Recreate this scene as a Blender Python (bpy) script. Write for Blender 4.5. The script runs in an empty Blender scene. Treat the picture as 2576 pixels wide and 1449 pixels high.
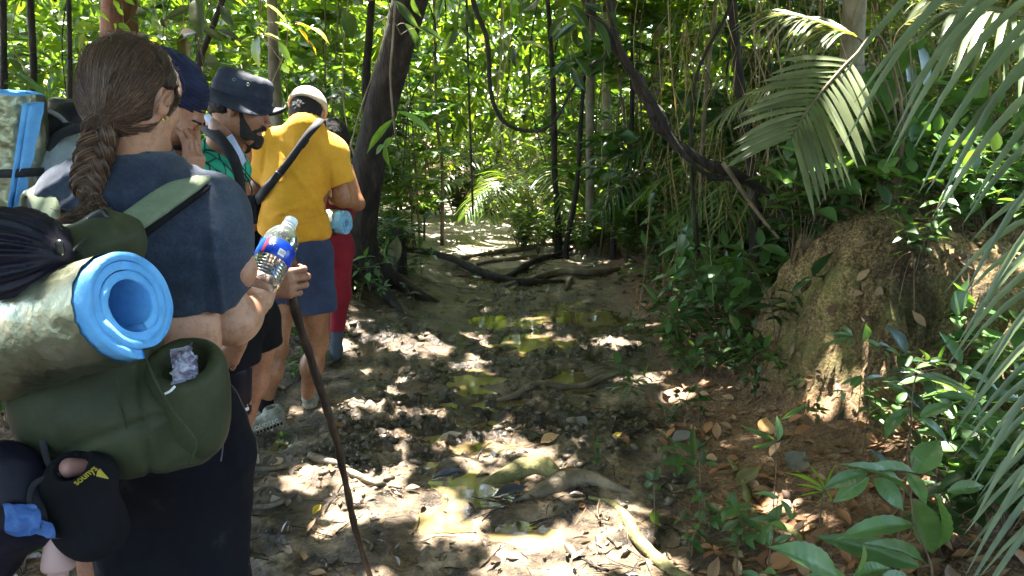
import bpy, math, random
import numpy as np
from mathutils import Vector, Matrix
R = math.radians
scene = bpy.context.scene
COL = scene.collection
# ------------------------------------------------------------------ camera
CAM_H, PITCH, FPX = 1.55, R(12.5), 1874.0          # FPX: focal length in pixels of a 2576 px wide picture
cd = bpy.data.cameras.new('camera'); cam = bpy.data.objects.new('camera', cd); COL.objects.link(cam)
cam.location = (0, 0, CAM_H); cam.rotation_euler = (R(90) - PITCH, 0, 0)
cd.sensor_width = 36.0; cd.lens = 36.0 * FPX / 2576.0; cd.clip_start = 0.05; cd.clip_end = 400
scene.camera = cam
# ------------------------------------------------------------------ sky, sun, exposure
SUN_DIR = Vector((-0.20, 0.34, 1.0)).normalized()   # towards the sun
w = bpy.data.worlds.new('World'); scene.world = w; w.use_nodes = True
nt = w.node_tree; nt.nodes.clear()
sky = nt.nodes.new('ShaderNodeTexSky'); sky.sky_type = 'NISHITA'; sky.sun_disc = False
sky.sun_elevation = math.asin(SUN_DIR.z); sky.sun_rotation = math.atan2(SUN_DIR.x, SUN_DIR.y)
sky.altitude = 100; sky.air_density = 1.0; sky.dust_density = 2.5; sky.ozone_density = 1.0
bg = nt.nodes.new('ShaderNodeBackground'); bg.inputs['Strength'].default_value = 0.15
wo = nt.nodes.new('ShaderNodeOutputWorld')
nt.links.new(sky.outputs[0], bg.inputs['Color']); nt.links.new(bg.outputs[0], wo.inputs[0])
sd = bpy.data.lights.new('sun', 'SUN'); sd.energy = 5.0; sd.angle = R(0.53); sd.color = (1.0, 0.95, 0.86)
sun = bpy.data.objects.new('sun', sd); COL.objects.link(sun)
sun.rotation_euler = (-SUN_DIR).to_track_quat('-Z', 'Y').to_euler(); sun.location = (0, 0, 30)
vs = scene.view_settings; vs.view_transform = 'Standard'; vs.look = 'None'; vs.gamma = 1; vs.use_curve_mapping = False
vs.exposure = 3.7
cy = scene.cycles
cy.max_bounces = 7; cy.diffuse_bounces = 4; cy.glossy_bounces = 3; cy.transmission_bounces = 6; cy.transparent_max_bounces = 6
cy.sample_clamp_indirect = 4.0; cy.caustics_reflective = False; cy.caustics_refractive = False

# ------------------------------------------------------------------ helpers
rng = np.random.default_rng(7); random.seed(7)
def at(x, y, Y):
    """point seen at pixel (x, y) of a 2576x1449 picture, Y metres ahead of the camera"""
    u = (x - 1288) / FPX; v = -(y - 724.5) / FPX
    d = np.array([u, math.cos(PITCH) + v * math.sin(PITCH), -math.sin(PITCH) + v * math.cos(PITCH)])
    return np.array([0, 0, CAM_H]) + d * (Y / d[1])
def gnd(x, y, z=0.0):
    u = (x - 1288) / FPX; v = -(y - 724.5) / FPX
    d = np.array([u, math.cos(PITCH) + v * math.sin(PITCH), -math.sin(PITCH) + v * math.cos(PITCH)])
    return np.array([0, 0, CAM_H]) + d * ((z - CAM_H) / d[2])
def proj(p):
    p = np.asarray(p, float) - np.array([0, 0, CAM_H])
    c, s = math.cos(PITCH), math.sin(PITCH)
    zc = p[..., 1] * c - p[..., 2] * s; yc = p[..., 1] * s + p[..., 2] * c
    return 1288 + FPX * p[..., 0] / zc, 724.5 - FPX * yc / zc, zc
def wloc(o):
    l = Vector((0, 0, 0))
    while o is not None:
        l += o.location; o = o.parent
    return l
def tag(o, label=None, cat=None, group=None, kind=None):
    if label: o['label'] = label
    if cat: o['category'] = cat
    if group: o['group'] = group
    if kind: o['kind'] = kind
    return o
def thing(name, label, cat, loc, group=None):
    o = bpy.data.objects.new(name, None); COL.objects.link(o); o.location = Vector([float(c) for c in loc])
    o.empty_display_size = 0.1
    return tag(o, label, cat, group)
def mk(name, V, F, mat, parent=None, loc=None, smooth=True, mats=None, fm=None):
    """V: (n,3) world points, F: list of index arrays (each (m,k)) -> one mesh object"""
    V = np.asarray(V, np.float64)
    if isinstance(F, np.ndarray): F = [F]
    F = [np.asarray(f, np.int64) for f in F if len(f)]
    base = wloc(parent) if parent is not None else Vector((0, 0, 0))
    off = np.array(base if loc is None else Vector([float(c) for c in loc]))
    me = bpy.data.meshes.new(name)
    me.vertices.add(len(V)); me.vertices.foreach_set('co', (V - off).astype(np.float32).ravel())
    li = np.concatenate([f.ravel() for f in F]); cnt = np.concatenate([np.full(len(f), f.shape[1]) for f in F])
    me.loops.add(len(li)); me.loops.foreach_set('vertex_index', li.astype(np.int32))
    me.polygons.add(len(cnt)); st = np.concatenate([[0], np.cumsum(cnt)[:-1]])
    me.polygons.foreach_set('loop_start', st.astype(np.int32))
    me.polygons.foreach_set('use_smooth', np.full(len(cnt), smooth))
    for m in (mats or [mat]): me.materials.append(m)
    if fm is not None: me.polygons.foreach_set('material_index', np.asarray(fm, np.int32))
    me.update(calc_edges=True); me.validate()
    o = bpy.data.objects.new(name, me); COL.objects.link(o)
    if parent is not None:
        o.parent = parent
        if loc is not None: o.location = Vector([float(c) for c in loc]) - base
    elif loc is not None: o.location = Vector([float(c) for c in loc])
    return o
def attr(o, name, vals):
    a = o.data.attributes.new(name, 'FLOAT', 'POINT'); a.data.foreach_set('value', np.asarray(vals, np.float32))
def join(parts):
    """parts: list of (V, F) with F array or list -> merged (V, [F...])"""
    VV, FF, n = [], {}, 0
    for V, F in parts:
        for f in (F if isinstance(F, list) else [F]):
            if len(f): FF.setdefault(f.shape[1], []).append(np.asarray(f) + n)
        VV.append(V); n += len(V)
    return np.concatenate(VV), [np.concatenate(v) for v in FF.values()]
# ---- noise
def _h(ix, iy, iz, s):
    h = (ix * 374761393 + iy * 668265263 + iz * 2147483647 + s * 974634777) & 0xFFFFFFFF
    h = ((h ^ (h >> 13)) * 1274126177) & 0xFFFFFFFF
    return ((h ^ (h >> 16)) & 0xFFFFFF).astype(np.float32) / 8388607.5 - 1.0
def noise(P, seed=0):
    P = np.asarray(P, np.float64); i = np.floor(P).astype(np.int64); f = (P - i).astype(np.float32)
    f = f * f * f * (f * (f * 6 - 15) + 10); x, y, z = i[..., 0], i[..., 1], i[..., 2]; fx, fy, fz = f[..., 0], f[..., 1], f[..., 2]
    def l(a, b, t): return a + (b - a) * t
    c = [[[_h(x + a, y + b, z + d, seed) for d in (0, 1)] for b in (0, 1)] for a in (0, 1)]
    return l(l(l(c[0][0][0], c[0][0][1], fz), l(c[0][1][0], c[0][1][1], fz), fy), l(l(c[1][0][0], c[1][0][1], fz), l(c[1][1][0], c[1][1][1], fz), fy), fx)
def fbm(P, sc=1.0, octv=4, seed=0, gain=0.5):
    P = np.asarray(P, np.float64) * sc; a, t, s = 1.0, 0.0, 0.0
    for k in range(octv):
        t = t + a * noise(P + 13.7 * k, seed + k); s += a; a *= gain; P = P * 2.03
    return t / s
def n2(x, y, sc, octv=3, seed=0, gain=0.5):
    return fbm(np.stack([x, y, np.zeros_like(x)], -1), sc, octv, seed, gain)
def sstep(a, b, x):
    t = np.clip((x - a) / (b - a), 0, 1); return t * t * (3 - 2 * t)
# ---- SDF modelling: smooth unions meshed by surface nets
def V3(*a): return np.array(a, np.float32)
def cap(a, b, ra, rb=None):
    a = np.asarray(a, np.float32); b = np.asarray(b, np.float32); rb = ra if rb is None else rb
    def f(P):
        ab = b - a; t = np.clip(((P - a) @ ab) / max(float(ab @ ab), 1e-9), 0, 1)
        return np.linalg.norm(P - a - t[..., None] * ab, axis=-1) - (ra + (rb - ra) * t)
    f.bb = (np.minimum(a, b) - max(ra, rb), np.maximum(a, b) + max(ra, rb)); return f
def ell(c, r, M=None):
    c = np.asarray(c, np.float32); r = np.asarray(r, np.float32)
    M = None if M is None else np.asarray(M, np.float32)    # columns = local axes
    def f(P):
        q = P - c
        if M is not None: q = q @ M
        k0 = np.linalg.norm(q / r, axis=-1); k1 = np.linalg.norm(q / (r * r), axis=-1)
        return k0 * (k0 - 1.0) / np.maximum(k1, 1e-6)
    m = float(r.max()); f.bb = (c - m, c + m); return f
def rbox(c, hs, rr, M=None):
    c = np.asarray(c, np.float32); hs = np.asarray(hs, np.float32) - rr
    M = None if M is None else np.asarray(M, np.float32)
    def f(P):
        q = P - c
        if M is not None: q = q @ M
        q = np.abs(q) - hs
        return np.linalg.norm(np.maximum(q, 0), axis=-1) + np.minimum(q.max(-1), 0) - rr
    m = float(np.linalg.norm(hs) + rr); f.bb = (c - m, c + m); return f
def plane(p, n):
    p = np.asarray(p, np.float32); n = np.asarray(n, np.float32); n = n / np.linalg.norm(n)
    def f(P): return (P - p) @ n
    f.bb = None; return f
def xf(f, loc, M, s=1.0):
    """place a local-space sdf: M columns = local axes in world"""
    loc = np.asarray(loc, np.float32); M = np.asarray(M, np.float32)
    g = lambda P: f(((P - loc) @ M) / s) * s
    if f.bb is None: g.bb = None
    else:
        lo, hi = f.bb; cs = np.array([[(lo, hi)[i][0], (lo, hi)[j][1], (lo, hi)[k][2]] for i in (0, 1) for j in (0, 1) for k in (0, 1)]) * s @ M.T + loc
        g.bb = (cs.min(0), cs.max(0))
    return g
def cut(f, pl):
    g = lambda P: np.maximum(f(P), pl(P)); g.bb = f.bb; return g
def union(fs, k):
    def f(P):
        d = None
        for g in fs:
            e = g(P); d = e if d is None else smin(d, e, k)
        return d
    bbs = [g.bb for g in fs if g.bb is not None]
    f.bb = (np.min([b[0] for b in bbs], 0), np.max([b[1] for b in bbs], 0)); return f
def smin(a, b, k):
    h = np.maximum(k - np.abs(a - b), 0) / k
    return np.minimum(a, b) - h * h * k * 0.25
def solid(prims, h, k=0.02, pad=0.03, smooth=2, flt=None):
    """prims: sdf | ('-', sdf, k) | ('&', sdf, k) | ('u', sdf, k) -> (V, quads)"""
    bbs = [p.bb for p in prims if callable(p) and p.bb is not None] + [p[1].bb for p in prims if isinstance(p, tuple) and p[0] == 'u']
    lo = np.min([b[0] for b in bbs], 0) - pad; hi = np.max([b[1] for b in bbs], 0) + pad
    n = np.ceil((hi - lo) / h).astype(int) + 1
    ax = [lo[i] + h * np.arange(n[i]) for i in range(3)]
    D = np.empty(n, np.float32); step = max(1, int(4e5 // (n[1] * n[2])))
    for s0 in range(0, n[0], step):
        P = np.stack(np.meshgrid(ax[0][s0:s0 + step], ax[1], ax[2], indexing='ij'), -1).astype(np.float32)
        d = None
        for p in prims:
            if callable(p): e = p(P); d = e if d is None else smin(d, e, k)
            elif p[0] == 'u': d = smin(d, p[1](P), p[2])
            elif p[0] == '-': d = -smin(-d, p[1](P), p[2])
            else: d = -smin(-d, -p[1](P), p[2])
        D[s0:s0 + step] = d
    V, F = nets(D, lo, h)
    return relax(V, F, smooth), F
def nets(D, lo, h):
    S = D < 0; n = D.shape
    c = [(i, j, k) for i in (0, 1) for j in (0, 1) for k in (0, 1)]
    def sl(a, o): return a[o[0]:n[0] - 1 + o[0], o[1]:n[1] - 1 + o[1], o[2]:n[2] - 1 + o[2]]
    cnt = sum(sl(S, o).astype(np.int8) for o in c); act = (cnt > 0) & (cnt < 8)
    idx = -np.ones(act.shape, np.int64); cells = np.argwhere(act); idx[act] = np.arange(len(cells))
    acc = np.zeros((len(cells), 3)); num = np.zeros(len(cells))
    for a in c:
        for axx in range(3):
            if a[axx] == 1: continue
            b = list(a); b[axx] = 1; b = tuple(b)
            da = sl(D, a)[act]; db = sl(D, b)[act]; m = (da < 0) != (db < 0)
            t = np.where(m, da / np.where(m, da - db, 1), 0)
            p = np.tile(np.array(a, float), (len(cells), 1)); p[:, axx] += t
            acc[m] += p[m]; num[m] += 1
    V = lo + h * (cells + acc / num[:, None]); Q = []
    for axx in range(3):
        o1, o2 = [(1, 2), (2, 0), (0, 1)][axx]
        a = [slice(1, n[i] - 1) for i in range(3)]; a[axx] = slice(0, n[axx] - 1); b = list(a); b[axx] = slice(1, n[axx])
        s0 = S[tuple(a)]; s1 = S[tuple(b)]; e = np.argwhere(s0 != s1)
        if not len(e): continue
        g = e.copy(); g[:, o1] += 1; g[:, o2] += 1
        def ci(d1, d2):
            q = g.copy(); q[:, o1] -= d1; q[:, o2] -= d2; return idx[q[:, 0], q[:, 1], q[:, 2]]
        q = np.stack([ci(1, 1), ci(0, 1), ci(0, 0), ci(1, 0)], 1)
        fl = s0[tuple(e.T)]; q[~fl] = q[~fl][:, ::-1]; Q.append(q)
    Q = np.concatenate(Q); Q = Q[(Q >= 0).all(1)]
    return V, Q
def relax(V, F, it=2, lam=0.5):
    if it <= 0: return V
    e = np.concatenate([F[:, [i, (i + 1) % F.shape[1]]] for i in range(F.shape[1])]); n = len(V)
    i = np.concatenate([e[:, 0], e[:, 1]]); j = np.concatenate([e[:, 1], e[:, 0]]); dg = np.maximum(np.bincount(i, minlength=n), 1)
    for s in range(it * 2):
        a = np.stack([np.bincount(i, V[j, c], n) for c in range(3)], 1) / dg[:, None]
        V = V + (lam if s % 2 == 0 else -lam * 1.04) * (a - V)
    return V
def normals(V, F):
    a = V[F[:, 2]] - V[F[:, 0]]; b = V[F[:, -1]] - V[F[:, 1]]; nn = np.cross(a, b); n = len(V); out = np.zeros((n, 3))
    for k in range(F.shape[1]):
        for c in range(3): out[:, c] += np.bincount(F[:, k], nn[:, c], n)
    return out / np.maximum(np.linalg.norm(out, axis=1), 1e-12)[:, None]
def disp(V, F, amt):
    return V + normals(V, F) * np.asarray(amt)[:, None]
def wrinkle(V, sc, amp, seed=0, warp=0.4):
    """ridged cloth folds; sc = frequency per axis (low along the fold)"""
    q = V * np.array(sc); q = q + warp * np.stack([noise(V * 6 + s, seed + s) for s in (1, 2, 3)], -1)
    a = 1 - np.abs(noise(q, seed)) * 2.0; b = 1 - np.abs(noise(q * 2.1 + 7, seed + 9)) * 2
    return amp * (a + 0.45 * b)
# ---- tubes and ribbons
def frames(Pth):
    T = np.gradient(Pth, axis=0); T /= np.maximum(np.linalg.norm(T, axis=1), 1e-9)[:, None]
    up = np.array([0, 0, 1.0]) if abs(T[0][2]) < 0.9 else np.array([1.0, 0, 0]); N = []
    n = np.cross(T[0], up); n /= np.linalg.norm(n)
    for t in T:
        n = n - t * (n @ t); n /= max(np.linalg.norm(n), 1e-9); N.append(n.copy())
    N = np.array(N); return T, N, np.cross(T, N)
def spline(pts, n):
    P = np.asarray(pts, float); m = len(P)
    if m < 3: t = np.linspace(0, 1, n)[:, None]; return P[0] * (1 - t) + P[-1] * t
    Q = np.concatenate([[2 * P[0] - P[1]], P, [2 * P[-1] - P[-2]]]); t = np.linspace(0, m - 1 - 1e-9, n); i = t.astype(int); f = (t - i)[:, None]
    a, b, c, d = Q[i], Q[i + 1], Q[i + 2], Q[i + 3]
    return 0.5 * ((2 * b) + (c - a) * f + (2 * a - 5 * b + 4 * c - d) * f * f + (3 * b - a - 3 * c + d) * f ** 3)
def tube(pts, rad, n=16, sides=8, rough=0.0, seed=0, flat=1.0, cap_ends=True):
    P = spline(pts, n); m = len(P); rr = np.interp(np.linspace(0, 1, m), np.linspace(0, 1, len(np.atleast_1d(rad))), np.atleast_1d(rad)) if np.ndim(rad) else np.full(m, rad)
    T, N, B = frames(P); a = np.linspace(0, 2 * np.pi, sides, endpoint=False)
    V = P[:, None] + rr[:, None, None] * (np.cos(a)[None, :, None] * N[:, None] + flat * np.sin(a)[None, :, None] * B[:, None])
    V = V.reshape(-1, 3)
    if rough: 
        d = V - np.repeat(P, sides, 0); V = V + d * (rough * fbm(V, 0.25 / max(rr.max(), 1e-3), 3, seed))[:, None]
    i = np.arange(m - 1)[:, None] * sides; j = np.arange(sides)[None]; k = (j + 1) % sides
    F = np.stack([i + j, i + k, i + sides + k, i + sides + j], -1).reshape(-1, 4)
    if not cap_ends: return V, [F]
    V = np.concatenate([V, [P[0]], [P[-1]]]); c0, c1 = len(V) - 2, len(V) - 1; jj = np.arange(sides); kk = (jj + 1) % sides
    Tt = np.concatenate([np.stack([kk, jj, np.full(sides, c0)], 1), np.stack([(m - 1) * sides + jj, (m - 1) * sides + kk, np.full(sides, c1)], 1)])
    return V, [F, Tt]
def strands(Pp, rad, sides=3):
    """Pp (S,N,3) many thin tubes, rad (N,) or (S,N)"""
    S, N, _ = Pp.shape; T = np.gradient(Pp, axis=1); T /= np.maximum(np.linalg.norm(T, axis=2), 1e-9)[..., None]
    up = np.array([0.31, 0.17, 0.93]); A = np.cross(T, up); A /= np.maximum(np.linalg.norm(A, axis=2), 1e-9)[..., None]; B = np.cross(T, A)
    a = np.linspace(0, 2 * np.pi, sides, endpoint=False); r = np.broadcast_to(rad, (S, N))[..., None, None]
    V = Pp[:, :, None] + r * (np.cos(a)[:, None] * A[:, :, None] + np.sin(a)[:, None] * B[:, :, None])
    V = V.reshape(-1, 3); s = np.arange(S)[:, None, None] * N * sides; i = np.arange(N - 1)[None, :, None] * sides; j = np.arange(sides)[None, None]; k = (j + 1) % sides
    F = np.stack(np.broadcast_arrays(s + i + j, s + i + k, s + i + sides + k, s + i + sides + j), -1).reshape(-1, 4)
    return V, F
# ---- leaves
def leaf_tpl(nseg=4, fold=0.25, curl=0.25, shape=1.0, half=1, tipx=1.0):
    """leaf along +x, width +-y (unit length, unit half width), z up"""
    t = np.linspace(0, 1, nseg + 1); wv = np.sin(np.pi * t ** (shape * .9)) ** 0.95 * (1 - .4 * np.clip((t - .7) / .3, 0, 1)); wv[0] = 0.04; wv[-1] = 0.0
    zz = -curl * t * t * 1.0; rows = []
    cols = np.linspace(-1, 1, 2 * half + 1)
    V = np.array([[tt * tipx, c * ww, z + fold * abs(c) * ww * 0.25] for tt, ww, z in zip(t, wv, zz) for c in cols])
    nc = len(cols); F = []
    for i in range(nseg):
        for j in range(nc - 1): F.append([i * nc + j, i * nc + j + 1, (i + 1) * nc + j + 1, (i + 1) * nc + j])
    return V, np.array(F)
LEAF2 = (np.array([[0, 0, 0], [.3, 1, .1], [.3, -1, .1], [.66, .62, .0], [.66, -.62, .0], [1, 0, -.14], [.45, 0, -.02]]),
         np.array([[0, 2, 6], [0, 6, 1], [1, 6, 3], [6, 2, 4], [3, 6, 5], [6, 4, 5]]))
def leaves(P, D, N, L, W, tpl):
    """place len(P) leaves: base P, direction D, normal N, length L, half width W"""
    TV, TF = tpl; P = np.asarray(P, float); D = np.asarray(D, float); D = D / np.maximum(np.linalg.norm(D, axis=1), 1e-9)[:, None]
    N = np.asarray(N, float); S = np.cross(N, D); S /= np.maximum(np.linalg.norm(S, axis=1), 1e-9)[:, None]; N = np.cross(D, S)
    L = np.broadcast_to(L, len(P))[:, None, None]; W = np.broadcast_to(W, len(P))[:, None, None]
    V = P[:, None] + L * TV[None, :, :1] * D[:, None] + W * TV[None, :, 1:2] * S[:, None] + L * TV[None, :, 2:] * N[:, None]
    F = (np.arange(len(P))[:, None, None] * len(TV) + TF[None]).reshape(-1, TF.shape[1])
    return V.reshape(-1, 3), F
def rdirs(n, up=0.0, r=None):
    v = (r or rng).normal(size=(n, 3)); v[:, 2] += up; return v / np.linalg.norm(v, axis=1)[:, None]
# ---- materials
def newmat(name):
    m = bpy.data.materials.new(name); m.use_nodes = True; t = m.node_tree; t.nodes.clear()
    return m, t, (lambda ty, **k: _node(t, ty, k)), (lambda a, b: t.links.new(a, b))
def _node(t, ty, kw):
    n = t.nodes.new('ShaderNode' + ty)
    for k, v in kw.items():
        if k in n.inputs: n.inputs[k].default_value = v
        else: setattr(n, k, v)
    return n
def ramp(n, stops):
    c = n.color_ramp
    while len(c.elements) < len(stops): c.elements.new(0.5)
    for e, (p, col) in zip(c.elements, stops): e.position = p; e.color = (*col, 1) if len(col) == 3 else col
    return n
def M(name, cols, scale=8.0, rough=0.7, bump=0.2, bscale=None, spec=0.4, detail=6.0, metallic=0.0, stretch=None, bdist=0.01, sheen=0.0, rough2=None, coord='Object'):
    """general surface: noise-driven colour ramp, bump"""
    m, t, n, l = newmat(name); o = n('OutputMaterial'); p = n('BsdfPrincipled'); l(p.outputs[0], o.inputs[0])
    tc = n('TexCoord'); mp = n('Mapping'); l(tc.outputs[coord], mp.inputs[0])
    if stretch: mp.inputs['Scale'].default_value = stretch
    nz = n('TexNoise', Scale=scale, Detail=detail, Roughness=0.6); l(mp.outputs[0], nz.inputs['Vector'])
    k = len(cols); rp = ramp(n('ValToRGB'), [(0.3 + 0.4 * i / max(k - 1, 1), c) for i, c in enumerate(cols)]) if k > 1 else None
    if rp: l(nz.outputs[0], rp.inputs[0]); l(rp.outputs[0], p.inputs['Base Color'])
    else: p.inputs['Base Color'].default_value = (*cols[0], 1)
    p.inputs['Roughness'].default_value = rough; p.inputs['Specular IOR Level'].default_value = spec; p.inputs['Metallic'].default_value = metallic
    if sheen: p.inputs['Sheen Weight'].default_value = sheen
    if rough2 is not None:
        mr = n('MapRange'); mr.inputs['From Min'].default_value = 0.35; mr.inputs['From Max'].default_value = 0.65; mr.inputs['To Min'].default_value = rough; mr.inputs['To Max'].default_value = rough2
        l(nz.outputs[0], mr.inputs[0]); l(mr.outputs[0], p.inputs['Roughness'])
    if bump:
        b = n('Bump', Strength=bump, Distance=bdist); nb = n('TexNoise', Scale=bscale or scale * 4, Detail=5.0); l(mp.outputs[0], nb.inputs['Vector'])
        l(nb.outputs[0], b.inputs['Height']); l(b.outputs[0], p.inputs['Normal'])
    return m
def leafmat(name, cols, trans=0.4, rough=0.38, spec=0.5, tcol=1.6, veins=0.0, yellow=0.0):
    """cols: list of leaf colours picked per leaf; light also passes through the blade"""
    m, t, n, l = newmat(name); o = n('OutputMaterial'); g = n('NewGeometry'); tc = n('TexCoord')
    rp = ramp(n('ValToRGB'), [(i / max(len(cols) - 1, 1), c) for i, c in enumerate(cols)]); l(g.outputs['Random Per Island'], rp.inputs[0])
    nz = n('TexNoise', Scale=9.0, Detail=3.0); l(tc.outputs['Object'], nz.inputs[0])
    hs = n('HueSaturation'); mr = n('MapRange'); mr.inputs['From Min'].default_value = .3; mr.inputs['From Max'].default_value = .7; mr.inputs['To Min'].default_value = .75; mr.inputs['To Max'].default_value = 1.25
    l(nz.outputs[0], mr.inputs[0]); l(mr.outputs[0], hs.inputs['Value']); l(rp.outputs[0], hs.inputs['Color'])
    p = n('BsdfPrincipled', Roughness=rough); p.inputs['Specular IOR Level'].default_value = spec; l(hs.outputs[0], p.inputs['Base Color'])
    tr = n('BsdfTranslucent'); mx = n('MixRGB', blend_type='MULTIPLY'); mx.inputs[0].default_value = 1; mx.inputs[2].default_value = (1.5 * tcol, 1.35 * tcol, 0.35 * tcol, 1)
    l(hs.outputs[0], mx.inputs[1]); l(mx.outputs[0], tr.inputs[0])
    ms = n('MixShader'); ms.inputs[0].default_value = trans; l(p.outputs[0], ms.inputs[1]); l(tr.outputs[0], ms.inputs[2]); l(ms.outputs[0], o.inputs[0])
    return m
ORD = 'first second third fourth fifth sixth seventh eighth ninth tenth eleventh twelfth thirteenth fourteenth fifteenth sixteenth seventeenth eighteenth nineteenth twentieth'.split()
def ordn(i):
    if i < 20: return ORD[i]
    tens = ['twenty', 'thirty', 'forty', 'fifty', 'sixty', 'seventy', 'eighty', 'ninety'][(i + 1) // 10 - 2]; u = (i + 1) % 10
    if u == 0: return tens.replace('y', 'ieth')
    return tens + '-' + ORD[u - 1]
def name_row(objs, what, where):
    """give look-alikes labels by their order in the picture"""
    objs = sorted(objs, key=lambda o: float(proj(np.array(wloc(o)))[0]))
    for i, o in enumerate(objs): o['label'] = '%s, %s from the left %s' % (what, ordn(i), where)
def dup(root, loc, rz=0.0, s=1.0, tilt=(0, 0)):
    r = root.copy(); COL.objects.link(r); r.location = Vector([float(c) for c in loc]); r.rotation_euler = (tilt[0], tilt[1], rz); r.scale = (s, s, s)
    for ch in list(root.children):
        c = ch.copy(); COL.objects.link(c); c.parent = r
    return r
# ================================================================== THE GROUND
def path_c(y): return 0.02 + 0.05 * np.sin(y * 0.7) - 0.055 * np.clip(y - 5.5, 0, 20)
def H0(x, y):
    x = np.asarray(x, float); y = np.asarray(y, float)
    xc = path_c(y); e = 0.62 + 0.09 * np.clip(y - 2.4, 0, 6)          # right edge of the muddy path
    wob = 0.12 * n2(x, y, 0.9, 2, 5)
    s = sstep(0, 1.1, x - xc - e + wob)
    h = 0.20 * s + 0.10 * sstep(0.8, 3.5, x - xc - e)
    # eroded earth mound on the right, with its bank running back
    mx, my = x - 2.18 - 0.05 * np.clip(y - 4, 0, 4), y - 3.98
    r = np.sqrt((mx / 0.70) ** 2 + (my / 0.84) ** 2); an = np.arctan2(my, mx); r = r + 0.13 * n2(x, y, 2.0, 3, 11) + 0.05 * n2(np.cos(an) * 3.5, np.sin(an) * 3.5, 1.6, 3, 17, .6)
    m1 = 0.82 * np.exp(-np.clip(r, 0, 9) ** 6.5) * (1 + .12 * n2(x, y, 1.7, 2, 19))
    bx = sstep(2.15, 2.75, x + 0.25 * n2(x, y, 1.5, 3, 3)) * sstep(2.7, 3.7, y + .3 * n2(x, y, 1.1, 3, 13)) * (1 - sstep(5.2, 8.5, y))
    h = h + np.maximum(m1, 0.86 * bx) + 0.06 * np.minimum(m1, 0.86 * bx)
    # left bank round the leaning tree
    t = np.exp(-(((x + 1.55) / 0.75) ** 2 + ((y - 6.6) / 1.3) ** 2)); h = h + 0.30 * t
    h = h + 0.16 * sstep(0.9, 2.6, -(x - xc)) * sstep(3.5, 6, y)
    h = h + 0.35 * sstep(14, 40, y) + 0.12 * n2(x, y, 0.18, 3, 2) * sstep(6, 14, y)
    return h
def mound_mask(x, y):
    mx, my = x - 2.18 - 0.05 * np.clip(y - 4, 0, 4), y - 3.98
    r = np.sqrt((mx / 0.70) ** 2 + (my / 0.84) ** 2) + 0.13 * n2(x, y, 2.0, 3, 11)
    m1 = 1 - sstep(0.9, 1.35, r); bx = sstep(1.9, 2.4, x) * sstep(2.3, 3.2, y) * (1 - sstep(5.2, 8.5, y))
    return np.maximum(m1, bx)
def path_mask(x, y):
    xc = path_c(y); e = 0.62 + 0.09 * np.clip(y - 2.4, 0, 6); d = x - xc; wob = 0.18 * n2(x, y, 1.6, 3, 8)
    return (1 - sstep(-0.05, 0.25, d - e + wob)) * (1 - sstep(0.1, 0.5, -d - 1.0 - 0.12 * y + wob)) * (1 - sstep(13, 16, y))
PUD = [(1260, 800, .34, .30), (1420, 790, .30, .26), (1340, 850, .4, .28), (1210, 960, .26, .22), (1290, 905, .24, .2), (1075, 765, .3, .3), (1240, 1060, .3, .1), (1180, 1215, .26, .14),
       (1420, 950, .16, .14), (1120, 1290, .16, .12), (1330, 1330, .2, .1), (1100, 1090, .2, .1), (1225, 1010, .24, .14), (1190, 1110, .22, .10), (1270, 940, .26, .18), (1500, 800, .4, .35), (1240, 700, .5, .4), (1130, 690, .3, .3), (1170, 745, .3, .3)]
def puddle(x, y):
    d = np.zeros_like(np.asarray(x, float))
    for px, py, rx, ry in PUD:
        g = gnd(px, py); d = np.maximum(d, np.exp(-(((x - g[0]) / rx) ** 2 + ((y - g[1]) / (ry * 1.3)) ** 2)))
    return d
def H(x, y, fine=True):
    x = np.asarray(x, float); y = np.asarray(y, float); h = H0(x, y)
    pm = path_mask(x, y); mm = mound_mask(x, y)
    big = n2(x, y, 2.2, 4, 21); mid = n2(x, y, 7.0, 4, 31, 0.6)
    h = h + 0.022 * big + pm * (0.024 * mid) + (1 - pm) * 0.022 * mid
    if fine:
        rid = 1 - np.abs(n2(x, y, 11, 4, 41, 0.6)) * 2
        churn = sstep(-0.1, 0.5, n2(x, y, 1.6, 2, 77))
        h = h + pm * churn * 0.040 * rid ** 2 + 0.006 * n2(x, y, 38, 3, 51, 0.65)
        h = h - pm * 0.022 * sstep(0.35, 0.7, n2(x, y, 5.2, 1, 61)) + mm * 0.030 * n2(x, y, 16, 4, 71, 0.7)
    h = h - 0.050 * puddle(x, y) * pm
    return h
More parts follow.
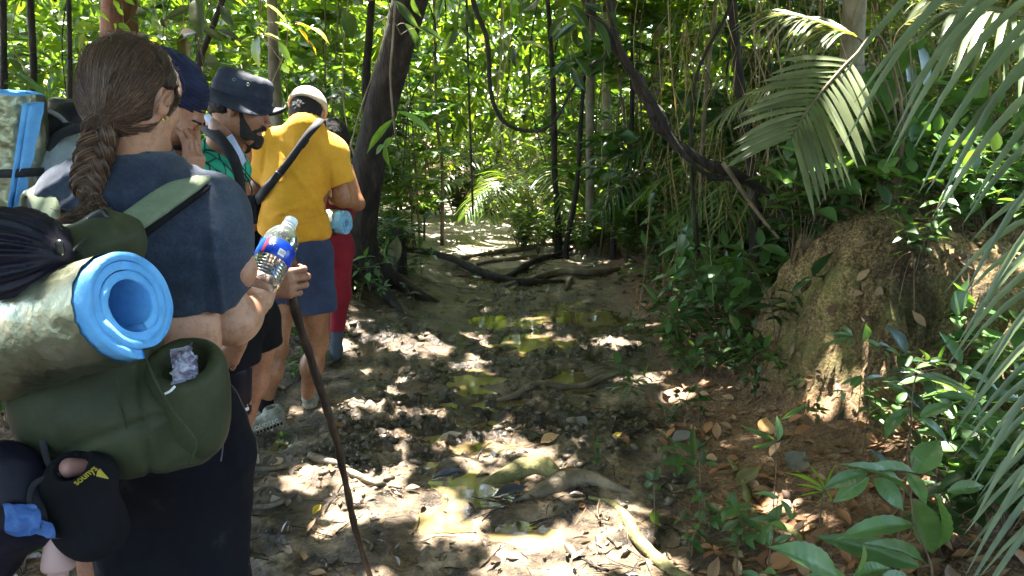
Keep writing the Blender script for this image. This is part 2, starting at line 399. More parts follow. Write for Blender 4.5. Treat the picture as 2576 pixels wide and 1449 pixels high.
def build_ground():
    yy = np.concatenate([np.linspace(-9, 1.15, 60), 1.2 * np.exp(np.linspace(0, math.log(75), 800))])
    s = np.concatenate([np.linspace(-6, -1.0, 50), np.linspace(-0.98, 0.98, 560), np.linspace(1.0, 6, 50)])
    sc = np.maximum(yy, 1.0)[:, None] * 0.92 + 0.35
    X = sc * s[None, :]; Y = np.broadcast_to(yy[:, None], X.shape)
    x, y = X.ravel(), Y.ravel(); z = H(x, y); V = np.stack([x, y, z], 1)
    # lean the mound's earth face outward a little, crumbly
    mm = mound_mask(x, y); V[:, 0] += mm * (0.05 * n2(y, z * .6, 9, 4, 81) + .10 * n2(y, z * .4, 2.6, 3, 82)); V[:, 1] += mm * (0.05 * n2(x, z * .6, 9, 4, 91) + .12 * n2(x, z * .4, 3.0, 3, 92))
    ny, nx = X.shape; i = np.arange(ny - 1)[:, None] * nx; j = np.arange(nx - 1)[None]
    F = np.stack([i + j, i + j + 1, i + nx + j + 1, i + nx + j], -1).reshape(-1, 4)
    nrm = normals(V, F); k3 = mm > .02; Q = V[k3]; V[k3] += nrm[k3] * (mm[k3] * (.045 * fbm(Q * [1, 1, .7], 5.5, 4, 101, .6) + .028 * (1 - 2 * np.abs(fbm(Q, 11, 3, 111, .6))) + .010 * fbm(Q, 42, 3, 121, .7)))[:, None]
    # materials
    m, t, n, l = newmat('forest floor'); o = n('OutputMaterial'); p = n('BsdfPrincipled'); l(p.outputs[0], o.inputs[0])
    tc = n('TexCoord'); a1 = n('Attribute', attribute_name='path'); a2 = n('Attribute', attribute_name='mound')
    nz = n('TexNoise', Scale=5.0, Detail=9.0, Roughness=0.68); l(tc.outputs['Object'], nz.inputs[0])
    nf = n('TexNoise', Scale=70.0, Detail=6.0, Roughness=0.7); l(tc.outputs['Object'], nf.inputs[0])
    mud = ramp(n('ValToRGB'), [(.38, (.022, .015, .009)), (.47, (.088, .060, .034)), (.55, (.19, .135, .080)), (.66, (.39, .295, .19))]); l(nz.outputs[0], mud.inputs[0])
    soil = ramp(n('ValToRGB'), [(.32, (.075, .040, .022)), (.5, (.19, .105, .055)), (.66, (.36, .22, .125))]); l(nf.outputs[0], soil.inputs[0])
    mnd = ramp(n('ValToRGB'), [(.36, (.07, .044, .019)), (.5, (.22, .148, .066)), (.62, (.46, .34, .16))]); l(nf.outputs[0], mnd.inputs[0])
    mossn = n('TexNoise', Scale=3.2, Detail=6.0, Roughness=0.7); l(tc.outputs['Object'], mossn.inputs[0])
    mossr = ramp(n('ValToRGB'), [(.46, (0, 0, 0)), (.60, (.75, .75, .75))]); l(mossn.outputs[0], mossr.inputs[0])
    mo = n('MixRGB'); l(mossr.outputs[0], mo.inputs[0]); l(mnd.outputs[0], mo.inputs[1]); mo.inputs[2].default_value = (.16, .17, .045, 1)
    dr = n('Attribute', attribute_name='dry'); dm = n('MixRGB'); l(dr.outputs['Fac'], dm.inputs[0]); l(mud.outputs[0], dm.inputs[1]); dm.inputs[2].default_value = (.62, .54, .42, 1)  # pale dry soil, lightened further in colour to brighten the sunlit clearing
    wa = n('Attribute', attribute_name='wet'); wm = n('MixRGB', blend_type='MULTIPLY'); l(wa.outputs['Fac'], wm.inputs[0]); l(dm.outputs[0], wm.inputs[1]); wm.inputs[2].default_value = (.36, .33, .30, 1)
    x1 = n('MixRGB'); l(a1.outputs['Fac'], x1.inputs[0]); l(soil.outputs[0], x1.inputs[1]); l(wm.outputs[0], x1.inputs[2])
    big = n('TexNoise', Scale=1.7, Detail=5.0, Roughness=.7); bm_ = n('Mapping'); bm_.inputs['Scale'].default_value = (1.6, 1.6, .55); l(tc.outputs['Object'], bm_.inputs[0]); l(bm_.outputs[0], big.inputs[0]); bgr = ramp(n('ValToRGB'), [(.38, (.30, .26, .24)), (.5, (.8, .75, .7)), (.62, (1.25, 1.2, 1.1))]); l(big.outputs[0], bgr.inputs[0])
    mm2 = n('MixRGB', blend_type='MULTIPLY'); mm2.inputs[0].default_value = 1; l(mo.outputs[0], mm2.inputs[1]); l(bgr.outputs[0], mm2.inputs[2]); mo = mm2
    x2 = n('MixRGB'); l(a2.outputs['Fac'], x2.inputs[0]); l(x1.outputs[0], x2.inputs[1]); l(mo.outputs[0], x2.inputs[2]); l(x2.outputs[0], p.inputs['Base Color'])
    rr = n('MapRange'); rr.inputs['From Min'].default_value = .35; rr.inputs['From Max'].default_value = .62; rr.inputs['To Min'].default_value = .22; rr.inputs['To Max'].default_value = .75; l(nz.outputs[0], rr.inputs[0])
    rx = n('MixRGB'); l(a1.outputs['Fac'], rx.inputs[0]); rx.inputs[1].default_value = (.9, .9, .9, 1); l(rr.outputs[0], rx.inputs[2]); rw = n('MixRGB'); l(wa.outputs['Fac'], rw.inputs[0]); l(rx.outputs[0], rw.inputs[1]); rw.inputs[2].default_value = (.2, .2, .2, 1); l(rw.outputs[0], p.inputs['Roughness'])
    b = n('Bump', Strength=1.0, Distance=0.016); l(nf.outputs[0], b.inputs['Height'])
    vo = n('TexVoronoi', Scale=38.0); l(tc.outputs['Object'], vo.inputs[0]); b2 = n('Bump', Strength=0.45, Distance=0.014); l(vo.outputs[0], b2.inputs['Height']); l(b.outputs[0], b2.inputs['Normal']); l(b2.outputs[0], p.inputs['Normal'])
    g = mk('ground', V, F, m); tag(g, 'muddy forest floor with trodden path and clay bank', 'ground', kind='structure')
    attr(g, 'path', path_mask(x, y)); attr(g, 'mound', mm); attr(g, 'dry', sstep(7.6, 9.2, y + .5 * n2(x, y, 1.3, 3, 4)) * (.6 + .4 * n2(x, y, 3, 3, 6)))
    pmk = path_mask(x, y); attr(g, 'wet', pmk * np.clip(.75 * np.clip(puddle(x, y) * 2.2, 0, 1) + .9 * sstep(-.02, .35, n2(x, y, 1.9, 3, 44)) * (1 - sstep(7.5, 8.6, y)), 0, 1) * (.35 + .65 * sstep(2.2, 3.2, y)))
    # muddy water lying in the low spots of the path
    m, t, n, l = newmat('muddy water'); o = n('OutputMaterial'); p = n('BsdfPrincipled', Roughness=0.04); l(p.outputs[0], o.inputs[0]); p.inputs['IOR'].default_value = 1.33
    p.inputs['Specular IOR Level'].default_value = 0.5
    tc = n('TexCoord'); nz = n('TexNoise', Scale=3.0, Detail=4.0); l(tc.outputs['Object'], nz.inputs[0]); r_ = ramp(n('ValToRGB'), [(.35, (.075, .052, .022)), (.65, (.20, .145, .068))]); l(nz.outputs[0], r_.inputs[0]); l(r_.outputs[0], p.inputs['Base Color'])
    nb = n('TexNoise', Scale=14.0, Detail=3.0); l(tc.outputs['Object'], nb.inputs[0]); b = n('Bump', Strength=0.05, Distance=0.01); l(nb.outputs[0], b.inputs['Height']); l(b.outputs[0], p.inputs['Normal'])
    gx = np.linspace(-1.2, 1.0, 3); gy = np.linspace(2.0, 9.5, 3)
    V = np.array([[a, b_, WATER_Z] for b_ in gy for a in gx]); F = np.array([[0, 1, 4, 3], [1, 2, 5, 4], [3, 4, 7, 6], [4, 5, 8, 7]])
    tag(mk('puddle_water', V, F, m), 'brown puddle water lying in the hollows of the path', 'puddle', kind='structure')
WATER_Z = -0.028
build_ground()
# ================================================================== FOREST
def hz(x, y): return float(H(np.array([x], float), np.array([y], float), False)[0])
BARK_DARK = M('dark bark', [(.007, .005, .004), (.020, .014, .010), (.055, .040, .030)], 14, .85, .9, 45, stretch=(1, 1, .35), bdist=.02)
BARK_PALE = M('pale bark', [(.07, .055, .035), (.17, .14, .09), (.30, .27, .19)], 7, .8, .6, 40, stretch=(1, 1, .5))
BARK_RED = M('reddish bark', [(.07, .025, .015), (.17, .065, .035), (.26, .12, .07)], 9, .8, .7, 40, stretch=(1, 1, .3))
BARK_BROWN = M('brown stem', [(.05, .035, .022), (.12, .085, .05), (.2, .15, .09)], 12, .8, .5, 50)
ROOT = M('wet root', [(.045, .034, .022), (.12, .09, .055), (.24, .185, .12)], 10, .55, .6, 50)
ROOT_MOSS = M('mossy root', [(.05, .04, .015), (.10, .09, .03), (.17, .16, .055), (.22, .17, .09)], 9, .8, .8, 60)
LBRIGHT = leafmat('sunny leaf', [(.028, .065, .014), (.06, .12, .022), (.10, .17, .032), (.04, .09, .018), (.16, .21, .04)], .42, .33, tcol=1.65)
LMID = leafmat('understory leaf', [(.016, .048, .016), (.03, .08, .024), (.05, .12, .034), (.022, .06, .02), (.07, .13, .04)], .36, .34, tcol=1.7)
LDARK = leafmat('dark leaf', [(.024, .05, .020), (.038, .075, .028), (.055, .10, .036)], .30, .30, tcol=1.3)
LSEED = leafmat('seedling leaf', [(.045, .105, .035), (.07, .15, .045), (.10, .20, .06), (.06, .125, .04)], .30, .32, tcol=1.4)
LPALM = leafmat('palm leaflet', [(.075, .095, .045), (.11, .135, .065), (.15, .175, .09), (.09, .115, .055)], .30, .42, tcol=1.4)
LPALMG = leafmat('blue green palm leaflet', [(.085, .12, .06), (.12, .16, .08), (.16, .20, .105)], .28, .36, tcol=1.3)
LYEL = leafmat('yellow leaf', [(.55, .48, .03), (.62, .42, .03), (.50, .50, .05)], .4, .5, tcol=1.0)
LDEAD = leafmat('dead leaf', [(.04, .024, .014), (.12, .055, .026), (.22, .10, .045), (.30, .14, .06), (.16, .11, .07), (.36, .22, .12), (.07, .035, .02)], .10, .6, spec=.3, tcol=.7)
LMUDDY = leafmat('mud coated leaf', [(.03, .024, .018), (.06, .048, .034), (.10, .08, .055), (.16, .125, .085), (.04, .03, .022), (.09, .055, .03)], .04, .30, spec=.5, tcol=.6)
LDRY = leafmat('dry frond', [(.22, .15, .07), (.34, .25, .13), (.16, .10, .05), (.45, .36, .21)], .2, .7, spec=.2, tcol=.8)
def quilt_tpl(ns=34, half=4, nv=9, fold=.32, curl=.25, amp=.012):
    t = np.linspace(0, 1, ns + 1); wv = np.sin(np.pi * t ** .86) ** .9 * (1 - .35 * sstep(.72, 1, t)); wv[0] = .03; wv[-1] = 0; c = np.linspace(-1, 1, 2 * half + 1)
    T, C = np.meshgrid(t, c, indexing='ij'); z = -curl * T ** 2 + fold * np.abs(C) * wv[:, None] * .25 + amp * (np.abs(np.sin(np.pi * (T * nv - np.abs(C) * .9))) - .5) * (np.abs(C) > .05) + .004 * np.sin(T * 17 + C * 3)
    V = np.stack([T, C * wv[:, None] * (1 + .03 * np.sin(T * nv * 6.28)), z], -1).reshape(-1, 3); n = 2 * half + 1; i = np.arange(ns)[:, None] * n; j = np.arange(n - 1)[None]; return V, np.stack([i + j, i + j + 1, i + n + j + 1, i + n + j], -1).reshape(-1, 4)
LFTPL = leaf_tpl(4, .3, .18, .85, 1)

# ---- canopy overhead: its gaps let the sun through in patches
LIT = []      # (x, y at ground level along the sun ray, radius x, radius y)
SX, SY = SUN_DIR.x / SUN_DIR.z, SUN_DIR.y / SUN_DIR.z
def lit_g(px, py, rx, ry):
    a = gnd(px, py); b = gnd(px + rx, py); c = gnd(px, py - ry); d = gnd(px, py + ry)
    LIT.append((a[0], a[1], abs(b[0] - a[0]), max(abs(c[1] - d[1]) / 2, .03)))
def lit_p(P, r, ry=None): LIT.append((P[0] - SX * P[2], P[1] - SY * P[2], r, ry or r))
for q in [(1460, 1385, 185, 75), (1400, 1440, 170, 40), (1560, 1300, 60, 30), (1350, 1400, 70, 40), (1212, 1150, 50, 18), (1300, 1128, 52, 12), (1110, 1250, 55, 32), (1150, 1330, 70, 35),
          (1060, 1300, 50, 20), (770, 1208, 45, 18), (925, 1172, 34, 9), (905, 1130, 30, 8), (1150, 860, 75, 16), (1220, 905, 60, 14), (1060, 885, 50, 9), (1352, 796, 26, 7), (1360, 832, 26, 7),
          (1530, 862, 50, 10), (985, 872, 45, 9), (900, 850, 30, 7), (1180, 842, 50, 8), (1045, 1040, 45, 10), (1250, 1090, 38, 12), (1120, 1110, 36, 9), (1420, 1160, 30, 8), (900, 1000, 25, 7),
          (1150, 605, 140, 34), (1060, 580, 60, 16), (1230, 600, 60, 14), (1230, 780, 20, 5), (1000, 1090, 30, 8), (1300, 1180, 20, 6), (1660, 1440, 40, 20), (2050, 1380, 70, 26), (1950, 1290, 30, 10),
          (2250, 1180, 40, 16), (2120, 1140, 50, 12), (1850, 1130, 30, 9), (1700, 1000, 28, 7), (850, 905, 20, 6), (720, 1090, 20, 6), (40, 960, 30, 20), (1600, 960, 60, 7)]: lit_g(*q)
for P, r in [(at(775, 315, 3.62), .11), (at(668, 335, 3.72), .06), (at(845, 345, 3.7), .07), (at(750, 385, 3.62), .05), (at(818, 385, 3.6), .05), (at(745, 262, 3.65), .05), (at(700, 245, 2.75), .09), (at(650, 178, 2.85), .04),
             (at(85, 390, 2.0), .06), (at(870, 545, 4.5), .12), (at(2120, 190, 3.1), .06), (at(2060, 260, 3.05), .05), (at(2290, 150, 3.1), .07), (at(2190, 220, 3.1), .06), (at(2240, 130, 3.1), .06), (at(2480, 100, 2.0), .16),
             (at(2540, 130, 1.9), .12), (at(2500, 260, 1.8), .12), (at(2240, 780, 3.1), .12), (at(2180, 640, 3.3), .09), (at(2300, 880, 3.1), .08), (at(2450, 720, 3.2), .12), (at(2150, 900, 3.1), .07), (at(700, 75, 3.5), .12), (at(760, 90, 3.5), .1),
             (at(1360, 105, 3.2), .06), (at(2480, 420, 3.6), .12), (at(2400, 330, 4.0), .15), (at(560, 470, 1.6), .04), (at(250, 648, 1.1), .03), (at(30, 250, 2.0), .08), (at(690, 720, 1.8), .035), (at(500, 440, 1.5), .05),
             (at(110, 470, 1.55), .05), (at(650, 600, 1.75), .04), (at(760, 190, 4.5), .1), (at(2420, 600, 3.3), .07), (at(2540, 1000, 1.7), .08), (at(2350, 1080, 2.4), .05), (at(2100, 460, 3.5), .06), (at(1780, 720, 4.3), .07)]: lit_p(P, r)
LA = np.array(LIT)
def open_to_sun(P, L):
    gx = P[:, 0] - SX * P[:, 2]; gy = P[:, 1] - SY * P[:, 2]; keep = np.ones(len(P), bool)
    for a, b, rx, ry in LA: keep &= (((gx - a) / (rx + L * .4)) ** 2 + ((gy - b) / (ry + L * .4)) ** 2) > 1
    return keep
def canopy():
    def layer(n, x0, x1, y0, y1, z0, z1, L0, L1, carve, thin=None):
        x = rng.uniform(x0, x1, n); y = rng.uniform(y0, y1, n); z = rng.uniform(z0, z1, n); L = rng.uniform(L0, L1, n)
        gx = x - SX * z; gy = y - SY * z; keep = np.ones(n, bool)
        if carve:
            wx = gx + .05 * n2(gx, gy, 9, 2, 3); wy = gy + .05 * n2(gx, gy, 9, 2, 4)
            for a, b, rx, ry in LA:
                keep &= (((wx - a) / (rx + L * .26)) ** 2 + ((wy - b) / (ry + L * .26)) ** 2) > 1
        if thin is not None: keep &= rng.random(n) < thin(gx, gy)
        P = np.stack([x, y, z], 1)[keep]; k = len(P); D = rdirs(k); D[:, 2] *= .35; N = rdirs(k, 2.2)
        return leaves(P - D * L[keep][:, None] * .5, D, N, L[keep], L[keep] * .23, LEAF2)
    def th(gx, gy): return 1 - (.68 + .12 * sstep(.4, 1.2, gx)) * sstep(7.6 - 1.1 * sstep(.6, 1.4, gx), 9.6, gy) - 0.45 * sstep(-1.5, -4.0, gx) * sstep(4, 6, gy)
    a = layer(98000, -8.5, 8.5, -2.5, 12.5, 3.9, 6.4, .15, .31, True, th)
    b = layer(7000, -16, 16, 12, 30, 5.4, 9.0, .35, .7, False)
    n = 9000; ang = rng.uniform(math.pi * .98, math.pi * 2.02, n); rr = rng.uniform(3.6, 6.5, n); P = np.stack([np.cos(ang) * rr * 1.15, 1.2 + np.sin(ang) * rr, rng.uniform(0, 5.6, n)], 1); k = fbm(P, .7, 2, 3) > -.22; P = P[k]; L = rng.uniform(.22, .42, len(P))
    c = leaves(P, rdirs(len(P), -.4), rdirs(len(P), .8), L, L * .23, LEAF2)  # unseen leaf wall around the back of the camera, added to dim skylight
    V, F = join([a, b, c]); o = mk('canopy_and_rear_screen', V, F, LBRIGHT); tag(o, 'high forest canopy leaves with sun gaps and an unseen leaf wall behind the camera', 'canopy foliage', kind='stuff')
canopy()

# ---- tree trunks
TREES = []
def trunk_mesh(pts, rad, sides=12, n=26, rough=.22, seed=0): return tube(pts, rad, n, sides, rough, seed)
def crown_mesh(c, r, n, L, seed=0, tpl=LEAF2, flat=.6, down=-.2):
    g = np.random.default_rng(seed); u = g.normal(size=(n, 3)); u /= np.linalg.norm(u, axis=1)[:, None]
    cl = g.normal(size=(max(6, n // 28), 3)); cl /= np.linalg.norm(cl, axis=1)[:, None]; cl *= g.uniform(.35, 1, (len(cl), 1))
    P = cl[g.integers(len(cl), size=n)] + u * g.uniform(0, .33, (n, 1)); P = P * np.array([r, r, r * flat]) + c
    k_ = open_to_sun(P, L); P = P[k_]; u = u[k_]; n = len(P); D = u.copy(); D[:, 2] = D[:, 2] * .4 + down; N = g.normal(size=(n, 3)); N[:, 2] += 1.8
    Ls = L * g.uniform(.6, 1.3, n); return leaves(P, D, N, Ls, Ls * .2, tpl)
def tree(name, label, cat, px, r, mat, crown=True, group=None, seed=0, leafm=None, sides=12):
    """px: list of (x, y, Y) picture points up the stem; the lowest is dropped to the ground"""
    P = [at(*q) for q in px]; b = P[0].copy(); b[2] = hz(b[0], b[1]) - .05
    if P[0][2] > b[2] + .1: P = [b] + P
    else: P[0] = b
    d = P[-1] - P[-2]; d = d / max(d[2], .05); top = P[-1] + d * max(.3, (6.4 - P[-1][2])) if P[-1][2] < 6 else P[-1]
    if abs(top[0] - P[-1][0]) > 2.2: top = P[-1] + (top - P[-1]) * 2.2 / abs(top[0] - P[-1][0]); 
    P.append(top); t = thing(name, label, cat, b, group); rr = np.linspace(r * 1.12, r * .55, len(P))
    rr = [r * 1.5] + list(rr[1:]) if len(P) > 2 else rr
    V, F = trunk_mesh(P, rr, sides, 30, .25 if r > .03 else .12, seed); mk('trunk', V, F, mat, t)
    if crown:
        V, F = crown_mesh(top, 1.1 + 6 * min(r, .15), 260, .34, seed); mk('crown', V, F, leafm or LBRIGHT, t)
    TREES.append(t); return t
# the dark leaning tree beside the path
def leaning_tree():
    P = [at(905, 700, 6.3), at(900, 600, 6.25), at(912, 500, 6.2), at(935, 380, 6.15), at(965, 250, 6.1), at(1000, 120, 6.0), at(1032, 0, 5.9), at(1062, -120, 5.8)]
    b = P[0].copy(); b[2] = hz(b[0], b[1]) - .08; P[0] = b; d = P[-1] - P[-2]; P += [P[-1] + d * 2.2, P[-1] + d * 5 + np.array([.3, 0, .4])]
    t = thing('leaning_tree', 'dark thick leaning tree trunk behind the hiker in red leggings', 'tree', b)
    V, F = tube(P, [.21, .155, .14, .135, .13, .128, .125, .12, .11, .09], 60, 24, .16, 5); mk('trunk', V, F, BARK_DARK, t)
    rs = []
    for ang, ln in [(-2.6, .7), (-1.7, .6), (-.9, .75), (.1, .7), (1.0, .5), (-2.1, .55)]:
        e = b + np.array([math.cos(ang) * ln, math.sin(ang) * ln, 0]); e[2] = hz(e[0], e[1]) - .03; m_ = b + (e - b) * .45; m_[2] = hz(m_[0], m_[1]) + .07
        rs.append(tube([b + np.array([0, 0, .34]), m_, e], [.10, .06, .02], 12, 10, .2, 3))
    V, F = join(rs); mk('buttress_root', V, F, BARK_DARK, t)
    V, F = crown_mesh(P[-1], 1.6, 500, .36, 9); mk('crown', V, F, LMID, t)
leaning_tree()
tree('tree', 'dark tree trunk cut by the left edge of the picture', 'tree', [(8, 420, 5.2), (10, 200, 5.2), (8, 0, 5.2)], .028, BARK_DARK, seed=1)
tree('tree', 'slim dark trunk above the upright foil mat at far left', 'tree', [(86, 400, 6.0), (84, 160, 6.0), (76, 0, 6.0)], .032, BARK_DARK, seed=2)
tree('tree', 'thin dark pole-like trunk just left of the braided hair', 'tree', [(180, 400, 5.6), (176, 160, 5.6), (173, 0, 5.6)], .022, BARK_DARK, seed=3)
tree('tree', 'thick reddish-brown trunk rising behind the braided woman\'s head', 'tree', [(305, 420, 9), (302, 160, 9), (300, 0, 9)], .27, BARK_RED, seed=4)
tree('tree', 'brown patchy trunk rising behind the navy bucket hat', 'tree', [(700, 420, 8), (690, 200, 8), (684, 0, 8)], .078, BARK_PALE, seed=5)
tree('tree', 'thin leaning dark stem above the navy beanie', 'tree', [(490, 420, 5.2), (505, 150, 5.1), (560, 0, 5.0)], .026, BARK_DARK, seed=6)
tree('tree', 'dim trunk between the beige cap and the leaning tree', 'tree', [(930, 420, 8.5), (922, 200, 8.5), (935, 0, 8.5)], .058, BARK_DARK, seed=7)
tree('tree', 'thin brown sapling stem standing over the bright clearing', 'tree', [(1112, 600, 9.6), (1112, 420, 9.6), (1098, 290, 9.6), (1092, 0, 9.6)], .024, BARK_BROWN, seed=8)
tree('tree', 'slim dark trunk right of the hanging loop vine', 'tree', [(1405, 590, 9), (1395, 420, 9), (1392, 220, 9), (1378, 0, 9)], .040, BARK_DARK, seed=9)
tree('tree', 'blackish forked stem leaning right behind the low shrubs', 'tree', [(1425, 610, 8.6), (1450, 480, 8.6), (1462, 300, 8.6), (1480, 0, 8.6)], .032, BARK_DARK, seed=10)
tree('tree', 'straight tan trunk in the middle of the background', 'tree', [(1485, 560, 8.8), (1484, 300, 8.8), (1490, 0, 8.8)], .058, BARK_PALE, seed=11)
tree('tree', 'pale blotchy trunk right of the straight tan trunk', 'tree', [(1528, 540, 11), (1528, 300, 11), (1520, 0, 11)], .075, BARK_PALE, seed=12)
tree('tree', 'dark stem leaning right beside the pale blotchy trunk', 'tree', [(1545, 570, 8.4), (1570, 450, 8.4), (1588, 340, 8.4), (1592, 0, 8.4)], .034, BARK_DARK, seed=13)
tree('tree', 'broad dim trunk leaning right far behind the low shrubs', 'tree', [(1600, 560, 12), (1625, 430, 12), (1650, 200, 12), (1660, 0, 12)], .12, BARK_PALE, seed=14)
tree('tree', 'grey trunk behind the crown of the drooping palm', 'tree', [(2120, 560, 5.6), (2140, 200, 5.6), (2150, 0, 5.6)], .12, BARK_PALE, seed=15)
tree('tree', 'short-looking dark trunk behind the shrubs left of the clay mound', 'tree', [(1900, 640, 5.6), (1896, 480, 5.7), (1870, 300, 5.8), (1840, 0, 5.9)], .05, BARK_DARK, seed=16)
tree('tree', 'slim green-grey stem standing left of the drooping palm', 'tree', [(1765, 690, 6.4), (1762, 480, 6.4), (1775, 250, 6.4), (1800, 0, 6.4)], .022, BARK_BROWN, seed=17)
POLES = []
pr = np.random.default_rng(21)
for i in range(18):
    x = pr.uniform(40, 2560); Y = pr.uniform(7.5, 18); x2 = x + pr.normal() * 40; r = pr.uniform(.012, .035) * (1 + (Y > 12) * .8)
    if 1000 < x < 1300 and Y < 11: Y = 12 + pr.uniform(0, 4)
    POLES.append(tree('slender_tree', '', 'tree', [(x, 500, Y), ((x + x2) / 2 + pr.normal() * 15, 280, Y), (x2, 0, Y)], r, [BARK_DARK, BARK_BROWN, BARK_PALE, BARK_DARK][i % 4], crown=i % 3 == 0, group='slender trees in the background', seed=100 + i, sides=7))
name_row(POLES, 'slender background tree stem', 'among the thin stems of the far thicket')

# ---- vines
def vine(name, label, pts, r, mat=BARK_DARK, n=60, rough=.15, cat='vine', extra=None):
    P = [at(*p) if len(p) == 3 else np.array(p[:3]) for p in pts]; t = tube(P, r, n, 10, rough, int(pts[0][0]) % 97)
    b = P[-1]; o = mk(name, *t, mat, loc=P[0]); return tag(o, label, cat)
vine('hanging_vine', 'long brown vine hanging in a U-shaped loop over the path', [(1165, -200, 4.6), (1190, 0, 4.6), (1225, 100, 4.6), (1236, 240, 4.6), (1275, 312, 4.6), (1345, 330, 4.65), (1395, 305, 4.7), (1440, 225, 4.8), (1490, 160, 4.9), (1530, 120, 5.0), (1560, -150, 5.0)], [.012, .016, .015, .013, .011, .010, .009, .009, .009, .008])
vine('hanging_vine', 'thin straight black vine hanging down to the clearing', [(1172, -150, 6), (1176, 100, 6), (1182, 300, 6), (1190, 540, 6)], .009)
vine('hanging_vine', 'pale thin vine hanging in front of the leaning tree', [(1000, -100, 4.6), (988, 100, 4.6), (982, 180, 4.6), (986, 260, 4.6), (996, 350, 4.6)], .0065, BARK_PALE)
vine('liana', 'thick dark liana sweeping down from top centre to the right bank', [(1400, -160, 4.6), (1470, 0, 4.6), (1540, 110, 4.6), (1600, 200, 4.6), (1650, 290, 4.6), (1690, 350, 4.6), (1760, 400, 4.6), (1830, 430, 4.6), (1920, 480, 4.6), (1990, 560, 4.6)], [.028, .032, .038, .040, .043, .040, .036, .032, .025, .018], BARK_DARK, 200, .9)
vine('liana', 'second liana twisted along the thick dark one', [(1520, -60, 4.5), (1560, 120, 4.5), (1640, 250, 4.5), (1705, 370, 4.5), (1780, 440, 4.5), (1850, 450, 4.5)], [.014, .017, .018, .017, .012], BARK_DARK, 120, .6)
vine('hanging_vine', 'thin dark stem crossing diagonally left of the drooping palm', [(1760, 660, 5), (1740, 420, 5), (1750, 200, 5), (1830, 30, 5), (1870, -100, 5)], .011)
vine('branch', 'brown bare branch leaning over the shrubs from the liana', [(1820, 410, 4.4), (1860, 470, 4.3), (1910, 540, 4.2), (1960, 600, 4.1)], [.016, .013, .008], BARK_BROWN, cat='branch')
vine('hanging_vine', 'thin slanting vine stem between the beige cap and leaning tree', [(980, 60, 5.4), (940, 180, 5.4), (900, 300, 5.4), (870, 420, 5.4)], .006, BARK_PALE)
STRAW = M('pale straw stem', [(.14, .10, .05), (.28, .21, .11), (.40, .32, .19)], 14, .8, .3, 50)
VN = []
for i in range(44):
    x = pr.uniform(1250, 2450) if i % 4 else pr.uniform(30, 1150); Y = pr.uniform(4.8, 9); k = pr.normal(size=4) * 25
    VN.append(vine('hanging_vine', '', [(x, -80, Y), (x + k[0], 100, Y), (x + k[1], 260, Y + .1), (x + k[2], 420, Y)], pr.uniform(.0022, .0065), [BARK_DARK, STRAW, STRAW][i % 3], 24)); VN[-1]['group'] = 'thin stems hanging in the thicket'
name_row(VN, 'thin dangling vine', 'among the thin vines of the background')

# ---- roots and sticks on the ground
def ground_root(name, label, pts, r, lift=.5, mat=ROOT, cat='root', rough=.25, n=50, flat=1.0):
    Q = spline([gnd(*p) for p in pts], n); rr = np.interp(np.linspace(0, 1, n), np.linspace(0, 1, len(r)), r)
    z = H(Q[:, 0], Q[:, 1], False); Q[:, 2] = z + rr * lift
    k = np.ones(7) / 7; zz = np.convolve(np.pad(Q[:, 2], 3, 'edge'), k, 'valid'); Q[:, 2] = zz
    V, F = tube(Q, rr, n, 12, rough, int(pts[0][0]) % 91); V[:, 2] += 0
    return tag(mk(name, V, F, mat, loc=Q[n // 2]), label, cat)
ground_root('root', 'long dark root crossing the path beyond the puddles', [(1010, 640), (1075, 650), (1140, 668), (1200, 688), (1260, 702), (1330, 712), (1420, 708)], [.03, .04, .042, .042, .04, .03, .015], 1.3, BARK_DARK, rough=.3)
ground_root('root', 'gnarled pale root joining the long dark root', [(1270, 715), (1330, 704), (1400, 690), (1470, 690), (1560, 680)], [.02, .036, .04, .036, .02], .8)
ground_root('root', 'dark root slanting up to the right beyond the puddles', [(1270, 700), (1330, 675), (1390, 650), (1440, 632)], [.03, .036, .036, .03, .02], 1.2, BARK_DARK)
ground_root('root', 'farthest root along the sunny clearing edge', [(1160, 655), (1250, 640), (1330, 628), (1420, 618), (1510, 600)], [.02, .03, .035, .035, .02], .8)
ground_root('root', 'thin grey root parallel to the farthest one', [(1200, 668), (1290, 655), (1380, 645), (1480, 640)], [.015, .024, .026, .02], .8)
ground_root('root', 'tan root crossing the path at mid distance below the puddles', [(1215, 1000), (1290, 995), (1340, 978), (1400, 968), (1470, 962), (1530, 950), (1575, 945)], [.010, .018, .021, .023, .021, .016, .008], 1.1, ROOT, rough=.2)
ground_root('root', 'thick smooth root humping out of the mud, left of a pair', [(1200, 1200), (1260, 1192), (1320, 1178), (1370, 1180), (1415, 1208)], [.008, .032, .052, .055, .03], .12, ROOT_MOSS, rough=.35)
ground_root('root', 'thick tan root humping out of the mud, right of a pair', [(1290, 1245), (1340, 1238), (1400, 1218), (1470, 1208), (1530, 1225), (1600, 1250)], [.008, .026, .046, .048, .036, .012], .25, ROOT, rough=.35)
ground_root('root', 'mossy green root curving out of the bottom of the picture', [(1480, 1255), (1540, 1270), (1580, 1310), (1600, 1360), (1650, 1410), (1720, 1460), (1800, 1500)], [.010, .018, .024, .024, .028, .026, .03], .1, ROOT_MOSS, rough=.6)
ground_root('root', 'yellowish root under the leaves at bottom right', [(1830, 1160), (1870, 1230), (1890, 1290), (1950, 1340), (2000, 1380), (2030, 1440)], [.008, .016, .018, .018, .016, .01], .3, ROOT_MOSS)
ground_root('stick', 'broken muddy branch lying right of the leather-brown shoes', [(780, 1158), (820, 1170), (870, 1190), (920, 1215), (1010, 1225)], [.022, .02, .02, .018, .008], .8, ROOT, cat='stick')
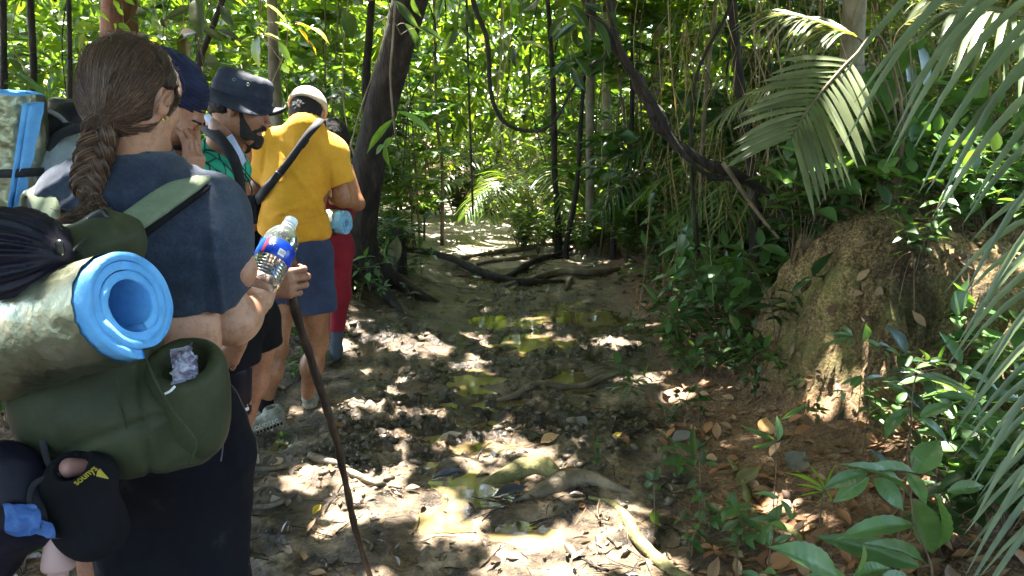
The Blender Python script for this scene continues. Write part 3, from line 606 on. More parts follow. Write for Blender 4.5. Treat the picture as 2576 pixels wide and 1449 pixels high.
ground_root('stick', 'thin straight stick lying across the left of the path', [(870, 722), (980, 725), (1100, 730), (1210, 728)], [.009, .01, .009, .005], 2.0, BARK_PALE, cat='stick')
ground_root('stick', 'small pointed stick on the sunlit mud at bottom centre', [(1440, 1395), (1480, 1420), (1530, 1445)], [.004, .006, .006], .8, BARK_DARK, cat='stick')
ground_root('stick', 'dark stick lying along the foot of the right bank', [(1400, 1085), (1480, 1075), (1560, 1090), (1650, 1082), (1740, 1060)], [.005, .008, .009, .008, .005], .9, BARK_DARK, cat='stick')
ground_root('stick', 'small upright stump of stick in the mud beyond the puddles', [(1425, 730), (1432, 712), (1440, 700)], [.02, .022, .018], 1.5, ROOT, cat='stick')
tag(mk('stump', *tube([at(1012, 700, 6.9), at(1010, 640, 6.9), at(1004, 585, 6.9), at(1000, 575, 6.9)], [.06, .05, .045, .01], 12, 10, .3), BARK_DARK, loc=at(1012, 700, 6.9)), 'dark broken stump beside the bright clearing', 'stump')

# ---- litter on the ground
def litter():
    g = np.random.default_rng(3)
    def scat(n, xr, yr, L0, L1, keepf, mat, name, label, curl=.3, lift=.004, tpl=None):
        # denser near the camera
        y = yr[0] * np.exp(g.uniform(0, 1, n) * math.log(yr[1] / yr[0])); x = g.uniform(-1, 1, n) * (y * .85 + .3); x = np.clip(x, *xr)
        k = g.random(n) < keepf(x, y); x, y = x[k], y[k]; n = len(x); a = g.uniform(0, 6.28, n); L = g.uniform(L0, L1, n) * g.choice([.6, 1, 1, 1.4], n)
        e = .05; z = H(x, y); nx = -(H0(x + e, y) - H0(x - e, y)) / (2 * e); ny = -(H0(x, y + e) - H0(x, y - e)) / (2 * e)
        N = np.stack([nx, ny, np.ones(n)], 1) + g.normal(size=(n, 3)) * .28; D = np.stack([np.cos(a), np.sin(a), g.normal(size=n) * .12], 1)
        Nn = N / np.linalg.norm(N, axis=1)[:, None]; D -= Nn * (D * Nn).sum(1)[:, None]
        V, F = leaves(np.stack([x, y, z + lift + g.uniform(0, .012, n)], 1), D, N, L, L * g.uniform(.17, .3, n), tpl or leaf_tpl(5, .5, -.12, .95, 1))
        V[:, 2] += .006 * n2(V[:, 0], V[:, 1], 30, 2, 5)
        tag(mk(name, V, F, mat), label, 'leaf litter', kind='stuff')
    scat(17000, (-9, 9), (1.5, 24), .035, .085, lambda x, y: 1 - .965 * path_mask(x, y) - .75 * mound_mask(x, y), LDEAD, 'leaf_litter', 'brown and tan dead leaves scattered over the bank and forest floor')
    scat(5600, (-4, 4), (1.6, 11), .018, .055, lambda x, y: .12 + .88 * path_mask(x, y) - .9 * (puddle(x, y) > .5), LMUDDY, 'muddy_leaves', 'dark mud-coated leaves trodden into the path', lift=-.002)
    # needles, rootlets and twigs
    def twigs(n, yr, keepf, r, L, mat, name, label):
        y = yr[0] * np.exp(g.uniform(0, 1, n) * math.log(yr[1] / yr[0])); x = g.uniform(-1, 1, n) * (y * .8 + .3); k = g.random(n) < keepf(x, y); x, y = x[k], y[k]; n = len(x)
        a = g.uniform(0, 6.28, n); Ls = g.uniform(*L, n); t = np.linspace(0, 1, 5); bend = g.normal(size=n) * .25
        X = x[:, None] + np.cos(a)[:, None] * Ls[:, None] * t - np.sin(a)[:, None] * Ls[:, None] * bend[:, None] * t * (1 - t) * 4 * .5
        Y = y[:, None] + np.sin(a)[:, None] * Ls[:, None] * t + np.cos(a)[:, None] * Ls[:, None] * bend[:, None] * t * (1 - t) * 4 * .5
        Z = H(X.ravel(), Y.ravel()).reshape(X.shape) + .003 + .02 * g.random(n)[:, None] * t
        V, F = strands(np.stack([X, Y, Z], -1), g.uniform(*r, n)[:, None] * np.linspace(1, .5, 5)[None], 4); tag(mk(name, V, F, mat), label, 'twigs', kind='stuff')
    twigs(5000, (1.5, 14), lambda x, y: 1 - .8 * path_mask(x, y), (.0010, .003), (.04, .16), M('twig', [(.07, .04, .022), (.2, .12, .06), (.34, .22, .12)], 5, .8, 0), 'twigs', 'fine brown twigs and rootlets strewn over the bank')
    twigs(1600, (1.6, 11), lambda x, y: path_mask(x, y), (.0012, .0045), (.05, .22), BARK_DARK, 'wet_twigs', 'dark wet twigs pressed into the mud')
litter()
def clods():
    g = np.random.default_rng(5); n = 8200; y = 1.9 * np.exp(g.uniform(0, 1, n) * 1.6); x = g.uniform(-1, 1, n) * (y * .6); d = path_mask(x, y) * sstep(-.15, .35, n2(x, y, 1.6, 2, 77)); k = (g.random(n) < d) & (puddle(x, y) < .5); x, y = x[k], y[k]; n = len(x)
    ph = (1 + 5 ** .5) / 2; iv = np.array([[-1, ph, 0], [1, ph, 0], [-1, -ph, 0], [1, -ph, 0], [0, -1, ph], [0, 1, ph], [0, -1, -ph], [0, 1, -ph], [ph, 0, -1], [ph, 0, 1], [-ph, 0, -1], [-ph, 0, 1]]) / 1.9
    jf = np.array([[0, 11, 5], [0, 5, 1], [0, 1, 7], [0, 7, 10], [0, 10, 11], [1, 5, 9], [5, 11, 4], [11, 10, 2], [10, 7, 6], [7, 1, 8], [3, 9, 4], [3, 4, 2], [3, 2, 6], [3, 6, 8], [3, 8, 9], [4, 9, 5], [2, 4, 11], [6, 2, 10], [8, 6, 7], [9, 8, 1]])
    s = g.uniform(.006, .026, n) * g.choice([.6, 1, 1.3], n); sc = g.uniform(.5, 1.4, (n, 1, 3)) * np.array([1, 1, .55]); V = iv[None] * sc * s[:, None, None] * (1 + .3 * g.normal(size=(n, 12, 1)) * .6)
    V = V + np.stack([x, y, H(x, y)], 1)[:, None]; F = (np.arange(n)[:, None, None] * 12 + jf[None]).reshape(-1, 3)
    tag(mk('mud_clods', V.reshape(-1, 3), F, M('wet mud clod', [(.035, .027, .018), (.085, .065, .042), (.15, .12, .08)], 14, .35, .5, 60, rough2=.7), smooth=True), 'trodden lumps of wet dark mud along the path', 'mud', kind='stuff')
clods()

# ---- fronds
def frond(rachis, nl, Lmax, wmax, side=(1, 1), fwd=.55, droop=.35, seed=0, up=None, tpl=None, r=.006, start=.12, prof=None):
    g = np.random.default_rng(seed); P = spline(rachis, 40); T, _, _ = frames(P); up = np.array([0, 0, 1.0]) if up is None else np.asarray(up, float)
    parts = [tube(rachis, [r, r * .7, r * .3], 40, 6)]; prof = prof or (lambda u: (np.sin(np.pi * (u * .86 + .12)) ** .6)); VV = []; FF = []; n0 = 0
    for sgn in (-1, 1):
        if not side[0 if sgn < 0 else 1]: continue
        for i in range(nl):
            u = start + (1 - start) * (i + .5) / nl; k = u * 39; a = int(k); f = k - a; p = P[a] * (1 - f) + P[min(a + 1, 39)] * f; t = T[a]
            s = np.cross(t, up); s /= np.linalg.norm(s); L = Lmax * prof(u) * g.uniform(.9, 1.08); ff = fwd + (1 - fwd) * max(0, u - .75) * 3
            d = s * sgn * math.cos(ff) + t * math.sin(ff); d = d + up * .12 + g.normal(size=3) * .035; d /= np.linalg.norm(d); m = 7; tt = np.linspace(0, 1, m); wv = wmax * (np.sin(np.pi * np.clip(tt * .88 + .1, 0, 1)) ** .7); wv[-1] = .0004
            c = p + d * (L * tt)[:, None] + np.array([0, 0, -1.0]) * (L * droop * g.uniform(.75, 1.25) * tt ** 2)[:, None]
            tg = np.gradient(c, axis=0); ax = np.cross(tg, up + .3 * t * 1.0); ax /= np.linalg.norm(ax, axis=1)[:, None]; nn = np.cross(ax, tg); nn /= np.linalg.norm(nn, axis=1)[:, None]
            V = np.stack([c - ax * wv[:, None], c - nn * (wv * .35)[:, None], c + ax * wv[:, None]], 1).reshape(-1, 3); ii = np.arange(m - 1)[:, None] * 3; j = np.arange(2)[None]
            F = np.stack([ii + j, ii + j + 1, ii + 4 + j, ii + 3 + j], -1).reshape(-1, 4); VV.append(V); FF.append(F + n0); n0 += len(V)
    return (np.concatenate(VV), np.concatenate(FF)), parts[0]
def palm(name, label, base, fronds, mat, cat='palm', group=None):
    t = thing(name, label, cat, base, group)
    for i, fr in enumerate(fronds):
        lf, rc = frond(seed=i + 3, **fr); f = mk('frond', *lf, mat, t); mk('stalk', *rc, BARK_BROWN, f)
    return t
def A(*pts): return [at(*p) for p in pts]
pb = at(2250, 520, 3.95); pb[2] = hz(pb[0], pb[1]) - .03
palm('drooping_palm', 'small palm with a big dusty drooping frond above the clay mound', pb, [
    dict(rachis=[pb] + A((2270, 300, 3.7), (2215, 95, 3.35), (2150, 140, 3.2), (2080, 215, 3.1), (2030, 280, 3.05), (1990, 350, 3.0)), nl=17, Lmax=.32, wmax=.0125, fwd=.62, droop=.28, start=.52, r=.009, up=(.2, -.55, .8), prof=lambda u: .98 - .2 * abs(u - .6)),
    dict(rachis=[pb] + A((2255, 300, 3.8), (2180, 120, 3.6), (2100, 70, 3.6), (2000, 40, 3.6), (1900, 30, 3.7)), nl=22, Lmax=.40, wmax=.010, fwd=.7, droop=.5, start=.45, up=(0, -.3, .95)),
    dict(rachis=[pb] + A((2280, 280, 3.8), (2250, 110, 3.6), (2310, 40, 3.5), (2400, 10, 3.4), (2480, 40, 3.3)), nl=16, Lmax=.38, wmax=.014, fwd=.6, droop=.6, start=.5, up=(0, -.5, .86)),
    dict(rachis=[pb] + A((2290, 300, 4.1), (2290, 140, 4.2), (2260, 0, 4.3), (2200, -100, 4.4), (2080, -60, 4.6)), nl=20, Lmax=.40, wmax=.012, fwd=.6, droop=.4, start=.45),
    dict(rachis=[pb] + A((2240, 330, 4.2), (2160, 200, 4.3), (2040, 180, 4.4), (1900, 230, 4.4), (1800, 300, 4.4)), nl=22, Lmax=.34, wmax=.008, fwd=.7, droop=.5, start=.4)], LPALM)
rb = at(2900, 1500, 1.9); rb[2] = hz(rb[0], rb[1]) - .03
palm('fringe_palm', 'palm with long narrow leaflets reaching in at the right edge', rb, [
    dict(rachis=[rb] + A((2800, 1200, 1.8), (2745, 700, 1.75), (2740, 300, 1.7), (2700, 60, 1.68), (2640, -80, 1.68), (2540, -160, 1.7)), nl=20, Lmax=.42, wmax=.0085, fwd=.45, droop=.85, start=.25, side=(1, 1), up=(.15, -.9, .35), prof=lambda u: .95, r=.008),
    dict(rachis=[rb] + A((2850, 1300, 1.85), (2800, 1100, 1.95), (2760, 900, 2.0), (2735, 700, 2.05), (2700, 500, 2.1)), nl=17, Lmax=.46, wmax=.0085, fwd=.30, droop=.85, start=.2, side=(1, 1), up=(.15, -.9, .4), prof=lambda u: .95, r=.008),
    dict(rachis=[rb] + A((2850, 1400, 1.75), (2790, 1250, 1.7), (2760, 1050, 1.65), (2740, 860, 1.62)), nl=10, Lmax=.42, wmax=.0085, fwd=.25, droop=.80, start=.15, side=(1, 0), up=(.1, -.95, .3), prof=lambda u: .95, r=.008),
    dict(rachis=[rb] + A((2900, 700, 2.3), (2780, 250, 2.3), (2640, 80, 2.25), (2520, 30, 2.2), (2400, 30, 2.2)), nl=20, Lmax=.34, wmax=.009, fwd=.8, droop=.75, start=.4, up=(0, -.4, .9))], LPALMG)
# small background palms
def proto_palm(nf, L, seed):
    g = np.random.default_rng(seed); t = thing('understory_palm', '', 'palm', (0, 0, 0), 'small palms in the thicket'); parts = []; st = []
    for i in range(nf):
        a = 6.283 * i / nf + g.uniform(-.3, .3); l = L * g.uniform(.75, 1.1); d = np.array([math.cos(a), math.sin(a), 0]); hh = g.uniform(.5, .9)
        ra = [np.zeros(3), d * l * .12 + [0, 0, l * hh * .6], d * l * .42 + [0, 0, l * hh], d * l * .75 + [0, 0, l * hh * .85], d * l + [0, 0, l * hh * .5]]
        lf, rc = frond(ra, 20, L * .34, .011, seed=seed * 9 + i, start=.3, droop=.45); parts.append(lf); st.append(rc)
    V, F = join(parts); mk('crown', V, F, LBRIGHT if seed % 2 else LMID, t); V, F = join(st); mk('stem', V, F, BARK_BROWN, t); return t
PALMS = []
spots = [(1960, 560, 6.5, 1.1), (1760, 540, 8.5, 1.2), (1330, 520, 10, 1.2), (130, 420, 7.5, 1.3), (560, 420, 9.5, 1.4), (1590, 520, 10.5, 1.3), (2420, 420, 6.5, 1.5), (2060, 480, 8, 1.5), (60, 560, 10, 1.5), (1850, 470, 11, 1.6), (2300, 430, 8.5, 1.8), (860, 560, 11, 1.3), (1245, 540, 13, 1.4), (1680, 500, 13, 1.7)]
pro = [proto_palm(9, 1.2, 1), proto_palm(8, 1.35, 2), proto_palm(10, 1.1, 3)]
for i, (x, y, Y, s) in enumerate(spots):
    P = at(x, y, Y); P[2] = hz(P[0], P[1]) - .02; 
    if i < 3: o = pro[i]; o.location = P; o.rotation_euler = (0, 0, i * 1.3); o.scale = (s, s, s)
    else: o = dup(pro[i % 3], P, i * 1.7, s)
    PALMS.append(o)
name_row(PALMS, 'small feathery palm', 'among the palms of the background thicket')

# ---- saplings and shrubs of the thicket
def proto_sapling(h, seed, mat, L=.15, nb=13, nl=11):
    g = np.random.default_rng(seed); t = thing('sapling', '', 'sapling', (0, 0, 0), 'leafy saplings of the thicket'); b = g.normal(size=2) * .18
    pts = [np.array([0, 0, -.05]), np.array([b[0] * .3, b[1] * .3, h * .4]), np.array([b[0], b[1], h])]; V, F = tube(pts, [.016, .011, .005], 14, 6, .1); br = [(V, F)]; P = []; D = []
    for i in range(nb):
        u = g.uniform(.22, 1); p = spline(pts, 50)[int(u * 49)]; a = g.uniform(0, 6.28); l = g.uniform(.25, .65) * (1.2 - .6 * u); d = np.array([math.cos(a), math.sin(a), g.uniform(.05, .6)]); e = p + d * l; mid = p + d * l * .5 + [0, 0, .05]
        br.append(tube([p, mid, e], [.005, .002], 6, 4)); q = spline([p, mid, e], nl)
        for j in range(2, nl):
            s = 1 if j % 2 else -1; dd = np.array([-d[1] * s, d[0] * s, 0]) + d * .8 + g.normal(size=3) * .25; dd[2] -= .25; P.append(q[j]); D.append(dd)
        P.append(e); D.append(d)
    P = np.array(P); D = np.array(D); N = g.normal(size=(len(P), 3)) * .5; N[:, 2] += 1; Ls = L * g.uniform(.7, 1.3, len(P))
    mk('crown', *leaves(P, D, N, Ls, Ls * .21, LEAF2), mat, t); V, F = join(br); mk('trunk', V, F, BARK_BROWN, t); return t
def proto_shrub(h, seed, mat, L=.13, ns=9, nl=16):
    g = np.random.default_rng(seed); t = thing('shrub', '', 'shrub', (0, 0, 0), 'low shrubs of the forest floor'); br = []; P = []; D = []
    for i in range(ns):
        a = g.uniform(0, 6.28); l = h * g.uniform(.5, 1.1); sp = g.uniform(.15, .7); pts = [np.zeros(3), np.array([math.cos(a) * sp * l * .4, math.sin(a) * sp * l * .4, l * .6]), np.array([math.cos(a) * sp * l, math.sin(a) * sp * l, l])]
        br.append(tube(pts, [.006, .003], 8, 4)); q = spline(pts, nl)
        for j in range(4, nl): P.append(q[j]); b = j * 2.4 + g.uniform(0, 1); D.append([math.cos(b), math.sin(b), g.uniform(-.2, .5)])
    P = np.array(P); D = np.array(D); N = g.normal(size=(len(P), 3)) * .4; N[:, 2] += 1; Ls = L * g.uniform(.6, 1.3, len(P))
    mk('foliage', *leaves(P, D, N, Ls, Ls * .24, LEAF2), mat, t); V, F = join(br); mk('stem', V, F, BARK_BROWN, t); return t
pr = np.random.default_rng(33)
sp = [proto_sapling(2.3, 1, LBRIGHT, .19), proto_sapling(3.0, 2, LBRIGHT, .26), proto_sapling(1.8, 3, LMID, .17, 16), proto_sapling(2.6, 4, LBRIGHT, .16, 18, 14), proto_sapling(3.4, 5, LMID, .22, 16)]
SAP = []
for i in range(86):
    Y = pr.uniform(7.6, 19) if i % 3 else pr.uniform(7.5, 11); x = pr.uniform(-100, 2700); P = at(x, 500, Y)
    if abs(P[0] - path_c(P[1])) < 1.3 and P[1] < 13: P[0] += 2.2 * (1 if pr.random() < .5 else -1)
    if P[0] < -.4 and P[1] < 8.2 and P[0] > -3: P[1] += 2
    P[2] = hz(P[0], P[1]); s = pr.uniform(.8, 1.35)
    if i < 5: o = sp[i]; o.location = P; o.rotation_euler = (0, 0, pr.uniform(0, 6)); o.scale = (s, s, s)
    else: o = dup(sp[i % 5], P, pr.uniform(0, 6.28), s, (pr.normal() * .08, pr.normal() * .08))
    SAP.append(o)
name_row(SAP, 'leafy yellow-green sapling', 'among the saplings behind the clearing')
sh = [proto_shrub(.7, 1, LMID), proto_shrub(.55, 2, LSEED, .10), proto_shrub(.95, 3, LBRIGHT, .16), proto_shrub(.5, 4, LMID, .09, 12, 18)]
SHR = []
for i in range(120):
    Y = pr.uniform(5.6, 13) if i % 4 else pr.uniform(10, 18); P = at(pr.uniform(-100, 2700), 600, Y); c = path_c(P[1])
    if -1.6 - .1 * P[1] + c < P[0] < c + .95 + .07 * P[1] and P[1] < 12:
        P[0] = c + (1.2 + .08 * P[1] + pr.uniform(0, 2.0)) if pr.random() < .7 else c - 1.9 - .1 * P[1] - pr.uniform(0, 1.5)
    P[2] = hz(P[0], P[1]); s = pr.uniform(.7, 1.4)
    if i < 4: o = sh[i]; o.location = P; o.scale = (s, s, s)
    else: o = dup(sh[i % 4], P, pr.uniform(0, 6.28), s)
    SHR.append(o)
def hit0(px, py):
    ys = np.linspace(4, 14, 400); u = (px - 1288) / FPX; v = -(py - 724.5) / FPX; d = np.array([u, math.cos(PITCH) + v * math.sin(PITCH), -math.sin(PITCH) + v * math.cos(PITCH)])
    P = np.array([0, 0, CAM_H]) + d * (ys / d[1])[:, None]; h = H(P[:, 0], P[:, 1], False); k = np.argmax(P[:, 2] < h); p = P[k if P[k, 2] < h[k] else -1].copy(); p[2] = hz(p[0], p[1]); return p
for i in range(60):
    x = pr.uniform(1290, 1800); y = pr.uniform(590, 640) + (x - 1290) * .10
    if i >= 48: x = pr.uniform(900, 1030); y = pr.uniform(600, 700)
    P = hit0(x, y); s = pr.uniform(.45, .95); SHR.append(dup(sh[i % 4], P, pr.uniform(0, 6.28), s))
for k, w_ in enumerate(['medium green shrub', 'small-leaved pale shrub', 'tall sunny shrub', 'dense little shrub']): name_row(SHR[k::4], w_, 'among the shrubs of its kind beyond the path')
# ---- the far wood, and the carpet of small plants
def far_wood():
    g = np.random.default_rng(8); n = 78000; y = 11.5 + 17 * g.uniform(0, 1, n) ** 1.3; x = g.uniform(-1, 1, n) * (y * .95 + 1); z = g.uniform(0, 1, n) ** .9 * (2.2 + y * .22)
    d = fbm(np.stack([x, y, z], 1), .55, 3, 5); k = (d > -.26) & ~((np.abs(x - path_c(y)) < 1.6) & (z < 1.6) & (y < 14)); P = np.stack([x, y, z + H0(x, y)], 1)[k]; n = len(P); D = rdirs(n, -.3, g); N = rdirs(n, 1.6, g); L = g.uniform(.13, .42, n)
    V, F = leaves(P, D, N, L, L * .22, LEAF2); n = 15000; x = g.uniform(-1, 1, n) * 30; y = g.uniform(26, 33, n); P = np.stack([x, y, g.uniform(0, 10, n)], 1); L = g.uniform(.4, .8, n); V, F = join([(V, F), leaves(P, rdirs(n, -.3, g), rdirs(n, .8, g), L, L * .24, LEAF2)])
    tag(mk('far_forest_foliage', V, F, LBRIGHT), 'sunny tangle of leaves of the far forest', 'forest foliage', kind='stuff')
    n = 90; x = g.uniform(-1, 1, n) * 24; y = g.uniform(15, 30, n); Pp = np.stack([x[:, None] + g.normal(size=(n, 1)) * .6 * np.linspace(0, 1, 6), y[:, None] + np.zeros(6), np.linspace(-.2, 8.5, 6)[None] + np.zeros((n, 1))], -1)
    V, F = strands(Pp, g.uniform(.02, .11, n)[:, None] * np.linspace(1, .6, 6)[None], 7); tag(mk('far_forest_stems', V, F, BARK_DARK), 'dense dark stems of the far forest', 'forest stems', kind='stuff')
    n = 15000; y = 5.2 * np.exp(g.uniform(0, 1, n) * 1.35); x = g.uniform(-1, 1, n) * (y * .85); c = path_c(y); k = ((x - c > .85 + .05 * y) | (x - c < -1.7 - .12 * y)) & (n2(x, y, .9, 3, 9) > -.12) & (mound_mask(x, y) < .5); x, y = x[k], y[k]; n = len(x)
    P = np.stack([x, y, H(x, y, False) + g.uniform(.03, .22, n)], 1); L = g.uniform(.05, .12, n); D = rdirs(n, 0, g); D[:, 2] = np.abs(D[:, 2]) * .3 - .1; N = rdirs(n, 2.5, g)
    V, F = leaves(P, D, N, L, L * .25, LEAF2); tag(mk('ground_cover', V, F, LMID), 'carpet of small green seedlings beside the far path', 'ground cover', kind='stuff')
    # dry hanging fronds and grassy straw of the thicket on the right
    n = 2600; x = g.uniform(1.1, 6.5, n); y = g.uniform(4.6, 9.5, n); x = x * y / 6; z = H0(x, y) + g.uniform(.2, 2.6, n); P = np.stack([x, y, z], 1); D = np.stack([g.normal(size=n) * .28, g.normal(size=n) * .28, -np.ones(n)], 1); N = rdirs(n, 0, g); L = g.uniform(.25, .7, n)
    V, F = leaves(P, D, N, L, g.uniform(.0015, .0055, n), (LEAF2[0] * [1, 1, .06], LEAF2[1])); tag(mk('dry_fronds', V, F, LDRY), 'tan dry leaves and straw hanging in the thicket at right', 'dry leaves', kind='stuff')
far_wood()
# ================================================================== PEOPLE
def skinmat(name, a, b, c):
    m, t, n, l = newmat(name); o = n('OutputMaterial'); p = n('BsdfPrincipled', Roughness=0.48); l(p.outputs[0], o.inputs[0]); tc = n('TexCoord')
    nz = n('TexNoise', Scale=7.0, Detail=5.0); l(tc.outputs['Object'], nz.inputs[0]); r_ = ramp(n('ValToRGB'), [(.3, a), (.52, b), (.72, c)]); l(nz.outputs[0], r_.inputs[0]); l(r_.outputs[0], p.inputs['Base Color'])
    p.inputs['Subsurface Weight'].default_value = .12; p.inputs['Subsurface Radius'].default_value = (.01, .004, .002); p.inputs['Subsurface Scale'].default_value = 1.0; p.inputs['Specular IOR Level'].default_value = .4; mo_ = n('TexNoise', Scale=60.0, Detail=6.0, Roughness=.75); l(tc.outputs['Object'], mo_.inputs[0]); mr_ = ramp(n('ValToRGB'), [(.36, (.70, .62, .58)), (.5, (1, 1, 1)), (.66, (1.12, 1.08, 1.05))]); l(mo_.outputs[0], mr_.inputs[0]); mu = n('MixRGB', blend_type='MULTIPLY'); mu.inputs[0].default_value = .8; l(r_.outputs[0], mu.inputs[1]); l(mr_.outputs[0], mu.inputs[2]); l(mu.outputs[0], p.inputs['Base Color'])
    nb = n('TexNoise', Scale=320.0, Detail=3.0); l(tc.outputs['Object'], nb.inputs[0]); b_ = n('Bump', Strength=.18, Distance=.002); l(nb.outputs[0], b_.inputs['Height']); l(b_.outputs[0], p.inputs['Normal'])
    return m
def clothmat(name, cols, weave=900.0, rough=.9, blotch=5.0, sheen=.15, bump=.25, stretch=None, hea=.08):
    m, t, n, l = newmat(name); o = n('OutputMaterial'); p = n('BsdfPrincipled', Roughness=rough); l(p.outputs[0], o.inputs[0]); tc = n('TexCoord'); p.inputs['Specular IOR Level'].default_value = .16
    mp = n('Mapping'); l(tc.outputs['Object'], mp.inputs[0])
    if stretch: mp.inputs['Scale'].default_value = stretch
    nz = n('TexNoise', Scale=blotch, Detail=7.0, Roughness=.65); l(mp.outputs[0], nz.inputs[0]); r_ = ramp(n('ValToRGB'), [(.3 + .4 * i / max(len(cols) - 1, 1), c) for i, c in enumerate(cols)]); l(nz.outputs[0], r_.inputs[0]); l(r_.outputs[0], p.inputs['Base Color'])
    nfi = n('TexNoise', Scale=170.0, Detail=4.0, Roughness=.7); l(tc.outputs['Object'], nfi.inputs[0]); fr = ramp(n('ValToRGB'), [(.35, (1 - hea,) * 3), (.65, (1 + hea,) * 3)]); l(nfi.outputs[0], fr.inputs[0]); mu = n('MixRGB', blend_type='MULTIPLY'); mu.inputs[0].default_value = 1; l(r_.outputs[0], mu.inputs[1]); l(fr.outputs[0], mu.inputs[2]); l(mu.outputs[0], p.inputs['Base Color'])
    p.inputs['Sheen Weight'].default_value = sheen * .35; p.inputs['Sheen Roughness'].default_value = .6
    nb = n('TexNoise', Scale=weave, Detail=2.0); l(tc.outputs['Object'], nb.inputs[0]); b_ = n('Bump', Strength=bump, Distance=.002); l(nb.outputs[0], b_.inputs['Height'])
    nc = n('TexNoise', Scale=28.0, Detail=4.0); l(tc.outputs['Object'], nc.inputs[0]); b2 = n('Bump', Strength=.25, Distance=.006); l(nc.outputs[0], b2.inputs['Height']); l(b_.outputs[0], b2.inputs['Normal']); l(b2.outputs[0], p.inputs['Normal'])
    return m
SK_W = skinmat('fair skin', (.33, .15, .09), (.42, .22, .135), (.50, .29, .19))
SK_T = skinmat('tan skin', (.27, .115, .055), (.36, .165, .085), (.44, .215, .12))
SK_B = skinmat('light brown skin', (.23, .105, .06), (.31, .15, .09), (.38, .20, .125))
SK_LEG = skinmat('muddy tan leg skin', (.16, .075, .035), (.32, .145, .07), (.40, .19, .10))
HAIR_B = M('black hair', [(.004, .003, .003), (.014, .010, .009)], 60, .6, .8, 300, spec=.3, stretch=(1, 1, .2))
BLACKC = clothmat('black cloth', [(.003, .003, .004), (.006, .006, .008), (.010, .010, .014)], 700, .9, sheen=0)
BLACKN = clothmat('black nylon', [(.004, .004, .007), (.009, .008, .015), (.018, .016, .027)], 1500, .45, sheen=0, bump=.1)
WEB = clothmat('black webbing', [(.010, .010, .012), (.022, .022, .026)], 1200, .7)
PLASTIC = M('black buckle plastic', [(.012, .012, .014)], rough=.35, bump=0)
def smoothmat(name, col, rough=.5, **k): return M(name, [col], rough=rough, bump=0, **k)
def frame_yp(yaw, pitch, roll=0):
    """columns: forward, left, up; yaw turns forward from +X towards +Y, pitch<0 looks down"""
    f = np.array([math.cos(yaw) * math.cos(pitch), math.sin(yaw) * math.cos(pitch), math.sin(pitch)]); l = np.array([-math.sin(yaw), math.cos(yaw), 0]); u = np.cross(f, l)
    if roll: l, u = l * math.cos(roll) + u * math.sin(roll), u * math.cos(roll) - l * math.sin(roll)
    return np.stack([f, l, u], 1)
def head_sdf(smile=False, jaw=1.0, ears=True):
    U = [ell((-.012, 0, .03), (.098, .076, .094)), ell((.032, 0, -.022), (.062, .061, .085)), ell((-.03, 0, -.015), (.075, .066, .065))]
    face = union(U + [cap((.0, .05, -.055), (.062, .022, -.102), .022, .017), cap((.0, -.05, -.055), (.062, -.022, -.102), .022, .017), ell((.075, 0, -.103), (.021 * jaw, .022, .018)), ell((.062, .043, -.026), (.024, .021, .022)), ell((.062, -.043, -.026), (.024, .021, .022))], .03)
    fine = [cap((.083, .028, .020), (.083, -.028, .020), .0125), cap((.090, 0, .012), (.112, 0, -.026), .0075, .0095), ell((.115, 0, -.031), (.012, .0115, .0095)), ell((.104, .013, -.036), (.010, .0075, .0075)), ell((.104, -.013, -.036), (.010, .0075, .0075)),
            ell((.093, 0, -.061), (.0105, .022, .0065)), ell((.090, 0, -.074), (.0105, .020, .0075))]
    neck = cap((-.022, 0, -.03), (-.016, 0, -.062), .053, .052)
    def f(P):
        d = face(P)
        for s in (1, -1): d = -smin(-d, ell((.094, .031 * s, .001), (.013, .015, .010))(P), .012)
        for g in fine: d = smin(d, g(P), .011)
        for s in (1, -1): d = smin(d, ell((.082, .031 * s, .001), (.0125, .0125, .0115))(P), .003)
        d = -smin(-d, rbox((.105, 0, -.0675), (.012, .021, .0012), .001)(P), .004)
        if ears:
            for s in (1, -1):
                E = np.array([[.95, 0, .2], [-0.35 * s, .92, -.1 * s], [-.2, .1, .97]]).T; e = ell((-.014, .083 * s, -.006), (.019, .0085, .033), E); e = union([e, ell((-.008, .077 * s, -.034), (.009, .006, .010), E)], .008)(P)
                e = -smin(-e, ell((-.008, .087 * s, -.002), (.0105, .006, .020), E)(P), .005); d = smin(d, e, .006)
        return smin(d, neck(P), .03)
    f.bb = (np.array([-.13, -.1, -.15], np.float32), np.array([.14, .1, .14], np.float32)); return f
def head(C, Mx, s=.93, h=.0042, NB=None, nr=.056, **k):
    ex = [] if NB is None else [('u', cap(loc2w(C, Mx, s, (-.018, 0, -.060)), np.asarray(NB) - [0, 0, .05], .052 * s, nr), .03)]
    return solid([xf(head_sdf(**k), C, Mx, s)] + ex, h, .01, .01, 1)
def loc2w(C, Mx, s, p): return np.asarray(C) + np.asarray(Mx) @ (np.asarray(p, float) * s)
FING = [(.030, .000, .041, .025, .020, .0088), (.010, .004, .045, .029, .021, .0090), (-.011, .002, .042, .027, .020, .0085), (-.030, -.006, .033, .020, .018, .0076)]
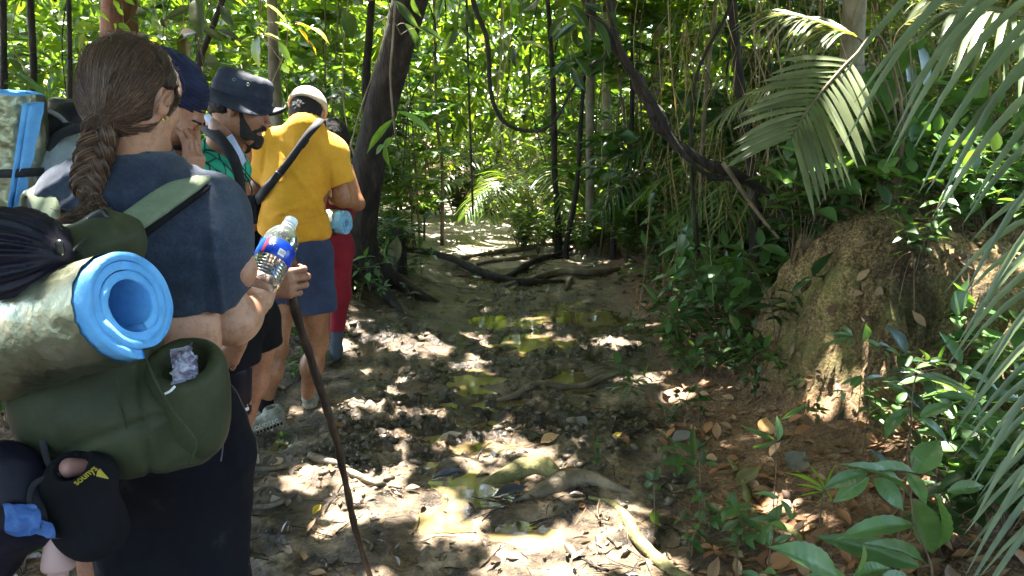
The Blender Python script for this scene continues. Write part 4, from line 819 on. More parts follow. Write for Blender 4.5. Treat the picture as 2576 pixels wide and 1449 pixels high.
def hand(wr, d, n, l, curl=((10, 20, 15),) * 4, thumb=((.55, .75, .2), (.8, .35, .35)), s=1.0, fore=None, h=.0032, spread=0.06, extra=()):
    """wr wrist, d to the fingers, n out of the palm, l to the thumb side"""
    wr, d, n, l = [np.asarray(v, float) for v in (wr, d, n, l)]; d = d / np.linalg.norm(d); n = n - d * (n @ d); n /= np.linalg.norm(n); l = np.cross(n, d) * np.sign(np.cross(n, d) @ l)
    pal = [union([cap(wr + d * .012 * s + l * x * .55 * s, wr + (d * .083 + l * x) * s, .0165 * s, .0135 * s) for x in (.026, .009, -.009, -.026)], .02)]
    pal.append(cap(wr + (d * .02 + l * .02 + n * .006) * s, wr + (d * .055 + l * .034 + n * .010) * s, .017 * s, .014 * s))
    fs = []
    for i, (lx, dx, a, b, c, r) in enumerate(FING):
        p = wr + (d * (.088 + dx) + l * lx) * s; an = 0; cu = curl[i]; sp = (lx / .03) * spread
        for k, (L, ang) in enumerate(zip((a, b, c), cu)):
            an += R(ang); v = d * math.cos(an) + n * math.sin(an) + l * sp * (1 if k == 0 else .5); v /= np.linalg.norm(v); q = p + v * L * s; fs.append(cap(p, q, (r + .0006 - k * .0008) * s, (r - .0004 - k * .0008) * s)); p = q
    p = wr + (d * .030 + l * .030 + n * .008) * s; rr = (.0125, .0105, .009); Ls = (.040, .030, .026)
    tv = [thumb[0], thumb[0], thumb[1]]
    for k in range(3):
        v = d * tv[k][0] + l * tv[k][1] + n * tv[k][2]; v = v / np.linalg.norm(v); q = p + v * Ls[k] * s; fs.append(cap(p, q, rr[k] * s, (rr[k] - .0015) * s)); p = q
    pr_ = [union(pal, .02)] + [('u', f, .0055 * s) for f in fs]
    if fore is not None: pr_.append(('u', cap(wr, fore[0], .026 * s, fore[1]), .03))
    return solid(pr_ + list(extra), h, .01, .01, 1)
def shell_hair(C, Mx, s, grow, cut, h=.005, amp=.002, pr=()):
    V, F = solid([xf(union([ell((-.012, 0, .03), (.098 + grow, .076 + grow, .094 + grow)), ell((-.035, 0, -.01), (.072 + grow, .066 + grow, .062 + grow))], .03), C, Mx, s)] + [('&', xf(c, C, Mx, s), .008) for c in cut] + list(pr), h, .01, .02, 1)
    return disp(V, F, amp * fbm(V, 70, 3, 3)), F
def ribbon(pts, w, nrm, th=.003, n=40, mat=None, name='strap', parent=None, rough=0, rib=0):
    """flat strap: pts centre line, nrm facing direction(s), w half width"""
    P = spline(pts, n); N0 = np.asarray(nrm, float); N0 = np.broadcast_to(N0, (n, 3)) if N0.ndim == 1 else spline(N0, n); T = np.gradient(P, axis=0); T /= np.linalg.norm(T, axis=1)[:, None]
    S = np.cross(T, N0); S /= np.linalg.norm(S, axis=1)[:, None]; N = np.cross(S, T); ww = np.interp(np.linspace(0, 1, n), np.linspace(0, 1, len(np.atleast_1d(w))), np.atleast_1d(w)) if np.ndim(w) else np.full(n, w); ww = ww[:, None]
    cols = []; m = 9 if rib else 3; us = np.linspace(-1, 1, m)
    for sg, us_ in ((1, us), (-1, us[::-1])):
        for u in us_: cols.append(P + S * ww * u + N * sg * th * (1 - .5 * abs(u) ** 3 + (rib * math.cos(u * 9.4) if rib else 0)))
    V = np.stack(cols, 1).reshape(-1, 3); k = len(cols); i = np.arange(n - 1)[:, None] * k; j = np.arange(k)[None]; jj = (j + 1) % k; F = np.stack([i + j, i + jj, i + k + jj, i + k + j], -1).reshape(-1, 4)
    e = [np.arange(k)[None, ::-1], (np.arange(k) + (n - 1) * k)[None]]
    if rough: V = V + rough * np.stack([fbm(V, 25, 3, q) for q in (1, 2, 3)], 1)
    return mk(name, V, [F] + e, mat or WEB, parent) if name else (V, [F] + e)
def text(s, P, X, Z, size, mat, parent, name='lettering', bend=None, th=.0006):
    """flat lettering at P, running along X, upright Z"""
    cu = bpy.data.curves.new('t', 'FONT'); cu.body = s; cu.size = size; cu.extrude = th; cu.align_x = 'CENTER'; cu.align_y = 'CENTER'; cu.resolution_u = 3
    o = bpy.data.objects.new('t', cu); COL.objects.link(o); dg = bpy.context.evaluated_depsgraph_get(); me = bpy.data.meshes.new_from_object(o.evaluated_get(dg)); bpy.data.objects.remove(o)
    V = np.empty(len(me.vertices) * 3); me.vertices.foreach_get('co', V); V = V.reshape(-1, 3); X = np.asarray(X, float); X /= np.linalg.norm(X); Z = np.asarray(Z, float); Z -= X * (X @ Z); Z /= np.linalg.norm(Z); N = np.cross(X, Z)
    W = np.asarray(P) + V[:, :1] * X + V[:, 1:2] * Z + V[:, 2:] * N if bend is None else bend(V)
    F = {}
    for p in me.polygons: F.setdefault(len(p.vertices), []).append(list(p.vertices))
    return mk(name, W, [np.array(f) for f in F.values()], mat, parent, smooth=False)
FOIL = M('crinkled foil', [(.15, .17, .11), (.27, .29, .20), (.44, .46, .36)], 10, .28, .7, 60, metallic=.9, bdist=.004, rough2=.45)
FOAM = M('blue foam', [(.07, .26, .56), (.11, .36, .72), (.16, .44, .80)], 14, .75, .5, 160, bdist=.003)
FOAM2 = M('pale blue foam', [(.16, .38, .56), (.24, .50, .70), (.3, .58, .76)], 14, .75, .4, 160, bdist=.003)
def foam_mat(name, label, E, n, r=.085, L=.5, r0=.034, turns=2.9, th=.0135, up=(0, 0, 1), squash=1.0, foam=FOAM, rot=0., seed=1, foil_from=.02, parent_loc=None, flap=None):
    """rolled sleeping mat: E centre of the near end, n its facing direction"""
    n = np.asarray(n, float); n /= np.linalg.norm(n); up = np.asarray(up, float); a = np.cross(up, n); a /= np.linalg.norm(a); b = np.cross(n, a); E = np.asarray(E, float)
    t = thing(name, label, 'sleeping mat', E - n * L / 2); m = int(turns * 64); ph = np.linspace(0, turns * 2 * np.pi, m); rad = r0 + (r - th / 2 - r0) * (ph / ph[-1]); rad = rad + .0008 * np.sin(ph * 1.3 + seed)
    ns = 26; s = np.concatenate([[0, .0015], np.linspace(.006, L - .006, ns), [L - .0015, L]]); rows = []
    for k, sv in enumerate(s):
        e = .8 if k in (0, len(s) - 1) else 1.0; w = .0045 * math.sin(sv * 9 + seed)
        off = -.010 * np.exp(-(ph[-1] - ph) / 2.2) if k == 0 else 0
        for sg in (1, -1):
            q = rad + sg * th / 2 * e * .86 + .0008 * noise(np.stack([ph * 3, np.full(m, sv * 30), np.full(m, sg * 3.)], 1), seed)
            c = (np.cos(ph + rot) * q)[:, None] * a + (np.sin(ph + rot) * q * squash)[:, None] * b; rows.append(E - n * (sv + 0) + c + b * w + (n * np.asarray(.006 * noise(np.stack([ph * 1.5, ph * 0, ph * 0 + seed], 1)) * (k == 0))[:, None]))
    V = np.concatenate(rows); F = []; j = np.arange(m - 1); nr = len(s)
    def q4(r0_, r1_): return np.stack([r0_ * m + j, r0_ * m + j + 1, r1_ * m + j + 1, r1_ * m + j], 1)
    for k in range(nr - 1): F += [q4(2 * k, 2 * k + 2), q4(2 * k + 1, 2 * k + 3)[:, ::-1]]
    F += [q4(0, 1)[:, ::-1], q4(2 * nr - 2, 2 * nr - 1)]
    for jj in (0, m - 1): F.append(np.array([[2 * k * m + jj, (2 * k + 1) * m + jj, (2 * k + 3) * m + jj, (2 * k + 2) * m + jj] for k in range(nr - 1)]))
    mk('foam_roll', V, np.concatenate(F), foam, t)
    # foil face: a crinkled layer round the outer turn, torn at the edge
    mm = 150; na = 70; ang = np.linspace(0, 2 * np.pi * .995, mm); ss = np.linspace(0, 1, na)[:, None]; edge = foil_from + .007 * noise(np.stack([ang * 1.3, ang * 0, ang * 0 + seed], 1)) + .004 * np.clip(noise(np.stack([ang * 9, ang * 0, ang * 0 + seed], 1)), 0, 1)
    S = edge[None] + (L - .01 - edge[None]) * ss; A_ = np.broadcast_to(ang, S.shape); PA = ph[-1] - 2 * np.pi + A_; rr_ = np.interp(PA, ph, rad) + th / 2 + .0022
    cr = .0009 * noise(np.stack([np.cos(A_) * 7, np.sin(A_) * 7, S * 60], -1), 3) + .0012 * (1 - 2 * np.abs(noise(np.stack([np.cos(A_) * 4, np.sin(A_) * 4, S * 22], -1), 5))) ; rr_ = rr_ + cr
    W = E - n * S[..., None] + (np.cos(PA + rot) * rr_)[..., None] * a + (np.sin(PA + rot) * rr_ * squash)[..., None] * b + b * (.0045 * np.sin(S * 9 + seed))[..., None]
    i = np.arange(na - 1)[:, None] * mm; jx = np.arange(mm - 1)[None]; mk('foil_cover', W.reshape(-1, 3), np.stack([i + jx, i + jx + 1, i + mm + jx + 1, i + mm + jx], -1).reshape(-1, 4), FOIL, t)
    return t, a, b, n
def person(name_label, base): return thing('person', name_label, 'person', base)
def shoe(heel, toe, hgt=.09, w=.045, up=(0, 0, 1), sole=.022, h=.0045):
    """returns upper and sole solids; heel/toe are points on the ground"""
    heel, toe, up = [np.asarray(v, float) for v in (heel, toe, up)]; d = toe - heel; L = np.linalg.norm(d); d = d / L; s = np.cross(d, up); s /= np.linalg.norm(s); u = np.cross(s, d); Mx = np.stack([d, s, u], 1)
    up_ = [ell((.24 * L, 0, .055), (.25 * L, w * .82, .045)), ell((.62 * L, 0, .036), (.36 * L, w * .95, .034)), cap((.17 * L, 0, .05), (.2 * L, 0, hgt), w * .85, w * .78)]
    U = solid([xf(g, heel, Mx) for g in up_] + [('-', xf(cap((.19 * L, 0, hgt * .9), (.2 * L, 0, hgt * 1.6), w * .62), heel, Mx), .006), ('&', xf(plane((0, 0, hgt), (0, 0, 1)), heel, Mx), .004), ('&', xf(plane((0, 0, sole * .7), (0, 0, -1)), heel, Mx), .004)], h, .03, .012, 1)
    S = solid([xf(union([ell((.25 * L, 0, sole * .5), (.26 * L, w * .95, .05)), ell((.66 * L, 0, sole * .5), (.345 * L, w * 1.1, .05))], .03), heel, Mx), ('&', xf(plane((0, 0, sole), (0, 0, 1)), heel, Mx), .005), ('&', xf(plane((0, 0, 0), (0, 0, -1)), heel, Mx), .004)], h, .03, .012, 1)
    return U, S, Mx
def zg(p): p = np.array(p, float); p[2] = hz(p[0], p[1]); return p

# ------------------------------------------------------------------ woman with the braid
def woman():
    HC = at(340, 250, 1.50); Mh = frame_yp(R(75), R(-8)); s = .84
    t = person('woman with a long brown braid and slate T-shirt holding a water bottle', zg(at(430, 1000, 1.45)))
    SL, SR, NB = at(190, 512, 1.48), at(532, 530, 1.52), at(338, 425, 1.50)
    EL, WR = at(582, 818, 1.50), at(648, 768, 1.61)
    WAI, HIP = at(400, 830, 1.45), at(415, 1080, 1.47)
    hd = head(HC, Mh, s, .0035, NB, .06)
    tors = solid([cap(NB + [0, 0, .02], NB - [0, 0, .12], .05, .09), cap(SL, SR, .048), ell(at(350, 620, 1.48), (.15, .10, .17)), ell(WAI, (.125, .095, .14)), ell(HIP, (.155, .11, .13)),
                  cap(SR, at(590, 680, 1.49), .048, .045)], .008, .06)
    arm = solid([cap(SR + [0.004, 0, -.03], EL, .046, .035), cap(EL, EL + (WR - EL) * .35, .038, .037), cap(EL + (WR - EL) * .3, WR, .037, .026)], .005, .035)
    hnd = hand(WR, at(664, 690, 1.70) - WR, (.15, -1, .1), (-1, -.2, 0), curl=((14, 16, 10), (10, 14, 10), (8, 12, 8), (8, 12, 8)), thumb=((.75, .30, .62), (1, -.05, .12)), s=.98, h=.003)
    armL = solid([cap(SL, at(60, 700, 1.55), .046, .04), cap(at(60, 700, 1.55), at(160, 800, 1.75), .038, .027)], .007, .03)
    legs = solid([cap(HIP + [x, 0, -.02], HIP + [x * 1.1, .0, -.45], .085, .055) for x in (-.08, .08)] + [cap(HIP + [x * 1.1, 0, -.45], np.array([HIP[0] + x * 1.2, HIP[1] + .02, .09]), .052, .036) for x in (-.08, .08)], .01, .03)
    V, F = join([hd, tors, arm, hnd, armL, legs]); mk('body', V, F, SK_W, t)
    # earring
    e = loc2w(HC, Mh, s, (-.004, -.086, -.045)); a = np.linspace(0, 2 * np.pi, 20); mk('earring', *tube(e + np.stack([np.cos(a) * .005, a * 0, np.sin(a) * .005], 1), .0011, 24, 6), smoothmat('gold', (.75, .5, .2), .25, metallic=1), t)
    # T-shirt
    TEE = clothmat('slate blue T-shirt', [(.014, .019, .034), (.026, .035, .058), (.048, .062, .092)], 1100, .95, blotch=9, sheen=.3, bump=.35, hea=.22)
    slv = at(547, 722, 1.50); slvL = at(110, 660, 1.54)
    pr_ = [cap(NB, NB - [0, 0, .1], .06, .12), cap(SL + [0, 0, -.004], SR + [0, 0, -.004], .050), cap(NB - [0, 0, .035], SR, .045, .05), cap(NB - [0, 0, .035], SL, .045, .05), ell(at(355, 620, 1.49), (.155, .112, .19)), ell(at(385, 760, 1.46), (.150, .108, .13)), cut(cap(SR, slv, .050, .067), plane(at(556, 745, 1.5), at(600, 822, 1.5) - at(575, 640, 1.49) + np.array([.05, 0, 0]))), cut(cap(SL, slvL, .052, .06), plane(slvL, slvL - SL)), cap(at(560, 620, 1.48), at(470, 760, 1.46), .05, .06)]
    V, F = solid(pr_ + [('&', plane(at(440, 772, 1.46), (0, 0, -1)), .006),
                        ('-', cap(HC + (NB - HC) * .2, NB + [0, 0, .012], .064, .066), .008),], .006, .055, .02, 2)
    n = np.arange(len(V)); sx, sy, _ = proj(V)
    d = wrinkle(V, (7, 6, 3.5), .0040, 4) + wrinkle(V, (3.5, 5, 9), .0032, 8) + wrinkle(V, (14, 12, 9), .0012, 18)
    d += .006 * np.exp(-((sx - 530 - .12 * (sy - 560)) / 9) ** 2) * sstep(470, 560, sy) - .005 * np.exp(-((sx - 508 - .05 * (sy - 560)) / 11) ** 2) * sstep(520, 620, sy)
    d += .007 * np.exp(-(((sx - 140) * .5 + (sy - 470)) / 10) ** 2) * np.exp(-((sx - 150) / 60) ** 2) + .005 * np.exp(-(((sx - 170) * .9 + (sy - 520)) / 9) ** 2) * np.exp(-((sx - 150) / 50) ** 2)
    rc = np.linalg.norm(V - (NB + [0, 0, .0]), axis=1); d += .004 * np.exp(-((rc - .088) / .006) ** 2) + .0035 * np.exp(-((rc - .115) / .008) ** 2)
    V = disp(V, F, d); mk('tshirt', V, F, TEE, t)
    a_ = np.linspace(0, 2 * np.pi, 40); cn = HC + (NB - HC) * .80
    mk('neckline', *tube(np.stack([cn[0] + .066 * np.cos(a_), cn[1] + .012 + .064 * np.sin(a_), NB[2] + .020 - .012 * np.sin(a_) * -1 + .004 * np.cos(a_)], 1), .0065, 60, 8), TEE, t)
    # trousers
    PANT = clothmat('black muddy trousers', [(.0015, .0015, .0025), (.003, .003, .005), (.006, .006, .009), (.006, .006, .009), (.030, .029, .027)], 700, .95, 4, sheen=0)
    nt_ = PANT.node_tree
    P_ = lambda x, y, Y=1.47: at(x, y, Y)
    V, F = solid([ell(HIP + [-.004, 0, 0], (.165, .125, .15)), cap(HIP + [.075, 0, -.08], P_(500, 1500), .098, .090), cap(HIP + [-.085, 0, -.08], P_(370, 1500), .10, .088), cap(P_(505, 1500), P_(500, 1500) - [0, 0, .5], .088, .07), cap(P_(370, 1500), P_(370, 1500) - [0, 0, .5], .086, .07), ('&', plane(P_(430, 985), (0, 0, 1)), .005)], .009, .06)
    V = disp(V, F, wrinkle(V, (8, 8, 3), .005, 5) + wrinkle(V, (4, 4, 9), .003, 6)); mk('trousers', V, F, PANT, t)
    MUDS = M('dried mud smear', [(.05, .045, .04), (.14, .13, .12)], 60, .95, .3)
    g = np.random.default_rng(4)
    # strap of the hip line of trousers cord
    mk('drawcord', *tube([P_(545, 1050, 1.36), P_(560, 1110, 1.345), P_(556, 1160, 1.345)], .0016, 16, 5), smoothmat('grey cord', (.1, .1, .12), .8), t)
    # hair: base and strands drawn back to the braid
    K = at(262, 312, 1.41); ck = np.array([-.012, 0, .034]); rad = np.array([.113, .096, .104])
    def surf(dv, grow=0):      # direction in head-local frame -> world point on the hair surface
        u = dv / np.linalg.norm(dv, axis=-1, keepdims=True); rr = 1 / np.sqrt(((u / (rad + grow)) ** 2).sum(-1, keepdims=True)); return HC + ((ck + u * rr) * s) @ Mh.T
    Kl = (K - HC) @ Mh / s - ck; Kd = Kl / np.linalg.norm(Kl)
    hb = solid([xf(ell(ck, rad - .002), HC, Mh, s), xf(ell((-.05, .012, -.018), (.062, .070, .060)), HC, Mh, s), cap(at(300, 285, 1.45), K, .055, .017), ('-', xf(ell((.080, 0, -.03), (.098, .12, .105)), HC, Mh, s), .01), ('-', xf(ell((-.0, -.084, -.020), (.034, .036, .050)), HC, Mh, s), .008), ('-', cap(at(360, 345, 1.47), NB, .045, .06), .01)], .0045, .035, .01, 2)
    HM, tt_, nn_, ll_ = newmat('brown hair'); o_ = nn_('OutputMaterial'); p_ = nn_('BsdfPrincipled', Roughness=.5); ll_(p_.outputs[0], o_.inputs[0]); ge = nn_('NewGeometry'); rp = ramp(nn_('ValToRGB'), [(0, (.034, .017, .010)), (.35, (.066, .035, .021)), (.65, (.10, .055, .033)), (.9, (.15, .085, .050)), (1, (.24, .14, .08))]); ll_(ge.outputs['Random Per Island'], rp.inputs[0]); ll_(rp.outputs[0], p_.inputs['Base Color']); p_.inputs['Specular IOR Level'].default_value = .4; p_.inputs['Anisotropic'].default_value = .6
    HB = M('brown hair base', [(.012, .007, .006), (.028, .016, .012), (.05, .028, .02)], 60, .5, .5, 200, spec=.4)
    hm = mk('hair', *hb, HB, t)
    S = 17000; u = rdirs(S); u[:, 0] = np.where(u[:, 0] > .62, .62, u[:, 0])
    ok = (u[:, 2] > -.72) & ~((u[:, 2] < -.05 + .35 * (u[:, 0] + .3)) & (u[:, 0] > -.3)) & ~((u[:, 2] < .12) & (u[:, 0] > .08)); u = u[ok]; S = len(u); N = 13; T = np.linspace(0, 1, N)
    dot = np.clip(u @ Kd, -1, 1); om = np.arccos(dot)[:, None, None]; ts = (T[None, :, None]) * np.ones((S, 1, 1)); so = np.maximum(np.sin(om), .02)
    dv = (np.sin((1 - ts) * om) * u[:, None] + np.sin(ts * om) * Kd) / so; wave = .03 * np.sin(ts * 5 + rng.uniform(0, 6, (S, 1, 1))) * ts * (1 - ts) * 4; dv = dv + wave * rng.normal(size=(S, 1, 3)) * .6
    gr = rng.uniform(-.001, .0055, (S, 1, 1)) + .002 * np.sin(ts * 9 + rng.uniform(0, 6, (S, 1, 1))); P = surf(dv, gr)
    rear = np.array([-.014, -.080, -.006])
    hbf = union([xf(ell(ck, rad - .002), HC, Mh, s), xf(ell((-.05, .012, -.018), (.062, .070, .060)), HC, Mh, s), cap(at(300, 285, 1.45), K, .055, .017)], .035)
    def hug(P, off):
        for _ in range(3):
            d = hbf(P)[..., None]; G = np.stack([hbf(P + e) - hbf(P - e) for e in np.eye(3) * .002], -1); G /= np.maximum(np.linalg.norm(G, axis=-1, keepdims=True), 1e-6); P = P + G * (off - d)
        return P
    P = hug(P, .0006 + np.abs(gr) * .8); Pl = (P - HC) @ Mh / s - rear; bad = (np.linalg.norm(Pl / [.028, .040, .046], axis=-1) < 1).any(1); P = P[~bad]; S = len(P)
    # gather into the braid start
    w_ = sstep(.80, 1.0, T)[None, :, None]; P = P * (1 - w_) + w_ * (K + (P[:, -1:] - K) * .2 + (rdirs(S) * .019)[:, None]); 
    Vh, Fh = strands(P, np.linspace(.00042, .0007, N)); hs = [(Vh, Fh)]
    # flyaways
    S2 = 420; u2 = rdirs(S2, .5); u2[:, 0] = np.minimum(u2[:, 0], -.05); u2[:, 2] = np.abs(u2[:, 2]); a_ = u2 + rng.normal(size=(S2, 3)) * .22; t2 = np.linspace(0, 1, 8)[None, :, None]; P2 = surf(u2[:, None] * (1 - t2) + a_[:, None] * t2, .002 + .016 * np.sin(t2 * 2.6) * rng.uniform(.3, 1, (S2, 1, 1))); hs.append(strands(P2, .00028))
    # braid
    BC = spline([K + [.0, .0, .012], at(250, 345, 1.405), at(240, 385, 1.40), at(228, 425, 1.392), at(222, 458, 1.386), at(226, 484, 1.38), at(236, 506, 1.376)], 90); Tb, Nb, Bb = frames(BC); view = np.array([.4, -1, .1]); X = np.cross(Tb, view); X /= np.linalg.norm(X, axis=1)[:, None]; Z = np.cross(X, Tb)
    q = np.linspace(0, 1, 90); sc = np.interp(q, [0, .12, .35, .75, .93, 1], [.85, 1.0, 1.05, .92, .55, .30]); core = []
    for k in range(3):
        ph = 2 * np.pi * (q * 2.15 + k / 3.0); C = BC + X * (.0155 * sc * np.sin(ph))[:, None] + Z * (.011 * sc * np.sin(2 * ph))[:, None]; T_, N_, B_ = frames(C)
        core.append(tube(C, .0138 * sc, 90, 10, .12, k)); S3 = 300; th = rng.uniform(0, 6.28, (S3, 1)); rr = (.0132 + rng.uniform(0, .003, (S3, 1)) + .002 * np.sin(q * 30 + th * 7)) * sc; tw = th + 2.2 * q[None] * 2.5
        PP = C[None] + rr[..., None] * (np.cos(tw)[..., None] * N_ + np.sin(tw)[..., None] * B_); hs.append(strands(PP, .0007))
    V, F = join(core); mk('braid', V, F, HB, hm)
    # loose tail spreading over the shoulder blade
    S4 = 700; E0 = BC[-1]; a0 = rng.normal(size=(S4, 3)) * [.007, .006, .006]; e1 = np.array([at(x, y, 1.335) for x, y in zip(rng.normal(232, 22, S4), rng.uniform(520, 548, S4))]); e2 = np.array([at(x, y, 1.325) for x, y in zip(np.where(rng.random(S4) < .45, rng.uniform(135, 210, S4), rng.uniform(205, 318, S4)), rng.uniform(535, 592, S4))]); t4 = np.linspace(0, 1, 12)[None, :, None]
    PP = (1 - t4) ** 2 * (E0 + a0)[:, None] + 2 * t4 * (1 - t4) * e1[:, None] + t4 ** 2 * e2[:, None] + .004 * np.sin(t4 * 12 + rng.uniform(0, 6, (S4, 1, 1))) * rng.normal(size=(S4, 1, 3)); hs.append(strands(PP, np.linspace(.001, .0005, 12)))
    V, F = join(hs); mk('hair_strands', V, F, HM, hm)
    mk('hair_tie', *tube(BC[-6:-1], .0105, 6, 12, .1), HAIR_B, hm)
    return t
woman()

def bottle():
    A0 = at(654, 716, 1.615); ax = at(722, 578, 1.74) - A0; ax = ax / np.linalg.norm(ax); L = .205
    t = thing('water_bottle', 'clear plastic water bottle with blue label and white cap held up in the woman\'s hand', 'bottle', A0); b = np.cross(ax, (0, 0, 1.)); b /= np.linalg.norm(b); c = np.cross(ax, b)
    def lathe(prof, sides=40, rib=0):
        P = np.array(prof); a = np.linspace(0, 2 * np.pi, sides, endpoint=False); V = (A0 + ax * P[:, :1])[:, None] + P[:, 1][:, None, None] * (np.cos(a)[None, :, None] * b + np.sin(a)[None, :, None] * c)
        m = len(P); i = np.arange(m - 1)[:, None] * sides; j = np.arange(sides)[None]; k = (j + 1) % sides; return V.reshape(-1, 3), np.stack([i + j, i + sides + j, i + sides + k, i + k], -1).reshape(-1, 4)
    m, tt, n, l = newmat('clear plastic'); o = n('OutputMaterial'); p = n('BsdfPrincipled', Roughness=.04); p.inputs['Transmission Weight'].default_value = .93; p.inputs['IOR'].default_value = 1.30; p.inputs['Base Color'].default_value = (.86, .93, 1, 1); p.inputs['Specular IOR Level'].default_value = 1.0; l(p.outputs[0], o.inputs[0])
    R0 = .0405; prof = [(0, .001), (0, .028), (.004, .036), (.012, R0)]
    for k in range(5): z = .014 + k * .0085; prof += [(z + .002, R0), (z + .0045, R0 - .0022), (z + .007, R0)]
    prof += [(.060, R0), (.108, R0), (.114, R0 - .002), (.120, R0), (.134, .0385), (.150, .032), (.164, .022), (.172, .0145), (.180, .0138)]
    mk('bottle_body', *lathe(prof), m, t)
    V, F = lathe([(.060, R0 + .0006), (.0605, R0 + .0012), (.107, R0 + .0012), (.1075, R0 + .0006)]); lab = mk('label', V, F, M('blue bottle label', [(.004, .035, .36), (.006, .055, .50), (.01, .12, .68)], 26, .3, 0, spec=.5), t)
    # label markings: barcode patch and pale lettering curved round the bottle
    camd = np.array([0, 0, CAM_H]) - (A0 + ax * .09); camd -= ax * (camd @ ax); camd /= np.linalg.norm(camd); sd_ = np.cross(ax, camd)
    def wrap(V, z0, a0, rr=R0 + .0016): a = a0 + V[:, 0] / rr; return A0 + ax * (z0 + V[:, 1])[:, None] + (rr + V[:, 2])[:, None] * (np.cos(a)[:, None] * camd + np.sin(a)[:, None] * sd_)
    sgn = 1 if (at(760, 640, 1.7) - A0) @ sd_ > 0 else -1
    def patch(x0, x1, z0, z1, mat, nm, off=0.0):
        xs = np.linspace(x0, x1, 8); V = np.array([[x, z, off] for z in (z0, z1) for x in xs]); F = np.array([[i, i + 1, i + 9, i + 8] for i in range(7)]); return mk(nm, wrap(V, 0, 0), F, mat, lab)
    WH = smoothmat('label white', (.8, .82, .85), .4); patch(sgn * .004, sgn * .020, .066, .083, WH, 'barcode_patch')
    INK = smoothmat('barcode ink', (.03, .03, .05), .5); xs = np.linspace(.006, .018, 9); V = np.concatenate([[[sgn * x, z, .0004], [sgn * (x + .0006), z, .0004]] for x in xs for z in (.070, .081)]); F = np.array([[4 * i, 4 * i + 1, 4 * i + 3, 4 * i + 2] for i in range(9)]); mk('barcode', wrap(V, 0, 0), F, INK, lab)
    text('er', None, (1, 0, 0), (0, 1, 0), .017, WH, lab, 'lettering', bend=lambda V: wrap(V * [sgn if sgn > 0 else 1, 1, 1], .088, -sgn * .35 if sgn > 0 else .35), th=.0002)
    patch(-sgn * .034, -sgn * .026, .062, .104, smoothmat('label red', (.55, .03, .05), .4), 'red_panel')
    mk('cap', *lathe([(.180, .0148), (.1805, .0165), (.196, .0162), (.198, .014), (.198, .0002)], 36), M('white cap plastic', [(.72, .78, .84), (.82, .86, .9)], 20, .35, .2, 300), t)
    V, F = lathe([(.172, .0150), (.1725, .0175), (.1755, .0175), (.176, .0150)]); mk('neck_ring', V, F, WH, t)
bottle()

